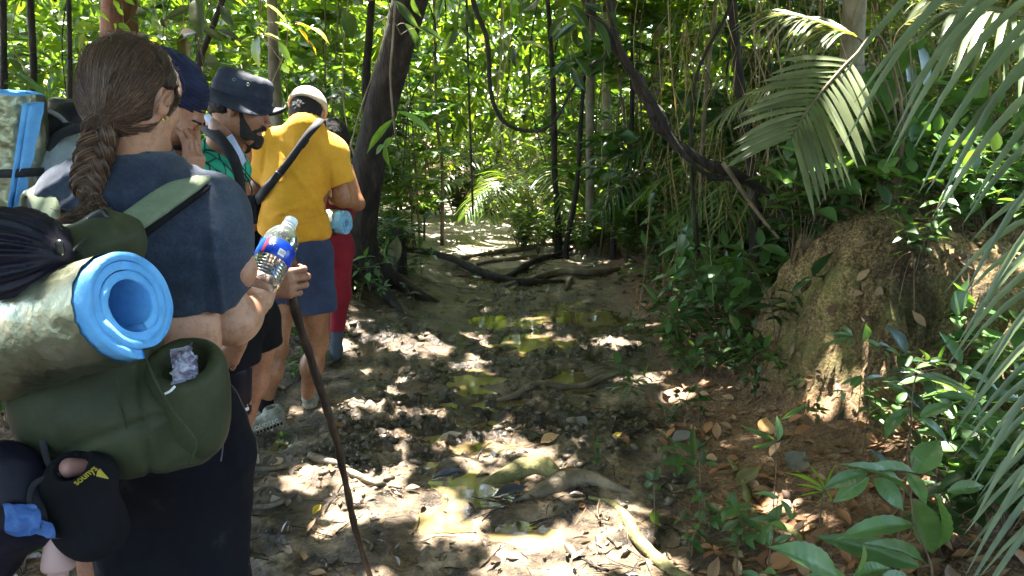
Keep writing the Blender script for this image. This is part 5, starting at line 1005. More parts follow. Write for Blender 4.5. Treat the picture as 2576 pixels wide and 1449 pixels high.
# ------------------------------------------------------------------ backpack worn by the woman, and what is strapped to it
def olive_pack():
    OL = clothmat('olive pack cloth', [(.020, .024, .011), (.034, .039, .019), (.054, .060, .032)], 800, .55, 5, sheen=.05)
    OLS = clothmat('pale olive strap', [(.10, .125, .075), (.15, .18, .115), (.20, .235, .155)], 900, .8, 12, bump=.4)
    C = at(300, 930, 1.25); t = thing('backpack', 'olive green backpack worn on the braided woman\'s back', 'backpack', at(300, 1190, 1.25))
    Mx = frame_yp(R(4), R(-6))
    V, F = solid([rbox(at(225, 900, 1.262), (.105, .088, .15), .06, Mx), ell(at(330, 1040, 1.25), (.140, .098, .095), Mx), cap(at(180, 1080, 1.24), at(470, 1130, 1.25), .055, .045), cap(at(215, 660, 1.27), at(300, 720, 1.28), .05, .05), ('&', plane(at(330, 1172, 1.25), (.12, 0, -1)), .03)], .0065, .05, .02, 2)
    sx, sy, _ = proj(V); d = wrinkle(V, (5, 5, 4), .0055, 3) + wrinkle(V, (9, 6, 6), .0035, 7) + wrinkle(V, (20, 16, 12), .0012, 17) - .006 * np.exp(-((sy - 1040 + (sx - 420) * .35) / 9) ** 2) * (sx < 430) * (sx > 150) - .008 * np.exp(-((sx - 350 - (sy - 950) * .12) / 7) ** 2)
    mk('pack_body', disp(V, F, d), F, OL, t)
    # side pocket, open at the top
    pa, pb_ = at(462, 925, 1.235), at(492, 1085, 1.245)
    V, F = solid([cap(pa, pb_, .062, .048), ell(at(505, 1010, 1.24), (.045, .055, .085)), ('-', cap(at(455, 860, 1.225), at(470, 965, 1.235), .046, .038), .01), ('&', plane(at(470, 905, 1.23), (at(448, 860, 1.2) - at(492, 985, 1.26))), .01)], .005, .04, .015, 2)
    mk('side_pocket', disp(V, F, wrinkle(V, (8, 8, 5), .002, 12)), F, OL, t)
    mk('pocket_trim', *tube([at(412, 992, 1.15), at(428, 984, 1.148), at(440, 972, 1.15)], .0022, 12, 6), smoothmat('white elastic', (.7, .72, .74), .6), t)
    mk('seam_piping', *tube([at(352, 870, 1.155), at(392, 960, 1.145), at(440, 1040, 1.15), at(492, 1110, 1.165), at(478, 1165, 1.18)], .0024, 40, 6), OL, t)
    # roll top folded over
    V, F = solid([cap(at(285, 600, 1.24), at(215, 640, 1.22), .030, .045), cap(at(300, 625, 1.25), at(250, 690, 1.25), .03, .06), cap(at(258, 556, 1.235), at(290, 600, 1.24), .012, .026), cap(at(190, 660, 1.24), at(280, 610, 1.25), .04, .035)], .005, .04, .01, 2)
    mk('roll_top', disp(V, F, wrinkle(V, (6, 6, 12), .004, 15)), F, OL, t)
    mk('seam_piping', *tube([at(292, 940, 1.155), at(298, 975, 1.15), at(300, 1015, 1.148), at(330, 1110, 1.16)], .0018, 30, 6), OL, t)
    mk('buckle', *solid([rbox(at(248, 548, 1.222), (.018, .006, .010), .004, frame_yp(0, R(30)))], .003, .01, .01, 1), PLASTIC, t)
    ribbon([at(120, 575, 1.30), at(200, 572, 1.27), at(285, 570, 1.26)], .006, (0, -1, .2), .004, mat=OLS, name='haul_loop', parent=t)
    ribbon([at(560, 560, 1.64), at(548, 480, 1.58), at(512, 447, 1.51), at(462, 470, 1.43), at(400, 510, 1.375), at(345, 550, 1.33), at(300, 585, 1.29)], [.020, .022, .025, .027, .027, .025, .022], [(1, .2, .2), (.8, -.0, .6), (.1, -.4, 1), (.05, -.8, .7), (0, -.9, .5), (0, -1, .4), (0, -1, .4)], .0075, 60, OLS, 'shoulder_strap', t, .001, .10)
    ribbon([at(70, 520, 1.56), at(82, 484, 1.52), at(100, 478, 1.44), at(116, 520, 1.39), at(130, 570, 1.34), at(150, 610, 1.29)], [.020, .022, .024, .024, .022, .02], [(-.5, 0, .8), (-.2, -.3, 1), (0, -.7, .8), (0, -.9, .4), (0, -1, .3), (0, -1, .2)], .007, 50, OLS, 'shoulder_strap', t, .001, .10)
    ribbon([q_ + np.array([.007, .006, -.009]) for q_ in (at(548, 480, 1.58), at(512, 447, 1.51), at(462, 470, 1.43), at(400, 510, 1.375), at(345, 550, 1.33), at(305, 582, 1.295))], .026, [(.8, -.0, .6), (.1, -.4, 1), (.05, -.8, .7), (0, -.9, .5), (0, -1, .4), (0, -1, .4)], .006, 40, BLACKC, 'strap_lining', t)
    return t
olive_pack()
def crumple(c, ax, ay, seed=1, amp=.012, n=34, sc=38, shape=lambda u, v: 1.0, th=.0012):
    c, ax, ay = [np.asarray(v, float) for v in (c, ax, ay)]; nn = np.cross(ax, ay); nn /= np.linalg.norm(nn); u = np.linspace(-1, 1, n); U, W = np.meshgrid(u, u, indexing='ij'); k = np.vectorize(shape)(U, W) if callable(shape) else 1
    P = c + ax * (U * k)[..., None] + ay * (W * k)[..., None]; r = 1 - 2 * np.abs(noise(P * sc, seed)); r2 = 1 - 2 * np.abs(noise(P * sc * 2.3, seed + 3)); P = P + nn * (amp * r + amp * .4 * r2)[..., None] + .35 * amp * np.stack([noise(P * sc, q) for q in (5, 6, 7)], -1)
    i = np.arange(n - 1)[:, None] * n; j = np.arange(n - 1)[None]; F = np.stack([i + j, i + j + 1, i + n + j + 1, i + n + j], -1).reshape(-1, 4); V = P.reshape(-1, 3); return np.concatenate([V, V + nn * th]), [np.concatenate([F, F[:, ::-1] + n * n])]
def mats_and_bags():
    t, a, b, n = foam_mat('sleeping_mat', 'rolled blue foam mat with foil face strapped across the olive backpack', at(338, 768, 1.075), (.90, -.34, .30), r=.083, L=.50, r0=.037, turns=2.95, th=.0150, squash=1.03, rot=-1.4, foil_from=.020)
    # crumpled wrapper in the pocket
    V, F = join([crumple(at(464, 915, 1.19), (.019, 0, .006), (-.004, .012, .028), 3, .008, sc=60), crumple(at(468, 935, 1.20), (.016, .010, 0), (.004, -.006, .030), 8, .008, sc=60)]); mk_ = mk('crumpled_wrapper', V, F, M('printed plastic wrapper', [(.06, .04, .08), (.18, .15, .24), (.42, .44, .55), (.10, .06, .08)], 60, .3, .6, 90), loc=at(462, 950, 1.22)); tag(mk_, 'crumpled pale wrapper stuffed in the backpack side pocket', 'wrapper')
    # black drawstring sack
    c = at(38, 640, 1.13); axv = at(158, 640, 1.12) - c; axv /= np.linalg.norm(axv); V, F = solid([ell(c, (.078, .07, .066)), cap(c, at(150, 640, 1.12), .05, .010)], .0035, .04, .01, 1)
    q = V - at(158, 640, 1.12); u = q - (q @ axv)[:, None] * axv; b1 = np.cross(axv, (0, 0, 1.)); b1 /= np.linalg.norm(b1); b2 = np.cross(axv, b1); an = np.arctan2(u @ b1, u @ b2); dd = -(q @ axv)
    V = disp(V, F, (.0045 * np.sin(an * 17 + 2 * np.sin(an * 3)) + .003 * np.sin(an * 29 + dd * 20)) * sstep(.0, .03, dd) * (1 - sstep(.07, .17, dd)) + wrinkle(V, (9, 9, 9), .0018, 31))
    s = thing('stuff_sack', 'round black drawstring stuff sack on top of the olive backpack', 'sack', at(60, 730, 1.14)); mk('sack_body', V, F, BLACKN, s); mk('cord_lock', *solid([cap(at(150, 612, 1.10), at(152, 634, 1.10), .006)], .002, .01, .01, 1), PLASTIC, s)
    mk('drawstring', *tube([at(152, 634, 1.105), at(172, 640, 1.12), at(196, 618, 1.15), at(215, 600, 1.18)], .002, 20, 6), WEB, s)
    # black knee sleeve / cap hanging under the pack, with yellow lettering
    P = lambda x, y, Y=1.12: at(x, y, Y)
    k = thing('cloth_hat', 'black cloth hat with yellow lettering hanging under the olive backpack', 'hat', P(225, 1400))
    V, F = solid([cap(P(212, 1215), P(238, 1330), .040, .044), ell(P(232, 1320), (.042, .036, .045)), cap(P(150, 1230), P(190, 1300), .025, .03), cap(P(180, 1190), P(250, 1190), .028, .022), ('-', cap(P(165, 1165, 1.09), P(196, 1172, 1.12), .024), .008)], .004, .04, .01, 2); V = disp(V, F, wrinkle(V, (10, 10, 5), .002, 41)); mk('hat_cloth', V, F, BLACKC, k)
    YEL = smoothmat('yellow print', (.34, .27, .03), .7); text('sounys', P(214, 1196, 1.078), at(228, 1184, 1.08) - at(200, 1206, 1.08), (0, -.2, 1), .017, YEL, k, 'lettering')
    pv = np.array([P(245, 1184, 1.083), P(250, 1180, 1.083), P(272, 1205, 1.085), P(242, 1198, 1.082)]); mk('printed_patch', np.concatenate([pv, pv + [0, .002, 0]]), [np.array([[0, 1, 2, 3], [7, 6, 5, 4], [0, 4, 5, 1], [1, 5, 6, 2], [2, 6, 7, 3], [3, 7, 4, 0]])], YEL, k, smooth=False)
    ribbon([P(100, 1060, 1.16), P(108, 1110, 1.15), P(120, 1160, 1.13), P(150, 1200, 1.12)], .006, (0, -1, 0), .002, mat=WEB, name='hanging_strap', parent=k)
    V, F = solid([cap(P(168, 1178, 1.125), P(205, 1174, 1.14), .018, .014)], .003, .01, .01, 1); tag(mk('bottle_base', V, F, smoothmat('dull pink plastic', (.36, .17, .14), .5), loc=P(185, 1180, 1.12)), 'dull pink rounded thing tucked behind the black hanging hat', 'pouch')
    # dark bag with a blue lining at the far left
    g = thing('cloth_bag', 'dark cloth bag with bright blue inner cloth hanging at lower left', 'bag', P(40, 1400))
    V, F = solid([ell(P(35, 1240), (.065, .05, .060)), cap(P(0, 1180), P(60, 1290), .04, .05), cap(P(30, 1320), P(-20, 1400), .05, .045), ell(P(115, 1290), (.035, .03, .03))], .0045, .04, .01, 2); mk('bag_cloth', disp(V, F, wrinkle(V, (12, 12, 8), .004, 51)), F, BLACKN, g)
    V, F = join([crumple(P(62, 1300, 1.06), (.034, .004, .008), (.010, 0, .036), 5, .009, sc=24, shape=lambda u, v: .75 - .25 * v * u), crumple(P(120, 1325, 1.065), (.022, .0, -.006), (-.004, 0, .020), 9, .008, sc=28, shape=lambda u, v: .8)]); mk('blue_lining', V, F, clothmat('bright blue nylon', [(.02, .05, .16), (.04, .10, .29), (.09, .19, .44)], 900, .45, 20), g)
    ribbon([P(150, 1195, 1.10), P(90, 1215, 1.09), P(75, 1260, 1.07), P(90, 1290, 1.06)], .005, (0, -1, 0), .002, mat=WEB, name='bag_strap', parent=g)
    # pink reusable bottle hanging upside down at the bottom edge
    b = thing('pink_bottle', 'pale pink plastic bottle hanging at the bottom left under the bag', 'bottle', P(148, 1460)); A0 = P(150, 1280, 1.12); ax_ = P(146, 1470, 1.10) - A0; Lr = np.linalg.norm(ax_); ax_ /= Lr
    def lat(pf, mat, nm):
        a = np.linspace(0, 2 * np.pi, 28, endpoint=False); bb = np.cross(ax_, (0, 1., 0)); bb /= np.linalg.norm(bb); cc = np.cross(ax_, bb); Pf = np.array(pf); V = (A0 + ax_ * Pf[:, :1])[:, None] + Pf[:, 1][:, None, None] * (np.cos(a)[None, :, None] * bb + np.sin(a)[None, :, None] * cc); i = np.arange(len(Pf) - 1)[:, None] * 28; j = np.arange(28)[None]; kk = (j + 1) % 28
        return mk(nm, V.reshape(-1, 3), np.stack([i + j, i + kk, i + 28 + kk, i + 28 + j], -1).reshape(-1, 4), mat, b)
    PK = smoothmat('dull pink plastic bottle', (.42, .27, .25), .45); lat([(0, .001), (0, .014), (.03, .018), (.031, .021), (.036, .021), (.037, .018)], smoothmat('brown bottle base', (.20, .09, .06), .5), 'base_ring'); lat([(.036, .018), (.06, .022), (.095, .026), (.100, .025), (.101, .0165), (.104, .0165), (.105, .0155), (.15, .0155), (.15, .001)], PK, 'bottle_body')
mats_and_bags()
# ------------------------------------------------------------------ man in the navy beanie
def beanie_man():
    C = at(417, 275, 1.97); Mh = frame_yp(R(4), R(-36)); s = .95; P = lambda x, y, Y=2.0: at(x, y, Y)
    t = person('man in navy ribbed beanie holding a hand to his nose', zg(P(230, 900)))
    NB = P(335, 395, 2.02); hd = head(C, Mh, s, .0042, NB); SR, SL = P(300, 455, 1.88), P(330, 450, 2.2)
    tors = solid([cap(loc2w(C, Mh, s, (-.03, 0, -.09)), NB, .056, .06), cap(SR, SL, .05), ell(P(255, 560, 2.03), (.13, .17, .20)), ell(P(215, 780, 2.02), (.12, .15, .16))], .011, .07)
    WR = P(640, 716, 1.835); EL = P(430, 700, 1.80)
    arm = solid([cap(SR, EL, .05, .042), cap(EL, WR, .043, .029)], .007, .03)
    hnd = hand(WR, (1, .04, .02), (0, 1, .05), (0, 0, 1), curl=((38, 88, 70), (40, 88, 70), (44, 86, 70), (46, 84, 66)), thumb=((.6, .35, .75), (.5, -.2, .8)), s=1.0, spread=.02, h=.003)
    W2 = P(478, 474, 1.93); E2 = P(505, 640, 2.0)
    h2 = hand(W2, at(484, 425, 1.93) - W2, (-.75, .25, .25), (-.55, -.6, 0), curl=((14, 28, 18), (16, 30, 18), (20, 32, 20), (26, 34, 22)), thumb=((.5, .55, .55), (.8, .1, .6)), s=.92, h=.003, spread=.03, fore=(E2, .04))
    ar2 = solid([cap(SL, E2, .05, .042)], .009, .03)
    lg = solid([cap(P(215, 860, 2.0 + dy), P(215, 1150, 2.0 + dy), .09, .06) for dy in (-.09, .09)] + [cap(P(215, 1150, 2.0 + dy), zg(P(215, 1300, 2.0 + dy)) + [0, 0, .08], .055, .04) for dy in (-.09, .09)], .012, .03)
    V, F = join([hd, tors, arm, hnd, h2, ar2, lg]); mk('body', V, F, SK_B, t)
    KN = M('navy knit', [(.004, .006, .022), (.008, .012, .038), (.016, .024, .06)], 30, .95, .3, 600)
    V, F = solid([xf(union([ell((-.022, 0, .045), (.108, .088, .104)), ell((-.06, 0, .06), (.085, .07, .075))], .03), C, Mh, s), ('&', xf(plane((.0, 0, .032), (.12, 0, -1)), C, Mh, s), .006)], .004, .02, .01, 1)
    q = (V - C) @ Mh / s; V = disp(V, F, .0022 * np.sin(q[:, 2] * 620 + q[:, 0] * 90)); mk('beanie', V, F, KN, t)
    V, F = shell_hair(C, Mh, s, .006, [plane((.055, 0, 0), (1, 0, .25)), plane((0, 0, .05), (0, 0, 1)), plane((0, 0, -.03), (0, 0, -1)), ], .005, .0015, [('-', xf(ell((.005, -.085, -.01), (.022, .03, .04)), C, Mh, s), .006)]); mk('hair', V, F, HAIR_B, t)
    # brows, eye, moustache and beard
    mk('eyebrows', *solid([xf(cap((.0985, y0, .023), (.086, y1, .026), .0042, .003), C, Mh, s) for y0, y1 in ((-.014, -.044), (.014, .044))], .0022, .004, .006, 1), HAIR_B, t)
    mk('eyelids', *solid([xf(cap((.0955, y0, .002), (.087, y1, .000), .0018), C, Mh, s) for y0, y1 in ((-.020, -.042), (.020, .042))], .0016, .003, .005, 0), HAIR_B, t)
    V, F = solid([xf(cap((.104, -.004, -.050), (.082, -.032, -.066), .0085, .006), C, Mh, s), xf(cap((.104, .004, -.050), (.082, .032, -.066), .0085, .006), C, Mh, s), xf(cap((.082, 0, -.098), (.05, -.045, -.092), .018, .012), C, Mh, s), xf(cap((.082, 0, -.098), (.05, .045, -.092), .018, .012), C, Mh, s)], .003, .01, .01, 1); mk('beard', disp(V, F, .002 * noise(V * 260)), F, HAIR_B, t)
    GR = clothmat('grey T-shirt', [(.15, .18, .19), (.20, .235, .25), (.25, .29, .30)], 900, .95, 8, .3)
    V, F = solid([cap(NB, NB - [0, 0, .06], .07, .1), cap(SR, SL, .066), ell(P(248, 560, 2.03), (.150, .19, .22)), ell(P(222, 760, 2.02), (.135, .165, .18)), ell(P(190, 430, 2.0), (.080, .15, .11)), cut(cap(SR, P(345, 600, 1.83), .068, .075), plane(P(345, 595, 1.83), (.3, 0, -1))), cap(P(222, 760, 2.02), P(218, 850, 2.0), .13, .13), ('-', cap(C, NB, .062), .006)], .009, .06, .02, 2)
    mk('tshirt', disp(V, F, wrinkle(V, (6, 6, 6), .004, 61)), F, GR, t)
    V, F = solid([ell(P(215, 880, 2.0), (.14, .18, .14)), cap(P(215, 900, 1.9), P(218, 1120, 1.9), .105, .09), cap(P(215, 900, 2.1), P(218, 1120, 2.1), .105, .09)], .012, .05); mk('shorts', V, F, BLACKC, t)
    # black pack on his back
    k = thing('backpack', 'black backpack on the back of the man in the beanie', 'backpack', P(120, 760, 1.98))
    V, F = solid([rbox(P(82, 500, 1.99), (.075, .13, .22), .05, frame_yp(0, R(-14))), cap(P(115, 315, 1.96), P(170, 300, 2.08), .038, .035), cap(P(80, 340, 1.98), P(130, 345, 2.03), .05, .05), ell(P(180, 300, 2.06), (.04, .05, .03))], .007, .05, .02, 2)
    mk('pack_body', disp(V, F, wrinkle(V, (5, 5, 11), .008, 71) + wrinkle(V, (12, 9, 9), .004, 73)), F, BLACKN, k)
    ribbon([P(215, 318, 1.93), P(150, 340, 1.90), P(110, 395, 1.87), P(90, 470, 1.86)], .012, (-.2, -1, .3), .006, mat=WEB, name='shoulder_strap', parent=k, rough=.003)
    ribbon([P(108, 272, 1.90), P(145, 290, 1.92), P(172, 316, 1.94)], .006, (0, -1, .3), .002, mat=smoothmat('grey webbing', (.2, .2, .2), .5), name='compression_strap', parent=k)
    V, F = solid([rbox(P(172, 318, 1.935), (.014, .005, .010), .003)], .0025, .01, .01, 1); mk('buckle', V, F, PLASTIC, k)
    m_, a_, b_, n_ = foam_mat('sleeping_mat', 'upright foil-faced blue foam mat at the left edge of the picture', at(28, 232, 1.86), (.10, -.05, 1), r=.078, L=.42, r0=.035, turns=2.4, up=(0, 1, 0), foil_from=.004, seed=4, rot=.6)
    # loose flap of the sheet standing off the roll
    q0 = [at(56, 262, 1.755), at(100, 256, 1.79)]; q1 = [at(16, 535, 1.755), at(36, 538, 1.78)]; s_ = np.linspace(0, 1, 30)[:, None]; L0 = q0[0] * (1 - s_) + q1[0] * s_; L1 = q0[1] * (1 - s_) + q1[1] * s_; L1 = L1 + np.stack([.006 * noise(L1 * 30), 0 * s_[:, 0], 0 * s_[:, 0]], 1)
    rows = []
    for u in np.linspace(0, 1, 5): mid = L0 * (1 - u) + L1 * u + np.array([0, -.012, 0]) * math.sin(u * 3.1); rows.append(mid)
    A_ = np.stack(rows, 1); B_ = A_ + np.array([.010, .008, 0]); V = np.concatenate([A_.reshape(-1, 3), B_.reshape(-1, 3)]); i = np.arange(29)[:, None] * 5; j = np.arange(4)[None]; F = np.stack([i + j, i + j + 1, i + 6 + j, i + 5 + j], -1).reshape(-1, 4); e0 = np.array([[a * 5 + 4, a * 5 + 9, a * 5 + 9 + 150, a * 5 + 4 + 150] for a in range(29)]); e1 = np.array([[a, a + 1, a + 151, a + 150] for a in range(4)])
    mk('foam_flap', V, np.concatenate([F, F[:, ::-1] + 150, e0, e1]), FOAM, m_)
    ribbon([at(-20, 438, 1.77), at(40, 436, 1.762), at(72, 434, 1.78), at(110, 432, 1.84)], .010, [(0, -1, 0), (0, -1, 0), (.4, -1, 0), (.6, -1, 0)], .002, mat=WEB, name='mat_strap', parent=m_)
beanie_man()
def stick():
    top = at(733, 596, 1.885); hp = at(736, 700, 1.885); bot = gnd(938, 1462); bot[2] = hz(bot[0], bot[1]) - .02
    P = [top, hp, at(746, 790, 1.93), hp + (bot - hp) * .45 + [.004, 0, .0], hp + (bot - hp) * .75 + [-.008, 0, 0], bot]
    V, F = tube(P, [.013, .0135, .014, .0125, .0115, .010, .009], 90, 12, .35, 7); q = V; V = V + .0012 * np.stack([noise(q * 40, 1), noise(q * 40, 2), noise(q * 12, 3) * 0], 1)
    tag(mk('walking_stick', V, F, M('dark wet stick', [(.010, .006, .004), (.030, .017, .011), (.085, .05, .03)], 26, .5, .9, 90, stretch=(1, 1, .3), bdist=.006), loc=bot), 'dark wooden walking stick gripped by a fist in front of the navy shorts', 'stick')
stick()
# ------------------------------------------------------------------ man in the bucket hat
def bucket_man():
    C = at(606, 268, 2.82); Mh = frame_yp(R(8), R(-20)); s = .98; P = lambda x, y, Y=2.85: at(x, y, Y)
    t = person('bearded man in dark navy bucket hat and green patterned jersey', zg(P(590, 1100, 2.9)))
    NB = P(560, 385, 2.9); hd = head(C, Mh, s, .0042, NB, .062); SR, SL = P(500, 455, 2.72), P(575, 440, 3.1)
    tors = solid([cap(loc2w(C, Mh, s, (-.03, 0, -.10)), NB, .060, .065), cap(SR, SL, .05), ell(P(530, 560, 2.9), (.12, .17, .2)), ell(P(560, 760, 2.9), (.12, .16, .17))], .011, .07)
    WR = P(603, 858, 2.62); EL = P(520, 690, 2.62)
    arm = solid([cap(SR, EL, .052, .043), cap(EL, WR, .043, .03)], .008, .03)
    hnd = hand(WR, at(574, 905, 2.62) - WR, (-.1, 1, .3), (-1, 0, -.2), curl=((8, 18, 12), (12, 20, 14), (16, 22, 14), (20, 24, 16)), thumb=((.75, .5, .25), (.9, .2, .3)), s=.98, h=.0034, spread=.09)
    kR, aR = P(590, 1010, 2.8), P(596, 1165, 2.86); hL = P(660, 830, 3.0)
    legs = solid([cap(P(585, 860, 2.8), kR, .078, .058), cap(kR, aR, .055, .040)], .009, .04); leg2 = solid([cap(hL, P(640, 960, 3.02), .07, .052), cap(P(640, 960, 3.02), P(600, 1120, 3.1), .050, .034)], .009, .04)
    V, F = join([hd, tors, arm, hnd, legs, leg2]); mk('body', V, F, SK_B, t)
    # hat
    HT = M('dark navy hat cloth', [(.006, .008, .018), (.014, .018, .036), (.035, .042, .07)], 12, .75, .3, 500)
    hs = s * 1.0
    V, F = solid([xf(union([ell((-.008, 0, .040), (.110, .090, .06)), rbox((-.008, 0, .080), (.094, .078, .045), .030)], .03), C, Mh, s), ('&', xf(plane((0, 0, .028), (.0, 0, -1)), C, Mh, s), .004)], .005, .02, .01, 2)
    q = (V - C) @ Mh / s; V = disp(V, F, .0025 * noise(V * 22, 5) + .0015 * (np.abs(((q[:, 2] * 26) % 1) - .5) < .08) + wrinkle(V, (8, 8, 8), .0022, 8)); ht = mk('bucket_hat', V, F, HT, t)
    a = np.linspace(0, 2 * np.pi, 72, endpoint=False); rows = []
    for u in np.linspace(0, 1, 8): rx, ry = .098 + .072 * u, .080 + .070 * u; rows.append(np.stack([-.008 + rx * np.cos(a), ry * np.sin(a), .042 - u * (.020 + .034 * np.abs(np.sin(a)) ** 1.5 + .012 * np.clip(-np.cos(a), 0, 1)) + .034 * u * u * np.clip(np.cos(a), 0, 1) ** 3 + .004 * u * np.sin(3 * a + 1)], 1))
    top = np.concatenate(rows); L = np.concatenate([top, top - [0, 0, .0035]]); V = C + (L * s) @ Mh.T; i = np.arange(7)[:, None] * 72; j = np.arange(72)[None]; k = (j + 1) % 72; F = np.stack([i + j, i + 72 + j, i + 72 + k, i + k], -1).reshape(-1, 4); e = np.stack([504 + j[0], 504 + 576 + j[0], 504 + 576 + k[0], 504 + k[0]], 1)
    mk('brim', V, np.concatenate([F, F[:, ::-1] + 576, e]), HT, ht)
    for (lx, ly, lz) in ((.020, -.0885, .088), (.066, -.066, .088), (-.03, -.088, .088)):
        b_ = np.linspace(0, 2 * np.pi, 16); ring = np.array([loc2w(C, Mh, s, (lx + .005 * math.cos(q_), ly - .002, lz + .005 * math.sin(q_))) for q_ in b_]); mk('eyelet', *tube(ring, .0012, 18, 5), smoothmat('dull metal eyelet', (.25, .25, .22), .4, metallic=.8), ht)
    V, F = shell_hair(C, Mh, s, .010, [plane((.062, 0, 0), (1, 0, .3)), plane((0, 0, .05), (0, 0, 1)), plane((-.02, 0, -.035), (.35, 0, -1))], .005, .004, [('-', xf(ell((.006, -.088, -.012), (.034, .045, .05)), C, Mh, s), .006)]); mk('hair', V, F, HAIR_B, t)
    BE = M('dark beard', [(.010, .007, .006), (.028, .018, .014)], 80, .8, .6, 400)
    V, F = solid([xf(g_, C, Mh, s) for g_ in [cap((.090, 0, -.098), (.055, -.046, -.088), .020, .013), cap((.055, -.050, -.088), (.020, -.062, -.02), .022, .011), cap((.090, 0, -.098), (.055, .046, -.088), .020, .013), cap((.055, .050, -.088), (.022, .062, -.03), .014, .008), ell((.088, 0, -.118), (.022, .026, .018)), cap((.103, -.006, -.051), (.080, -.032, -.068), .007, .006), cap((.103, .006, -.051), (.080, .032, -.068), .007, .006)]], .0032, .014, .01, 1); mk('beard', disp(V, F, .0015 * noise(V * 230)), F, BE, t)
    mk('eyebrows', *solid([xf(cap((.0985, y0, .022), (.086, y1, .026), .004, .003), C, Mh, s) for y0, y1 in ((-.014, -.044), (.014, .044))], .0025, .004, .006, 1), HAIR_B, t)
    mk('eyelids', *solid([xf(cap((.0955, y0, .000), (.087, y1, -.001), .0018), C, Mh, s) for y0, y1 in ((-.020, -.042), (.020, .042))], .0018, .003, .005, 0), HAIR_B, t)
    mk('teeth', *solid([xf(cap((.099, -.012, -.0675), (.099, .012, -.0675), .0022), C, Mh, s)], .0016, .003, .005, 0), smoothmat('teeth', (.7, .66, .58), .3), t)
    # jersey, green with black line print
    m, tt, n, l = newmat('green printed jersey'); o = n('OutputMaterial'); p = n('BsdfPrincipled', Roughness=.7); l(p.outputs[0], o.inputs[0]); tc = n('TexCoord'); vo = n('TexVoronoi', Scale=17.0); vo.feature = 'DISTANCE_TO_EDGE'; mp = n('Mapping'); mp.inputs['Scale'].default_value = (1, 1, .5); mp.inputs['Rotation'].default_value = (0, .25, 0); l(tc.outputs['Object'], mp.inputs[0]); l(mp.outputs[0], vo.inputs['Vector'])
    r_ = ramp(n('ValToRGB'), [(.0, (.004, .02, .02)), (.035, (.004, .02, .02)), (.055, (.012, .33, .19)), (.5, (.02, .42, .26))]); l(vo.outputs['Distance'], r_.inputs[0]); l(r_.outputs[0], p.inputs['Base Color'])
    V, F = solid([cap(NB, NB - [0, 0, .05], .075, .1), cap(SR, SL, .062), ell(P(512, 560, 2.9), (.140, .19, .22)), ell(P(560, 740, 2.9), (.135, .17, .2)), cut(cap(SR, P(505, 600, 2.64), .07, .075), plane(P(505, 600, 2.64), (0, 0, -1))), ell(P(528, 430, 2.88), (.085, .13, .09)), cap(P(545, 700, 2.9), P(565, 800, 2.9), .14, .135), ('-', cap(C, NB, .066), .006)], .008, .06, .02, 2)
    mk('jersey', disp(V, F, wrinkle(V, (6, 6, 5), .004, 81)), F, m, t)
    ribbon([P(515, 292, 2.90), P(545, 312, 2.80), P(575, 345, 2.765), P(598, 385, 2.775), P(612, 412, 2.83)], .0165, [(-.3, -.6, .7), (-.1, -.8, .6), (.1, -1, .3), (.4, -1, .2), (.7, -.8, .1)], .003, 40, clothmat('pale blue collar', [(.42, .50, .72), (.52, .6, .8)], 900, .9), 'collar', t)
    ribbon([P(508, 300, 2.90), P(535, 322, 2.80), P(560, 350, 2.77)], .010, [(-.3, -.6, .7), (-.1, -.8, .6), (.1, -1, .3)], .003, 24, clothmat('red trim', [(.45, .02, .03)], 900, .9), 'collar_trim', t)
    V, F = solid([cap(P(580, 830, 2.82), P(592, 945, 2.79), .115, .092), cap(P(640, 800, 2.98), P(652, 868, 3.0), .10, .092), ('&', plane(P(592, 950, 2.79), (.25, 0, -1)), .006), ('&', plane(P(660, 880, 3.0), (.3, .0, -1)), .006), ell(P(590, 790, 2.9), (.14, .16, .11))], .008, .05, .02, 2); mk('shorts', disp(V, F, wrinkle(V, (9, 9, 4), .005, 85)), F, BLACKC, t)
    V, F = solid([cap(P(588, 935, 2.795), P(593, 1045, 2.80), .070, .060), ('&', plane(P(593, 1040, 2.8), (0, 0, -1)), .004)], .006, .02, .01, 1); kb = mk('knee_brace', V, F, BLACKN, t)
    a = np.linspace(-2.6, -.4, 14); c_ = P(594, 1021, 2.80); rr = .0655; V = np.concatenate([[c_ + [rr * math.cos(x), rr * math.sin(x), z] for x in a] for z in (-.007, .007)]); mk('reflective_stripe', V, np.array([[i, i + 1, i + 15, i + 14] for i in range(13)]), smoothmat('pale stripe', (.6, .62, .6), .5), kb)
    # shoes, brown camouflage with mud
    m, tt, n, l = newmat('brown camouflage cloth'); o = n('OutputMaterial'); p = n('BsdfPrincipled', Roughness=.8); l(p.outputs[0], o.inputs[0]); tc = n('TexCoord'); vo = n('TexNoise', Scale=16.0, Detail=1.0); l(tc.outputs['Object'], vo.inputs['Vector']); r_ = ramp(n('ValToRGB'), [(.38, (.035, .028, .018)), (.46, (.10, .08, .05)), (.53, (.065, .05, .03)), (.60, (.26, .22, .15))]); r_.color_ramp.interpolation = 'CONSTANT'; l(vo.outputs[0], r_.inputs[0]); l(r_.outputs[0], p.inputs['Base Color'])
    SO = M('muddy sole', [(.09, .075, .05), (.2, .17, .12)], 40, .8, .6, 120)
    for hx, hy, tx, ty in ((575, 1192, 722, 1180), (565, 1290, 716, 1268)):
        U, S_, _ = shoe(zg(gnd(hx, hy)) + [0, 0, .022], zg(gnd(tx, ty)) + [0, 0, .014], .095, .046); b_ = mk('boot', *U, m, t); mk('sole', *S_, SO, b_)
    # pack straps
    k = thing('backpack', 'black backpack straps over the green jersey', 'backpack', P(470, 600, 2.9)); V, F = solid([rbox(P(440, 560, 2.95), (.08, .14, .22), .05)], .012, .04, .02, 1); mk('pack_body', V, F, BLACKN, k)
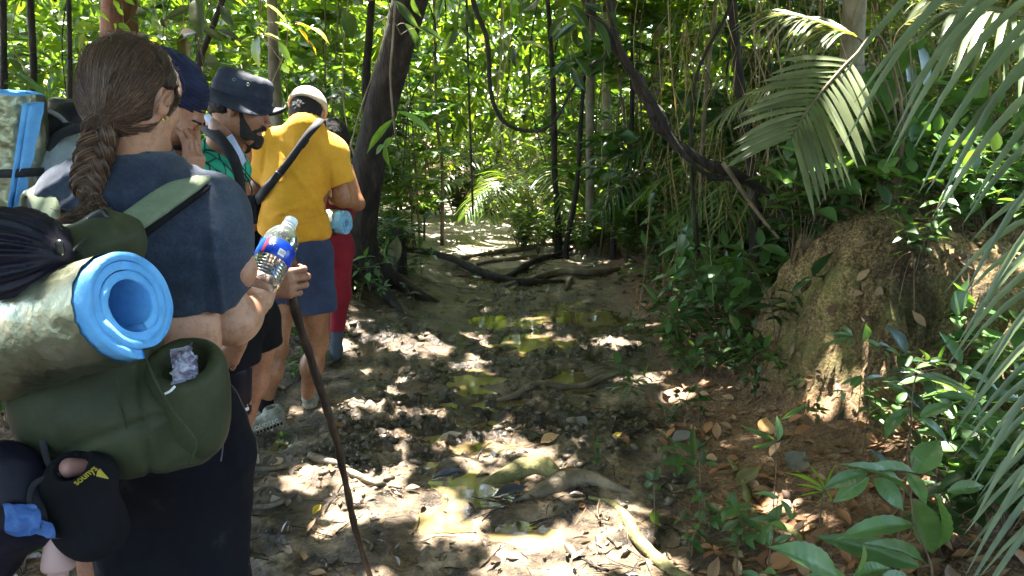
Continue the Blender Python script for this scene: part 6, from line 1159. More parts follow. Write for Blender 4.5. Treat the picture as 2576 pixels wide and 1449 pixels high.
    ribbon([P(500, 312, 2.93), P(530, 330, 2.77), P(560, 358, 2.70), P(588, 400, 2.68), P(602, 448, 2.70), P(608, 500, 2.74)], [.018, .022, .021, .019, .017, .016], [(-.4, -.3, 1), (-.2, -.6, .9), (0, -1, .6), (.3, -1, .4), (.5, -1, .2), (.5, -1, 0)], .009, 50, WEB, 'shoulder_strap', k, .002)
    mk('strap_loop', *tube([P(606, 430, 2.68), P(622, 448, 2.66), P(634, 480, 2.66), P(628, 500, 2.68)], .003, 20, 6), WEB, k)
    mk('strap_loop', *tube([P(600, 410, 2.68), P(625, 440, 2.66), P(650, 470, 2.7)], .0022, 20, 6), WEB, k)
bucket_man()
# ------------------------------------------------------------------ man in the yellow T-shirt
def yellow_man():
    P = lambda x, y, Y=3.75: at(x, y, Y); C = at(774, 292, 3.79); Mh = frame_yp(R(86), R(-26)); s = 1.0
    t = person('man in yellow T-shirt and navy shorts seen from behind', zg(P(745, 1040)))
    NB = P(770, 318, 3.72); hd = head(C, Mh, s, .005, NB, .052); SL, SR = P(682, 364, 3.76), P(834, 386, 3.74)
    EL = P(862, 500, 3.78); tors = solid([cap(loc2w(C, Mh, s, (-.03, 0, -.08)), NB, .055, .06), cap(SL, SR, .05), ell(P(745, 470), (.16, .11, .2)), ell(P(745, 640), (.15, .11, .15))], .012, .07)
    arm = solid([cap(SR, EL, .05, .042), cap(EL, P(820, 486, 4.0), .042, .028)], .008, .03); wrL = P(655, 520, 3.95); armL = solid([cap(SL, P(652, 470, 3.85), .048, .04), cap(P(652, 470, 3.85), P(700, 500, 4.05), .04, .028)], .009, .03)
    hR = hand(P(820, 486, 4.0), (-1, .6, .1), (0, 0, -1), (-.3, 1, 0), h=.005)
    hl, hr = P(712, 740), P(792, 735, 3.8); kl, kr = P(696, 870, 3.68), P(796, 860, 3.82); al, ar = P(668, 1012, 3.66), P(774, 992, 3.88)
    legs = [solid([cap(h_, k_, .078, .054), cap(k_ - [0, -.01, .03], k_ + (a_ - k_) * .45 - [0, .018, 0], .05, .056), cap(k_ + (a_ - k_) * .4 - [0, .015, 0], a_, .055, .034)], .006, .04, .02, 2) for h_, k_, a_ in ((hl, kl, al), (hr, kr, ar))]
    V, F = join([hd, tors, arm, armL, hR] + legs); mk('body', V, F, SK_LEG, t)
    YE = clothmat('yellow T-shirt', [(.56, .25, .018), (.68, .32, .026), (.76, .38, .04)], 900, .9, 4, .2)
    V, F = solid([cap(NB + [0, -.012, .0], NB - [0, 0, .06], .070, .1), cap(NB - [0, 0, .02], SR, .06, .06), cap(NB - [0, 0, .02], SL, .06, .06), cap(SL, SR, .068), ell(P(750, 430), (.168, .122, .16)), cap(P(742, 480), P(740, 575), .148, .156), ell(P(740, 580), (.168, .130, .14)), cut(cap(SR, P(860, 458, 3.75), .062, .064), plane(P(866, 460, 3.75), (.35, 0, -1))), cut(cap(SL, P(662, 440, 3.78), .066, .066), plane(P(660, 450, 3.8), (-.3, 0, -1))),
                  ('&', plane(P(736, 594), (-.16, 0, -1)), .004), ('-', cap(C, NB + [0, .01, .03], .058), .004), ('-', cap(SR, EL, .052), .004), ('&', plane(P(742, 596), (0, 0, -1)), .004)], .007, .05, .02, 2)
    sx, sy, _ = proj(V); fold = lambda x0, y0, x1, y1, w_, a_: a_ * np.exp(-((((sx - x0) * (y1 - y0) - (sy - y0) * (x1 - x0)) / math.hypot(x1 - x0, y1 - y0)) / w_) ** 2) * sstep(-.15, .15, ((sx - x0) * (x1 - x0) + (sy - y0) * (y1 - y0)) / ((x1 - x0) ** 2 + (y1 - y0) ** 2)) * (1 - sstep(.85, 1.15, ((sx - x0) * (x1 - x0) + (sy - y0) * (y1 - y0)) / ((x1 - x0) ** 2 + (y1 - y0) ** 2)))
    d = wrinkle(V, (5, 5, 5), .005, 91) + wrinkle(V, (12, 11, 9), .0015, 98) + wrinkle(V, (3, 4, 11), .0075, 93) * sstep(470, 560, sy) + fold(690, 545, 800, 500, 6, .009) + fold(700, 575, 820, 540, 5, .009) + fold(660, 500, 760, 560, 6, .006) + fold(740, 430, 790, 500, 8, .006) + fold(830, 420, 832, 560, 5, -.008) + fold(668, 350, 662, 440, 5, -.007) + fold(800, 520, 825, 590, 5, .008)
    mk('tshirt', disp(V, F, d), F, YE, t)
    NV = clothmat('navy shorts', [(.020, .028, .060), (.034, .046, .090), (.048, .062, .115)], 700, .85, 5, .1)
    V, F = solid([ell(P(742, 630), (.170, .13, .13)), cap(P(712, 640), P(702, 800), .10, .105), cap(P(785, 640), P(796, 790), .10, .105), cap(P(740, 610), P(748, 690), .14, .14), ('&', plane(P(745, 785), (.06, 0, -1)), .004), ('-', cap(hl, kl, .088, .088), .004), ('-', cap(hr, kr, .088, .088), .004)], .0075, .05, .02, 2)
    sx, sy, _ = proj(V); mk('shorts', disp(V, F, wrinkle(V, (9, 9, 2.5), .004, 95) - .012 * np.exp(-((sx - 742) / 6) ** 2) * sstep(640, 720, sy)), F, NV, t)
    # cap worn backwards
    BG = clothmat('beige cap', [(.42, .33, .22), (.55, .45, .32), (.66, .56, .42)], 900, .85, 8)
    V, F = solid([xf(ell((-.010, 0, .040), (.116, .095, .104)), C, Mh, s), ('&', xf(plane((0, 0, .028), (-.20, 0, -1)), C, Mh, s), .004), ('-', xf(ell((-.135, 0, .020), (.045, .042, .036)), C, Mh, s), .004)], .005, .02, .01, 1); cp = mk('cap', disp(V, F, -.002 * (np.abs(np.sin(np.arctan2(((V - C) @ Mh)[:, 1], ((V - C) @ Mh)[:, 0]) * 3)) < .05)), F, BG, t)
    pts = [loc2w(C, Mh, s, (-.112 + .03 * abs(q) ** 2, q * .048, .030)) for q in np.linspace(-1, 1, 9)]; ribbon(pts, .009, [-Mh[:, 0]] * 9, .002, 24, clothmat('brown cap strap', [(.25, .15, .08), (.55, .42, .28)], 400, .8, 90), 'cap_strap', cp)
    V, F = shell_hair(C, Mh, s, .005, [plane((.03, 0, 0), (1, 0, .3)), plane((0, 0, .07), (0, 0, 1)), plane((-.02, 0, -.082), (.3, 0, -1))], .005, .004, [('-', xf(ell((.006, y_, -.012), (.034, .034, .05)), C, Mh, s), .006) for y_ in (-.092, .092)]); mk('hair', V, F, HAIR_B, t)
    # sling bag
    k = thing('sling_bag', 'black sling bag strap running diagonally over the yellow T-shirt', 'bag', P(648, 560, 3.75))
    ribbon([P(812, 318, 3.80), P(808, 300, 3.70), P(798, 312, 3.60), P(772, 342, 3.565), P(735, 395, 3.575), P(700, 440, 3.60), P(665, 480, 3.62), P(646, 505, 3.68)], [.020, .020, .019, .018, .018, .022, .024], [(.3, .4, .8), (.2, .0, 1), (.1, -.7, .7), (0, -1, .4), (0, -1, .2), (-.1, -1, .1), (-.3, -1, 0), (-.7, -.8, 0)], .004, 60, WEB, 'sling_strap', k)
    for x, y, Y in ((764, 358, 3.585), (695, 446, 3.59)): mk('buckle', *solid([rbox(P(x, y, Y), (.026, .007, .018), .005, frame_yp(0, R(52)))], .003, .01, .01, 1), PLASTIC, k)
    V, F = solid([rbox(P(643, 525, 3.75), (.03, .07, .07), .02)], .006, .02, .01, 1); mk('bag_body', disp(V, F, wrinkle(V, (9, 9, 9), .003, 3)), F, BLACKN, k)
    # shoes
    SH = M('muddy grey shoe knit', [(.10, .09, .06), (.22, .21, .16), (.36, .36, .29)], 22, .85, .5, 220); SO = M('muddy pale sole', [(.12, .09, .05), (.30, .25, .15), (.42, .38, .26)], 30, .8, .6, 120); LT = smoothmat('white lettering', (.62, .62, .56), .6)
    for hx, hy, tx, ty, yy in ((722, 1062, 612, 1082, 0), (780, 1030, 768, 985, 1)):
        he, to = zg(gnd(hx, hy)), zg(gnd(tx, ty)); 
        if yy: to = he + np.array([-.06, .26, 0])
        else: he, to = zg(P(718, 1040, 3.62)) + [0, 0, .045], zg(P(612, 1075, 3.55)) + [0, 0, .004]
        U, S_, Mx = shoe(he, to, .10, .046, sole=.030); b_ = mk('shoe', *U, SH, t); s_ = mk('sole', *S_, SO, b_)
        if not yy:
            d_ = Mx[:, 0]; L = np.linalg.norm(to - he); side = Mx[:, 1] * (1 if Mx[1, 1] < 0 else -1)
            text('CLOUDTEC', he + d_ * L * .5 + Mx[:, 2] * .036 + side * .0515, -d_, Mx[:, 2], .030, LT, b_)
            holes = [solid([cap(he + d_ * L * q + Mx[:, 2] * .012 + side * .030, he + d_ * L * q + Mx[:, 2] * .012 + side * .054, .0055)], .003, .01, .008, 0) for q in np.linspace(.1, .9, 11)]; V, F = join(holes); mk('sole_holes', V, F, BLACKC, s_)
            mk('sock', *solid([cap(al + [0, 0, -.02], al + [.004, 0, .025], .042, .038)], .004, .01, .01, 1), BLACKC, t)
yellow_man()
# ------------------------------------------------------------------ the two half-hidden hikers
def red_hiker():
    P = lambda x, y, Y=4.6: at(x, y, Y); t = person('person in dark red leggings standing behind the man in yellow', zg(P(845, 900)))
    C = at(838, 352, 4.5); Mh = frame_yp(R(150), R(-25)); hd = head(C, Mh, .92, .007); NB = P(842, 400); SR = P(868, 425, 4.5); EL = P(900, 512, 4.45)
    body = solid([cap(C, NB, .045, .05), cap(P(820, 420), SR, .048), ell(P(840, 480), (.12, .1, .16)), ell(P(840, 620), (.11, .09, .10))], .012, .06); arm = solid([cap(SR, EL, .048, .038), cap(EL, P(838, 505, 4.4), .038, .026)], .007, .03)
    lg = solid([cap(P(848, 640), P(852, 750), .078, .05), cap(P(852, 750), P(846, 870), .052, .032), cap(P(820, 640, 4.75), P(815, 860, 4.8), .075, .035)], .009, .04)
    V, F = join([hd, body, arm, lg]); mk('body', V, F, SK_T, t)
    V, F = shell_hair(C, Mh, .92, .012, [plane((.05, 0, 0), (1, 0, .2))], .007, .004); mk('hair', V, F, HAIR_B, t)
    V, F = solid([ell(P(840, 510), (.135, .115, .21)), cap(P(825, 430), P(862, 430), .045), ('&', plane(P(840, 430), (0, 0, 1)), .01)], .009, .04); mk('top', V, F, clothmat('dark red top', [(.16, .015, .02), (.25, .03, .03)], 800, .9), t)
    V, F = solid([ell(P(838, 615), (.13, .115, .13)), cap(P(852, 640), P(856, 740), .088, .062), cap(P(856, 740), P(848, 835), .062, .046), cap(P(818, 640, 4.75), P(815, 830, 4.8), .085, .045), ('&', plane(P(845, 832), (0, 0, -1)), .004)], .007, .05, .02, 2); mk('leggings', V, F, clothmat('dark red leggings', [(.16, .008, .016), (.23, .014, .024), (.29, .024, .034)], 800, .75, 4, .1), t)
    mk('sock', *solid([cap(P(849, 820), P(845, 893), .040, .036)], .006, .01, .01, 1), clothmat('grey blue sock', [(.05, .06, .075), (.09, .1, .12)], 500, .9), t)
    U, S_, _ = shoe(zg(P(856, 895, 4.75)), zg(P(838, 905, 4.75)) + [-.03, -.24, 0], .10, .046, h=.006); b_ = mk('shoe', *U, M('muddy dark shoe', [(.05, .045, .03), (.14, .12, .08)], 30, .85, .4), t); mk('sole', *S_, M('olive muddy sole', [(.1, .09, .05), (.2, .18, .11)], 30, .85, .4), b_)
    foam_mat('sleeping_mat', 'small foil-wrapped blue mat carried behind the red leggings', at(871, 563, 4.35), (.93, -.36, 0), r=.078, L=.34, r0=.022, turns=3.4, foam=FOAM2, foil_from=.05, seed=7, rot=1.)
red_hiker()
def side_hiker():
    P = lambda x, y, Y=4.2: at(x, y, Y); t = person('half-hidden person with dark hair between the bucket hat man and yellow T-shirt', zg(P(632, 960)))
    C = at(616, 372, 4.2); Mh = frame_yp(R(10), R(-48)); hd = head(C, Mh, .92, .006); NB = P(585, 415); SR = P(618, 470, 4.1)
    b_ = solid([cap(C, NB, .048, .05), cap(NB, SR, .05), ell(P(590, 560), (.13, .12, .2)), ell(P(590, 700), (.13, .12, .15)), cap(P(600, 740), P(640, 1000), .07, .04)], .011, .06); arm = solid([cap(SR, P(636, 560, 4.05), .05, .042), cap(P(636, 560, 4.05), P(690, 520, 4.2), .04, .028)], .008, .03)
    V, F = join([hd, b_, arm]); mk('body', V, F, SK_T, t)
    V, F = shell_hair(C, Mh, .92, .010, [plane((.045, 0, 0), (1, 0, .2)), plane((0, 0, -.03), (.2, 0, -1))], .006, .004, [('-', xf(ell((.0, -.085, -.012), (.024, .03, .042)), C, Mh, .92), .006)]); mk('hair', V, F, HAIR_B, t)
    V, F = solid([ell(P(600, 590), (.13, .13, .2)), cap(P(590, 700), P(592, 820), .13, .13)], .01, .04); mk('tank_top', V, F, BLACKC, t)
side_hiker()
# ================================================================== PLANTS CLOSE TO THE PATH
def hit(px, py, y1=14.0):
    """point of the terrain seen at a pixel"""
    ys = np.linspace(1.3, y1, 900); u = (px - 1288) / FPX; v = -(py - 724.5) / FPX; d = np.array([u, math.cos(PITCH) + v * math.sin(PITCH), -math.sin(PITCH) + v * math.cos(PITCH)])
    P = np.array([0, 0, CAM_H]) + d * (ys / d[1])[:, None]; h = H(P[:, 0], P[:, 1], False); k = np.argmax(P[:, 2] < h); p = P[k if P[k, 2] < h[k] else -1].copy(); p[2] = hz(p[0], p[1]); return p
LB = quilt_tpl(22, 3, 7, amp=.006); LBQ = quilt_tpl(); LS = leaf_tpl(5, .3, .2, .85, 1)
def vein_leafmat(name, cols, trans, rough, veins=16.):
    return leafmat(name, cols, trans, rough)
LQ = leafmat('quilted leaf', [(.065, .14, .045), (.09, .18, .06), (.12, .22, .07)], .28, .34, tcol=1.3)
LLIME = leafmat('lime leaf', [(.16, .30, .04), (.20, .36, .05)], .45, .4, tcol=1.4)
LOLIVE = leafmat('olive leaf', [(.14, .13, .05), (.18, .16, .07)], .2, .45, tcol=1.)
def pleaf(L, Y, g, tilt=.75, quilt=0.0, tpl=None, dy=.05):
    """leaves given as (base x, base y, tip x, tip y, full width) in picture pixels, at depth about Y"""
    tpl = tpl or LB; P, D, N, LL, WW = [], [], [], [], []
    for bx, by, tx, ty, w_ in L:
        j = g.normal() * dy * .4; b = at(bx, by, Y + j); t = at(tx, ty, Y + j + g.uniform(-1, 1) * dy); d = t - b; l = np.linalg.norm(d)
        n_ = np.array([g.normal() * .25, -(1 - tilt), tilt]) + g.normal(size=3) * .12; P.append(b); D.append(d / l); N.append(n_); LL.append(l * 1.02); WW.append(w_ / FPX * Y * .46)
    V, F = leaves(np.array(P), np.array(D), np.array(N), np.array(LL), np.array(WW), tpl)
    if quilt:
        k = len(tpl[0]); u = np.tile(tpl[0][:, 0], len(P)); 
    return V, F
def sprig(name, label, stem, L, Y, mat=LDARK, cat='plant', r=.004, tilt=.6, seed=1, group=None, extra=None, smat=None, tpl=None, dy=.05, ground=True):
    g = np.random.default_rng(seed); S = [at(*s) if len(s) == 3 else at(s[0], s[1], Y) for s in stem]
    if ground: h_ = hit(stem[0][0], stem[0][1], Y + 2.5); b = S[0].copy(); b[2] = hz(b[0], b[1]) - .01; S = [b] + S[1:] if abs(S[0][2] - b[2]) < .12 else [b] + S
    t = thing(name, label, cat, S[0], group); rs = [tube(S, [r, r * .7, r * .4], 24, 6)]
    for bx, by, tx, ty, w_ in L:       # leaf stalks reach the stem
        b = at(bx, by, Y); q = spline(S, 30); k = np.argmin(np.linalg.norm(q - b, axis=1)); k = max(k - 1, 0)
        if .006 < np.linalg.norm(q[k] - b) < .5: rs.append(tube([q[k], (q[k] + b) / 2 + [0, 0, .006], b], [r * .45, r * .35], 6, 4))
    V, F = join(rs); mk('stem', V, F, smat or BARK_BROWN, t); mk('foliage', *pleaf(L, Y, g, tilt, tpl=tpl, dy=dy), mat, t); return t
def z5(L): return [(852 + a * .4997, b * .4997, 852 + c * .4997, d * .4997, w * .4997) for a, b, c, d, w in L]
def z8(L): return [(1619 + a * .5297, 682 + b * .5297, 1619 + c * .5297, 682 + d * .5297, w * .5297) for a, b, c, d, w in L]
def zc(L): return [(a * .397, b * .397, c * .397, d * .397, w * .397) for a, b, c, d, w in L]
def q8(*p): return [(1619 + a * .5297, 682 + b * .5297) for a, b in p]
# hanging boughs across the top of the picture
sprig('leafy_branch', 'twig with big dark oval leaves hanging at top centre right of the leaning tree', [(1180, -120), (1160, -20), (1150, 60)], z5([(600, 145, 525, 262, 44), (530, -10, 478, 95, 50), (640, 40, 684, 172, 42), (612, 135, 688, 212, 22), (600, 290, 715, 340, 16), (630, 320, 668, 400, 30)]), 4.2, LDARK, 'branch', tilt=.2, ground=False, seed=4)
sprig('leafy_branch', 'bough of long dark leaves hanging from the thick liana', [(1490, -120), (1470, 20), (1430, 90)], z5([(1160, 20, 1290, 155, 52), (1285, 100, 1385, 255, 54), (1140, 85, 1035, 195, 50), (1190, 120, 1095, 185, 36), (1200, 140, 1188, 255, 44), (1230, 140, 1265, 240, 40), (1150, 300, 1055, 395, 34), (1170, 340, 1235, 455, 44), (1190, 290, 1295, 400, 48), (1010, -20, 950, 60, 50), (880, 240, 885, 340, 34), (1330, 60, 1240, 10, 40), (1400, 150, 1370, 30, 30)]), 4.4, LDARK, 'branch', tilt=.2, ground=False, seed=5, dy=.15)
sprig('leafy_branch', 'single sunlit silvery leaf hanging right of the loop vine', [(1330, -80), (1312, 40), (1309, 105)], z5([(915, 212, 1068, 224, 34)]), 3.6, leafmat('silvery leaf', [(.30, .36, .30), (.34, .40, .34)], .2, .25), 'branch', r=.0025, tilt=.85, ground=False)
sprig('leafy_branch', 'leaves hanging in front of the top of the leaning tree', [(960, -60), (980, 20), (995, 60), (1010, 90)], z5([(290, 5, 392, 135, 44), (370, -20, 402, 105, 36), (330, 118, 432, 255, 60), (395, 138, 545, 192, 50), (20, 50, 92, 205, 88), (60, -30, 130, 20, 60)]), 4.0, LDARK, 'branch', tilt=.4, ground=False, seed=9, dy=.12)
sprig('leafy_branch', 'light green leaves in front of the middle of the leaning tree', [(996, 350, 4.55), (990, 300), (980, 290)], z5([(275, 600, 124, 762, 40), (292, 560, 492, 655, 46), (272, 690, 215, 752, 44), (240, 735, 238, 842, 50), (230, 730, 178, 770, 40)]), 4.5, leafmat('light green leaf', [(.10, .20, .06), (.15, .30, .05), (.04, .10, .05)], .4, .35), 'branch', r=.003, tilt=.5, ground=False, seed=11)
sprig('leafy_branch', 'white sunlit leaves above the bucket hat', [(660, -60), (655, 40), (690, 60)], zc([(1680, 25, 1832, 112, 40), (1740, 145, 1865, 165, 56), (1675, 215, 1785, 228, 44), (1610, 230, 1500, 260, 30)]), 3.5, leafmat('glossy pale leaf', [(.24, .32, .20), (.30, .38, .26)], .25, .22), 'branch', r=.003, tilt=.95, ground=False, seed=12)
sprig('leafy_branch', 'yellow and orange leaves above the beige cap', [(745, -60), (742, 20), (742, 56)], zc([(1870, 150, 1985, 160, 60), (1960, 172, 2092, 238, 44), (1890, 182, 1965, 255, 36), (1950, 250, 2025, 340, 20)]), 3.6, LYEL, 'branch', r=.003, tilt=.8, ground=False, seed=13)
sprig('leafy_branch', 'big dark quilted leaf above the bucket hat', [(668, -60), (655, 40), (652, 90)], zc([(1640, 225, 1605, 425, 120), (1760, 260, 1845, 395, 50), (1790, 400, 1830, 470, 50)]), 3.8, LDARK, 'branch', r=.003, tilt=.15, ground=False, seed=14)
sprig('leafy_branch', 'bough of broad brownish-green leaves above the beanie', [(560, -60), (520, 40), (500, 120)], zc([(1240, -10, 1255, 215, 96), (1245, 210, 1070, 235, 80), (1170, 205, 1160, 405, 92), (1290, 425, 1290, 560, 110), (1300, 400, 1390, 380, 90), (1230, 40, 1030, 110, 50), (1400, 40, 1470, 170, 60), (1270, 180, 1430, 250, 60), (1380, 190, 1520, 240, 50), (1030, 110, 1045, 200, 44)]), 4.0, leafmat('brownish green leaf', [(.04, .055, .022), (.06, .075, .03)], .25, .42), 'branch', tilt=.25, ground=False, seed=15, dy=.15)
sprig('leafy_branch', 'small bright leaves in front of the reddish-brown trunk', [(290, -50), (286, 20), (300, 60)], zc([(720, 0, 760, 60, 40), (740, 60, 790, 90, 40), (720, 150, 745, 205, 56), (750, 150, 820, 190, 44), (780, -10, 850, 20, 36), (600, 60, 700, 130, 22)]), 5.0, LLIME, 'branch', r=.003, tilt=.5, ground=False, seed=16)
sprig('leafy_branch', 'grey-green broad leaves hanging left of the braided hair', [(20, 120), (60, 190), (100, 215)], [(40, 185, 112, 232, 22), (8, 210, 60, 216, 16), (92, 130, 140, 150, 30), (20, 150, 60, 175, 20)], 4.6, LMID, 'branch', r=.003, tilt=.7, ground=False, seed=17)
sprig('hanging_leaf', 'tall olive-brown leaf standing upright beside the dark broken stump', [(988, 700), (990, 668)], [(990, 668, 996, 592, 40)], 6.6, LOLIVE, 'leaf', r=.004, tilt=.0)
# the foreground plants at lower right
PA = z8([(1290, 960, 1405, 790, 150), (1290, 960, 1060, 895, 75), (1250, 1045, 1015, 850, 84), (1060, 960, 868, 1012, 90), (1072, 980, 900, 1092, 90), (1090, 980, 1252, 1122, 120), (1280, 1205, 948, 1222, 120), (1310, 1405, 858, 1240, 150), (1335, 1395, 1138, 1240, 104), (1282, 1080, 1415, 1372, 165), (1380, 1060, 1495, 1292, 140), (1440, 1050, 1645, 998, 80), (1300, 960, 1380, 950, 60), (1255, 960, 1350, 1080, 90)])
sprig('broadleaf_plant', 'large plant with quilted green leaves at lower right, stem leaning right', [(2345, 1440), (2300, 1310), (2290, 1200), (2300, 1150)], PA, 1.95, LQ, r=.0045, tilt=.62, seed=21, dy=.10, tpl=LBQ)
sprig('broadleaf_plant', 'big-leaved plant cut by the bottom edge at right', [(2150, 1560), (2140, 1500), (2130, 1449)], z8([(930, 1460, 685, 1275, 190), (1000, 1460, 1185, 1370, 110), (960, 1450, 800, 1440, 90), (1120, 1470, 1330, 1435, 90), (1000, 1440, 1080, 1320, 90), (560, 1470, 480, 1420, 60), (640, 1460, 600, 1395, 60)]), 1.72, LQ, r=.0045, tilt=.65, seed=22, dy=.08, tpl=LBQ)
sprig('broadleaf_plant', 'sapling with smooth pointed leaves overlapping the right-edge palm leaflets', [(2285, 1150), (2292, 1060), (2300, 960), (2330, 930)], z8([(1290, 500, 1625, 552, 72), (1480, 470, 1735, 545, 104), (1380, 602, 1622, 590, 66), (1625, 612, 1808, 568, 110), (1310, 700, 1475, 795, 110), (1452, 728, 1705, 775, 92), (1240, 665, 1138, 762, 90), (1270, 655, 1160, 712, 50), (1312, 692, 1455, 622, 70), (1460, 690, 1700, 660, 50), (1160, 520, 1050, 480, 40), (1150, 540, 1240, 560, 40)]), 2.15, LSEED, r=.0035, tilt=.75, seed=23, dy=.08)
sprig('seedling', 'seedling with two lime blades and one dark blade standing among red-brown leaves', q8((628, 975), (630, 860), (622, 800)), z8([(620, 800, 478, 738, 30), (640, 805, 645, 690, 46), (615, 805, 518, 852, 34), (655, 705, 790, 620, 24)]), 2.75, LSEED, 'seedling', r=.0025, tilt=.4, seed=24)
sprig('seedling', 'seedling with upright dark paddle leaves left of the lime-bladed one', q8((270, 1150), (268, 1000), (262, 880)), z8([(245, 875, 225, 755, 48), (232, 875, 158, 798, 46), (275, 925, 292, 842, 40), (250, 990, 205, 1035, 30), (220, 880, 300, 800, 20), (290, 910, 372, 918, 26)]), 2.6, LDARK, 'seedling', r=.0025, tilt=.35, seed=25)
sprig('seedling', 'leafy seedling at bottom centre-right beside the yellowish root', q8((600, 1335), (622, 1200), (640, 1060)), z8([(640, 1082, 548, 1040, 36), (650, 1090, 722, 1182, 66), (632, 1180, 508, 1172, 40), (600, 1200, 722, 1232, 56), (602, 1232, 590, 1300, 50), (622, 1290, 700, 1250, 40), (700, 1180, 735, 1120, 30)]), 2.25, LSEED, 'seedling', r=.003, tilt=.6, seed=26)
sprig('grass_tuft', 'tuft of narrow yellow-green blades beside the quilted plant', q8((850, 1060), (850, 1040)), z8([(855, 1040, 700, 930, 14), (855, 1040, 760, 960, 12), (850, 1045, 730, 1000, 14), (860, 1040, 800, 915, 12), (860, 1045, 900, 920, 14), (850, 1050, 745, 1060, 10), (860, 1050, 830, 1110, 12), (855, 1040, 810, 1020, 12), (865, 1045, 915, 1000, 12), (870, 1045, 905, 1100, 10)]), 2.45, LLIME, 'grass', r=.003, tilt=.6, seed=27)
sprig('seedling', 'small low plant with spreading leaves at the bottom of the bank', q8((450, 1320), (450, 1280)), z8([(450, 1290, 355, 1262, 40), (450, 1300, 360, 1310, 36), (455, 1290, 440, 1220, 36), (460, 1290, 510, 1240, 46), (460, 1300, 505, 1310, 40), (450, 1300, 430, 1330, 30)]), 2.25, LDARK, 'seedling', r=.0025, tilt=.8, seed=28)
sprig('seedling', 'grey-green seedling left of the paddle-leaved seedling', q8((60, 1190), (50, 1050), (45, 980)), z8([(48, 990, 10, 950, 40), (50, 990, 75, 935, 40), (45, 1010, -10, 1010, 40), (52, 1040, 85, 1010, 40), (50, 1130, 55, 1200, 60), (45, 1080, 20, 1060, 30)]), 2.6, LDARK, 'seedling', r=.0025, tilt=.5, seed=29)
sprig('seedling', 'seedling on a long stem in front of the clay mound face', q8((1080, 520), (1060, 420), (1010, 330)), z8([(990, 300, 945, 258, 34), (1000, 310, 890, 285, 24), (985, 320, 858, 338, 30), (1000, 320, 945, 352, 30), (1050, 330, 1070, 265, 60), (1060, 330, 1130, 350, 26), (1070, 350, 1130, 380, 24), (1100, 350, 1190, 350, 30), (1150, 370, 1240, 392, 34), (1140, 380, 1180, 415, 30)]), 2.95, LSEED, 'seedling', r=.0025, tilt=.6, seed=30)
sprig('seedling', 'dark-leaved twig at the right foot of the clay mound', q8((1280, 620), (1290, 480), (1330, 400)), z8([(1330, 430, 1290, 410, 40), (1340, 425, 1350, 375, 36), (1350, 430, 1440, 410, 34), (1350, 440, 1420, 450, 34), (1280, 480, 1140, 470, 30), (1280, 500, 1210, 530, 50), (1290, 510, 1240, 440, 40), (1230, 520, 1150, 510, 36)]), 2.85, LDARK, 'seedling', r=.0025, tilt=.6, seed=31)
sprig('seedling', 'pair of small bright leaves under the mound, left of the dark-leaved twig', q8((1030, 560), (1010, 500)), z8([(1040, 500, 980, 545, 50), (1040, 505, 930, 530, 24), (935, 570, 875, 570, 16), (940, 570, 955, 620, 36), (1030, 495, 1010, 560, 30)]), 2.8, LSEED, 'seedling', r=.002, tilt=.6, seed=32)
def dried(name, label, L, Y, tilt=.6, seed=1):
    g = np.random.default_rng(seed); V, F = pleaf(L, Y, g, tilt, dy=.02); V[:, 2] += .004 * noise(V * 60); b = V.mean(0); o = mk(name, V, F, DRYM, loc=b); tag(o, label, 'dead leaf'); return o
DRYM = leafmat('dry curled leaf', [(.30, .23, .13), (.36, .28, .17), (.26, .20, .12)], .12, .6, tcol=.8)
def dleaf(px, py, L, ang, mat, label, W=.3):
    p = hit(px, py); g = np.random.default_rng(int(px)); D = np.array([[math.cos(ang), math.sin(ang), .12]]); N = np.array([[g.normal() * .3, -.35, 1]]); V, F = leaves([p + [0, 0, .012]], D, N, L, L * W, leaf_tpl(7, .6, -.25, .9, 2)); V[:, 2] += .006 * noise(V * 45)
    tag(mk('dead_leaf', V, F, mat, loc=p), label, 'dead leaf')
LGREY = leafmat('grey dead leaf', [(.13, .12, .11), (.16, .15, .13)], .05, .5, tcol=.5); LTAN = leafmat('tan dead leaf', [(.42, .24, .10), (.48, .28, .12)], .15, .5, tcol=.8); LBLK = leafmat('black wet leaf', [(.02, .02, .024), (.03, .03, .034)], .03, .25, spec=.6, tcol=.5)
dleaf(2100, 985, .20, .3, LGREY, 'large grey curled dead leaf under the clay mound', .32); dleaf(2200, 990, .19, .1, DRYM, 'large pale yellow curled leaf lying right of the grey curled one', .30); dleaf(2105, 1062, .15, .1, LBLK, 'shiny black wet leaf flat on the bank below the mound', .22)
dleaf(1925, 1110, .14, 1.3, LTAN, 'upright orange-tan leaf behind the lime-bladed seedling', .30); dleaf(1985, 1190, .13, .8, LGREY, 'round grey-brown leaf left of the grass tuft', .42); dleaf(1850, 1235, .15, .6, LOLIVE, 'yellowish leaf lying by the yellowish root', .24)
dleaf(787, 1300, .055, 1.2, LYEL, 'small yellow leaf on the mud right of the boots', .26); dleaf(1690, 1120, .13, .4, LGREY, 'tan-grey leaf propped on the lower bank', .3); dleaf(1770, 920, .12, 2.2, DRYM, 'pale broad leaf caught on the slope left of the mound', .40); dleaf(1965, 770, .15, .9, DRYM, 'pale tan leaf on the left shoulder of the clay mound', .42)
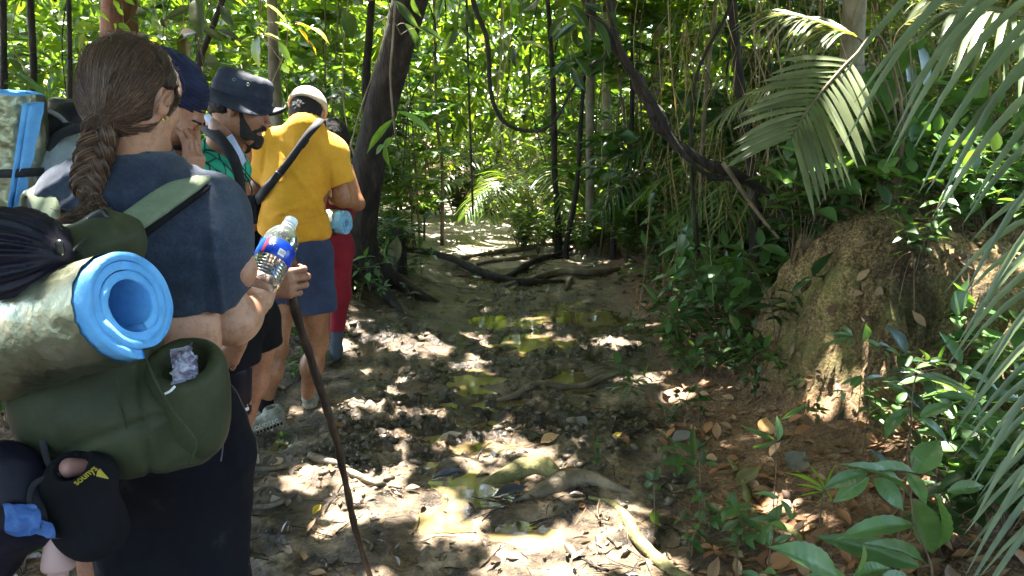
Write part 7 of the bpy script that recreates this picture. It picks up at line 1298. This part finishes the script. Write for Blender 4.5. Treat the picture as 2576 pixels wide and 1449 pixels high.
dleaf(1100, 1120, .13, .15, DRYM, 'pale leaf half sunk in the mud near the middle of the path', .28); dleaf(1240, 1262, .16, .1, LBLK, 'dark leaf lying wet on the path below the humped roots', .22); dleaf(1085, 1218, .16, .1, LBLK, 'long black leaf left of the humped roots', .16); dleaf(1540, 1110, .06, .5, LYEL, 'small ochre leaf beside the dark stick on the bank', .3); dleaf(1175, 770, .12, .2, LBLK, 'black leaf beyond the puddles', .25); dleaf(1360, 1120, .10, .4, LTAN, 'brown leaf at the edge of the sunlit mud', .3); dleaf(1480, 1075, .09, 2.6, LGREY, 'grey leaf above the bright mud patch', .36)
# seedlings of the bank, copied
def proto_seed(kind, h, L, ns, seed, mat):
    g = np.random.default_rng(seed); t = thing('seedling', '', 'seedling', (0, 0, 0), 'seedlings on the bank'); P = []; D = []; N = []; rs = []
    for i in range(ns):
        a = 6.283 * i / ns + g.uniform(-.5, .5); hh = h * g.uniform(.6, 1.1); sp = g.uniform(.2, .7) if ns > 1 else .1; e = np.array([math.cos(a) * sp * hh, math.sin(a) * sp * hh, hh]); S = [np.array([0, 0, -.01]), e * [.35, .35, .6], e]; rs.append(tube(S, [.0028, .0016], 10, 5)); q = spline(S, 20); nn = g.integers(2, 5)
        for j in range(nn):
            k = int(8 + 11 * j / max(nn - 1, 1)); ph = a + j * 1.57
            for s_ in (0, math.pi): v = np.array([math.cos(ph + s_), math.sin(ph + s_), g.uniform(-.35, .25)]); P.append(q[k]); D.append(v); N.append([g.normal() * .2, g.normal() * .2 - .2, 1])
        P.append(q[-1]); D.append(e / hh + [g.normal() * .5, g.normal() * .5, -.2]); N.append([0, -.3, 1])
    P = np.array(P); Ls = L * g.uniform(.7, 1.25, len(P)); mk('foliage', *leaves(P, np.array(D), np.array(N), Ls, Ls * .23, LS), mat, t); V, F = join(rs); mk('stem', V, F, BARK_BROWN, t); return t
prs = [proto_seed(0, .26, .095, 3, 1, LSEED), proto_seed(1, .34, .12, 4, 2, LDARK), proto_seed(2, .16, .07, 3, 3, LSEED), proto_seed(3, .42, .13, 5, 4, LSEED), proto_seed(4, .12, .055, 2, 5, LMID)]
SP = [(1730, 760, 0), (1760, 800, 1), (1790, 770, 0), (1810, 840, 3), (1850, 790, 0), (1740, 860, 0), (1780, 900, 1), (1720, 950, 2), (1830, 900, 0), (1860, 860, 3), (1890, 820, 0), (1765, 950, 0), (1850, 950, 1), (1905, 905, 2), (1700, 720, 0), (1930, 760, 1), (1960, 700, 3), (1900, 740, 0), (1870, 700, 3), (1990, 650, 1), (2010, 610, 3), (1840, 740, 1),
      (2080, 545, 3), (2120, 530, 3), (2160, 525, 1), (2200, 520, 3), (2240, 522, 3), (2290, 520, 1), (2340, 520, 3), (2390, 530, 3), (2140, 550, 0), (2260, 545, 1), (2050, 590, 3), (2440, 540, 1), (2500, 560, 3), (2330, 640, 0), (2300, 700, 1), (2540, 620, 3), (2420, 600, 0),
      (1680, 1080, 4), (1720, 1040, 4), (1570, 1030, 0), (1640, 900, 4), (1500, 1180, 4), (1760, 1060, 4), (1900, 1010, 4), (2000, 1000, 4), (1960, 950, 2), (1700, 1200, 2), (1790, 1340, 2), (1740, 1400, 4), (1870, 1380, 2), (2480, 1180, 2), (2530, 1300, 1), (2440, 1250, 0), (2200, 1080, 2), (2050, 1080, 4), (1600, 860, 4), (1660, 800, 4), (1690, 880, 2), (1620, 740, 0), (1560, 720, 4), (1660, 700, 0),
      (905, 760, 4), (960, 750, 2), (930, 735, 0), (1040, 760, 4), (900, 700, 0), (880, 680, 0), (1030, 700, 2), (1060, 690, 0), (960, 690, 0), (20, 1080, 1), (30, 980, 0), (50, 1000, 3), (20, 1430, 1), (60, 1450, 0), (310, 1440, 2), (345, 1445, 0), (720, 800, 0), (740, 860, 2), (700, 1150, 4), (750, 960, 2)]
gx_ = np.random.default_rng(77)
for _ in range(24):
    y_ = gx_.uniform(640, 980); x_ = gx_.uniform(1660 + max(0, 760 - y_) * .6, 1960 + (y_ < 760) * 60); SP.append((x_, y_, int(gx_.choice([0, 0, 1, 3, 2]))))
for x_, y_ in [(2040, 560), (2075, 545), (2110, 530), (2150, 520), (2190, 515), (2230, 515), (2270, 512), (2310, 512), (2100, 560), (2060, 600), (2350, 515), (2390, 520), (2020, 640), (2170, 535), (2250, 530), (2010, 590), (1990, 680)]: SP.append((x_, y_, -3 if _ % 2 else -1)); _ += 1
for _ in range(16): SP.append((gx_.uniform(2080, 2560), gx_.uniform(500, 600), int(gx_.choice([0, 1, 3]))))
for _ in range(14): SP.append((gx_.uniform(2350, 2570), gx_.uniform(1050, 1420), int(gx_.choice([0, 1, 3]))))
ks = [[], [], [], [], []]; used = set(); gs = np.random.default_rng(9)
for x, y, k in SP:
    big_ = k < 0; k = abs(k); p = hit(x, y); s = gs.uniform(.75, 1.2) * (1.25 if p[1] > 4.5 else 1) * (1.35 if big_ else 1)
    if k not in used: used.add(k); o = prs[k]; o.location = Vector(p.tolist()); o.scale = (s, s, s)
    else: o = dup(prs[k], p, gs.uniform(0, 6.28), s, (gs.normal() * .1, gs.normal() * .1 - .05))
    ks[k].append(o)
for k, w_ in enumerate(['three-stemmed bright seedling', 'dark-leaved seedling', 'small bright seedling', 'large many-leaved seedling', 'tiny seedling']): name_row(ks[k], w_, 'among its kind by the path')
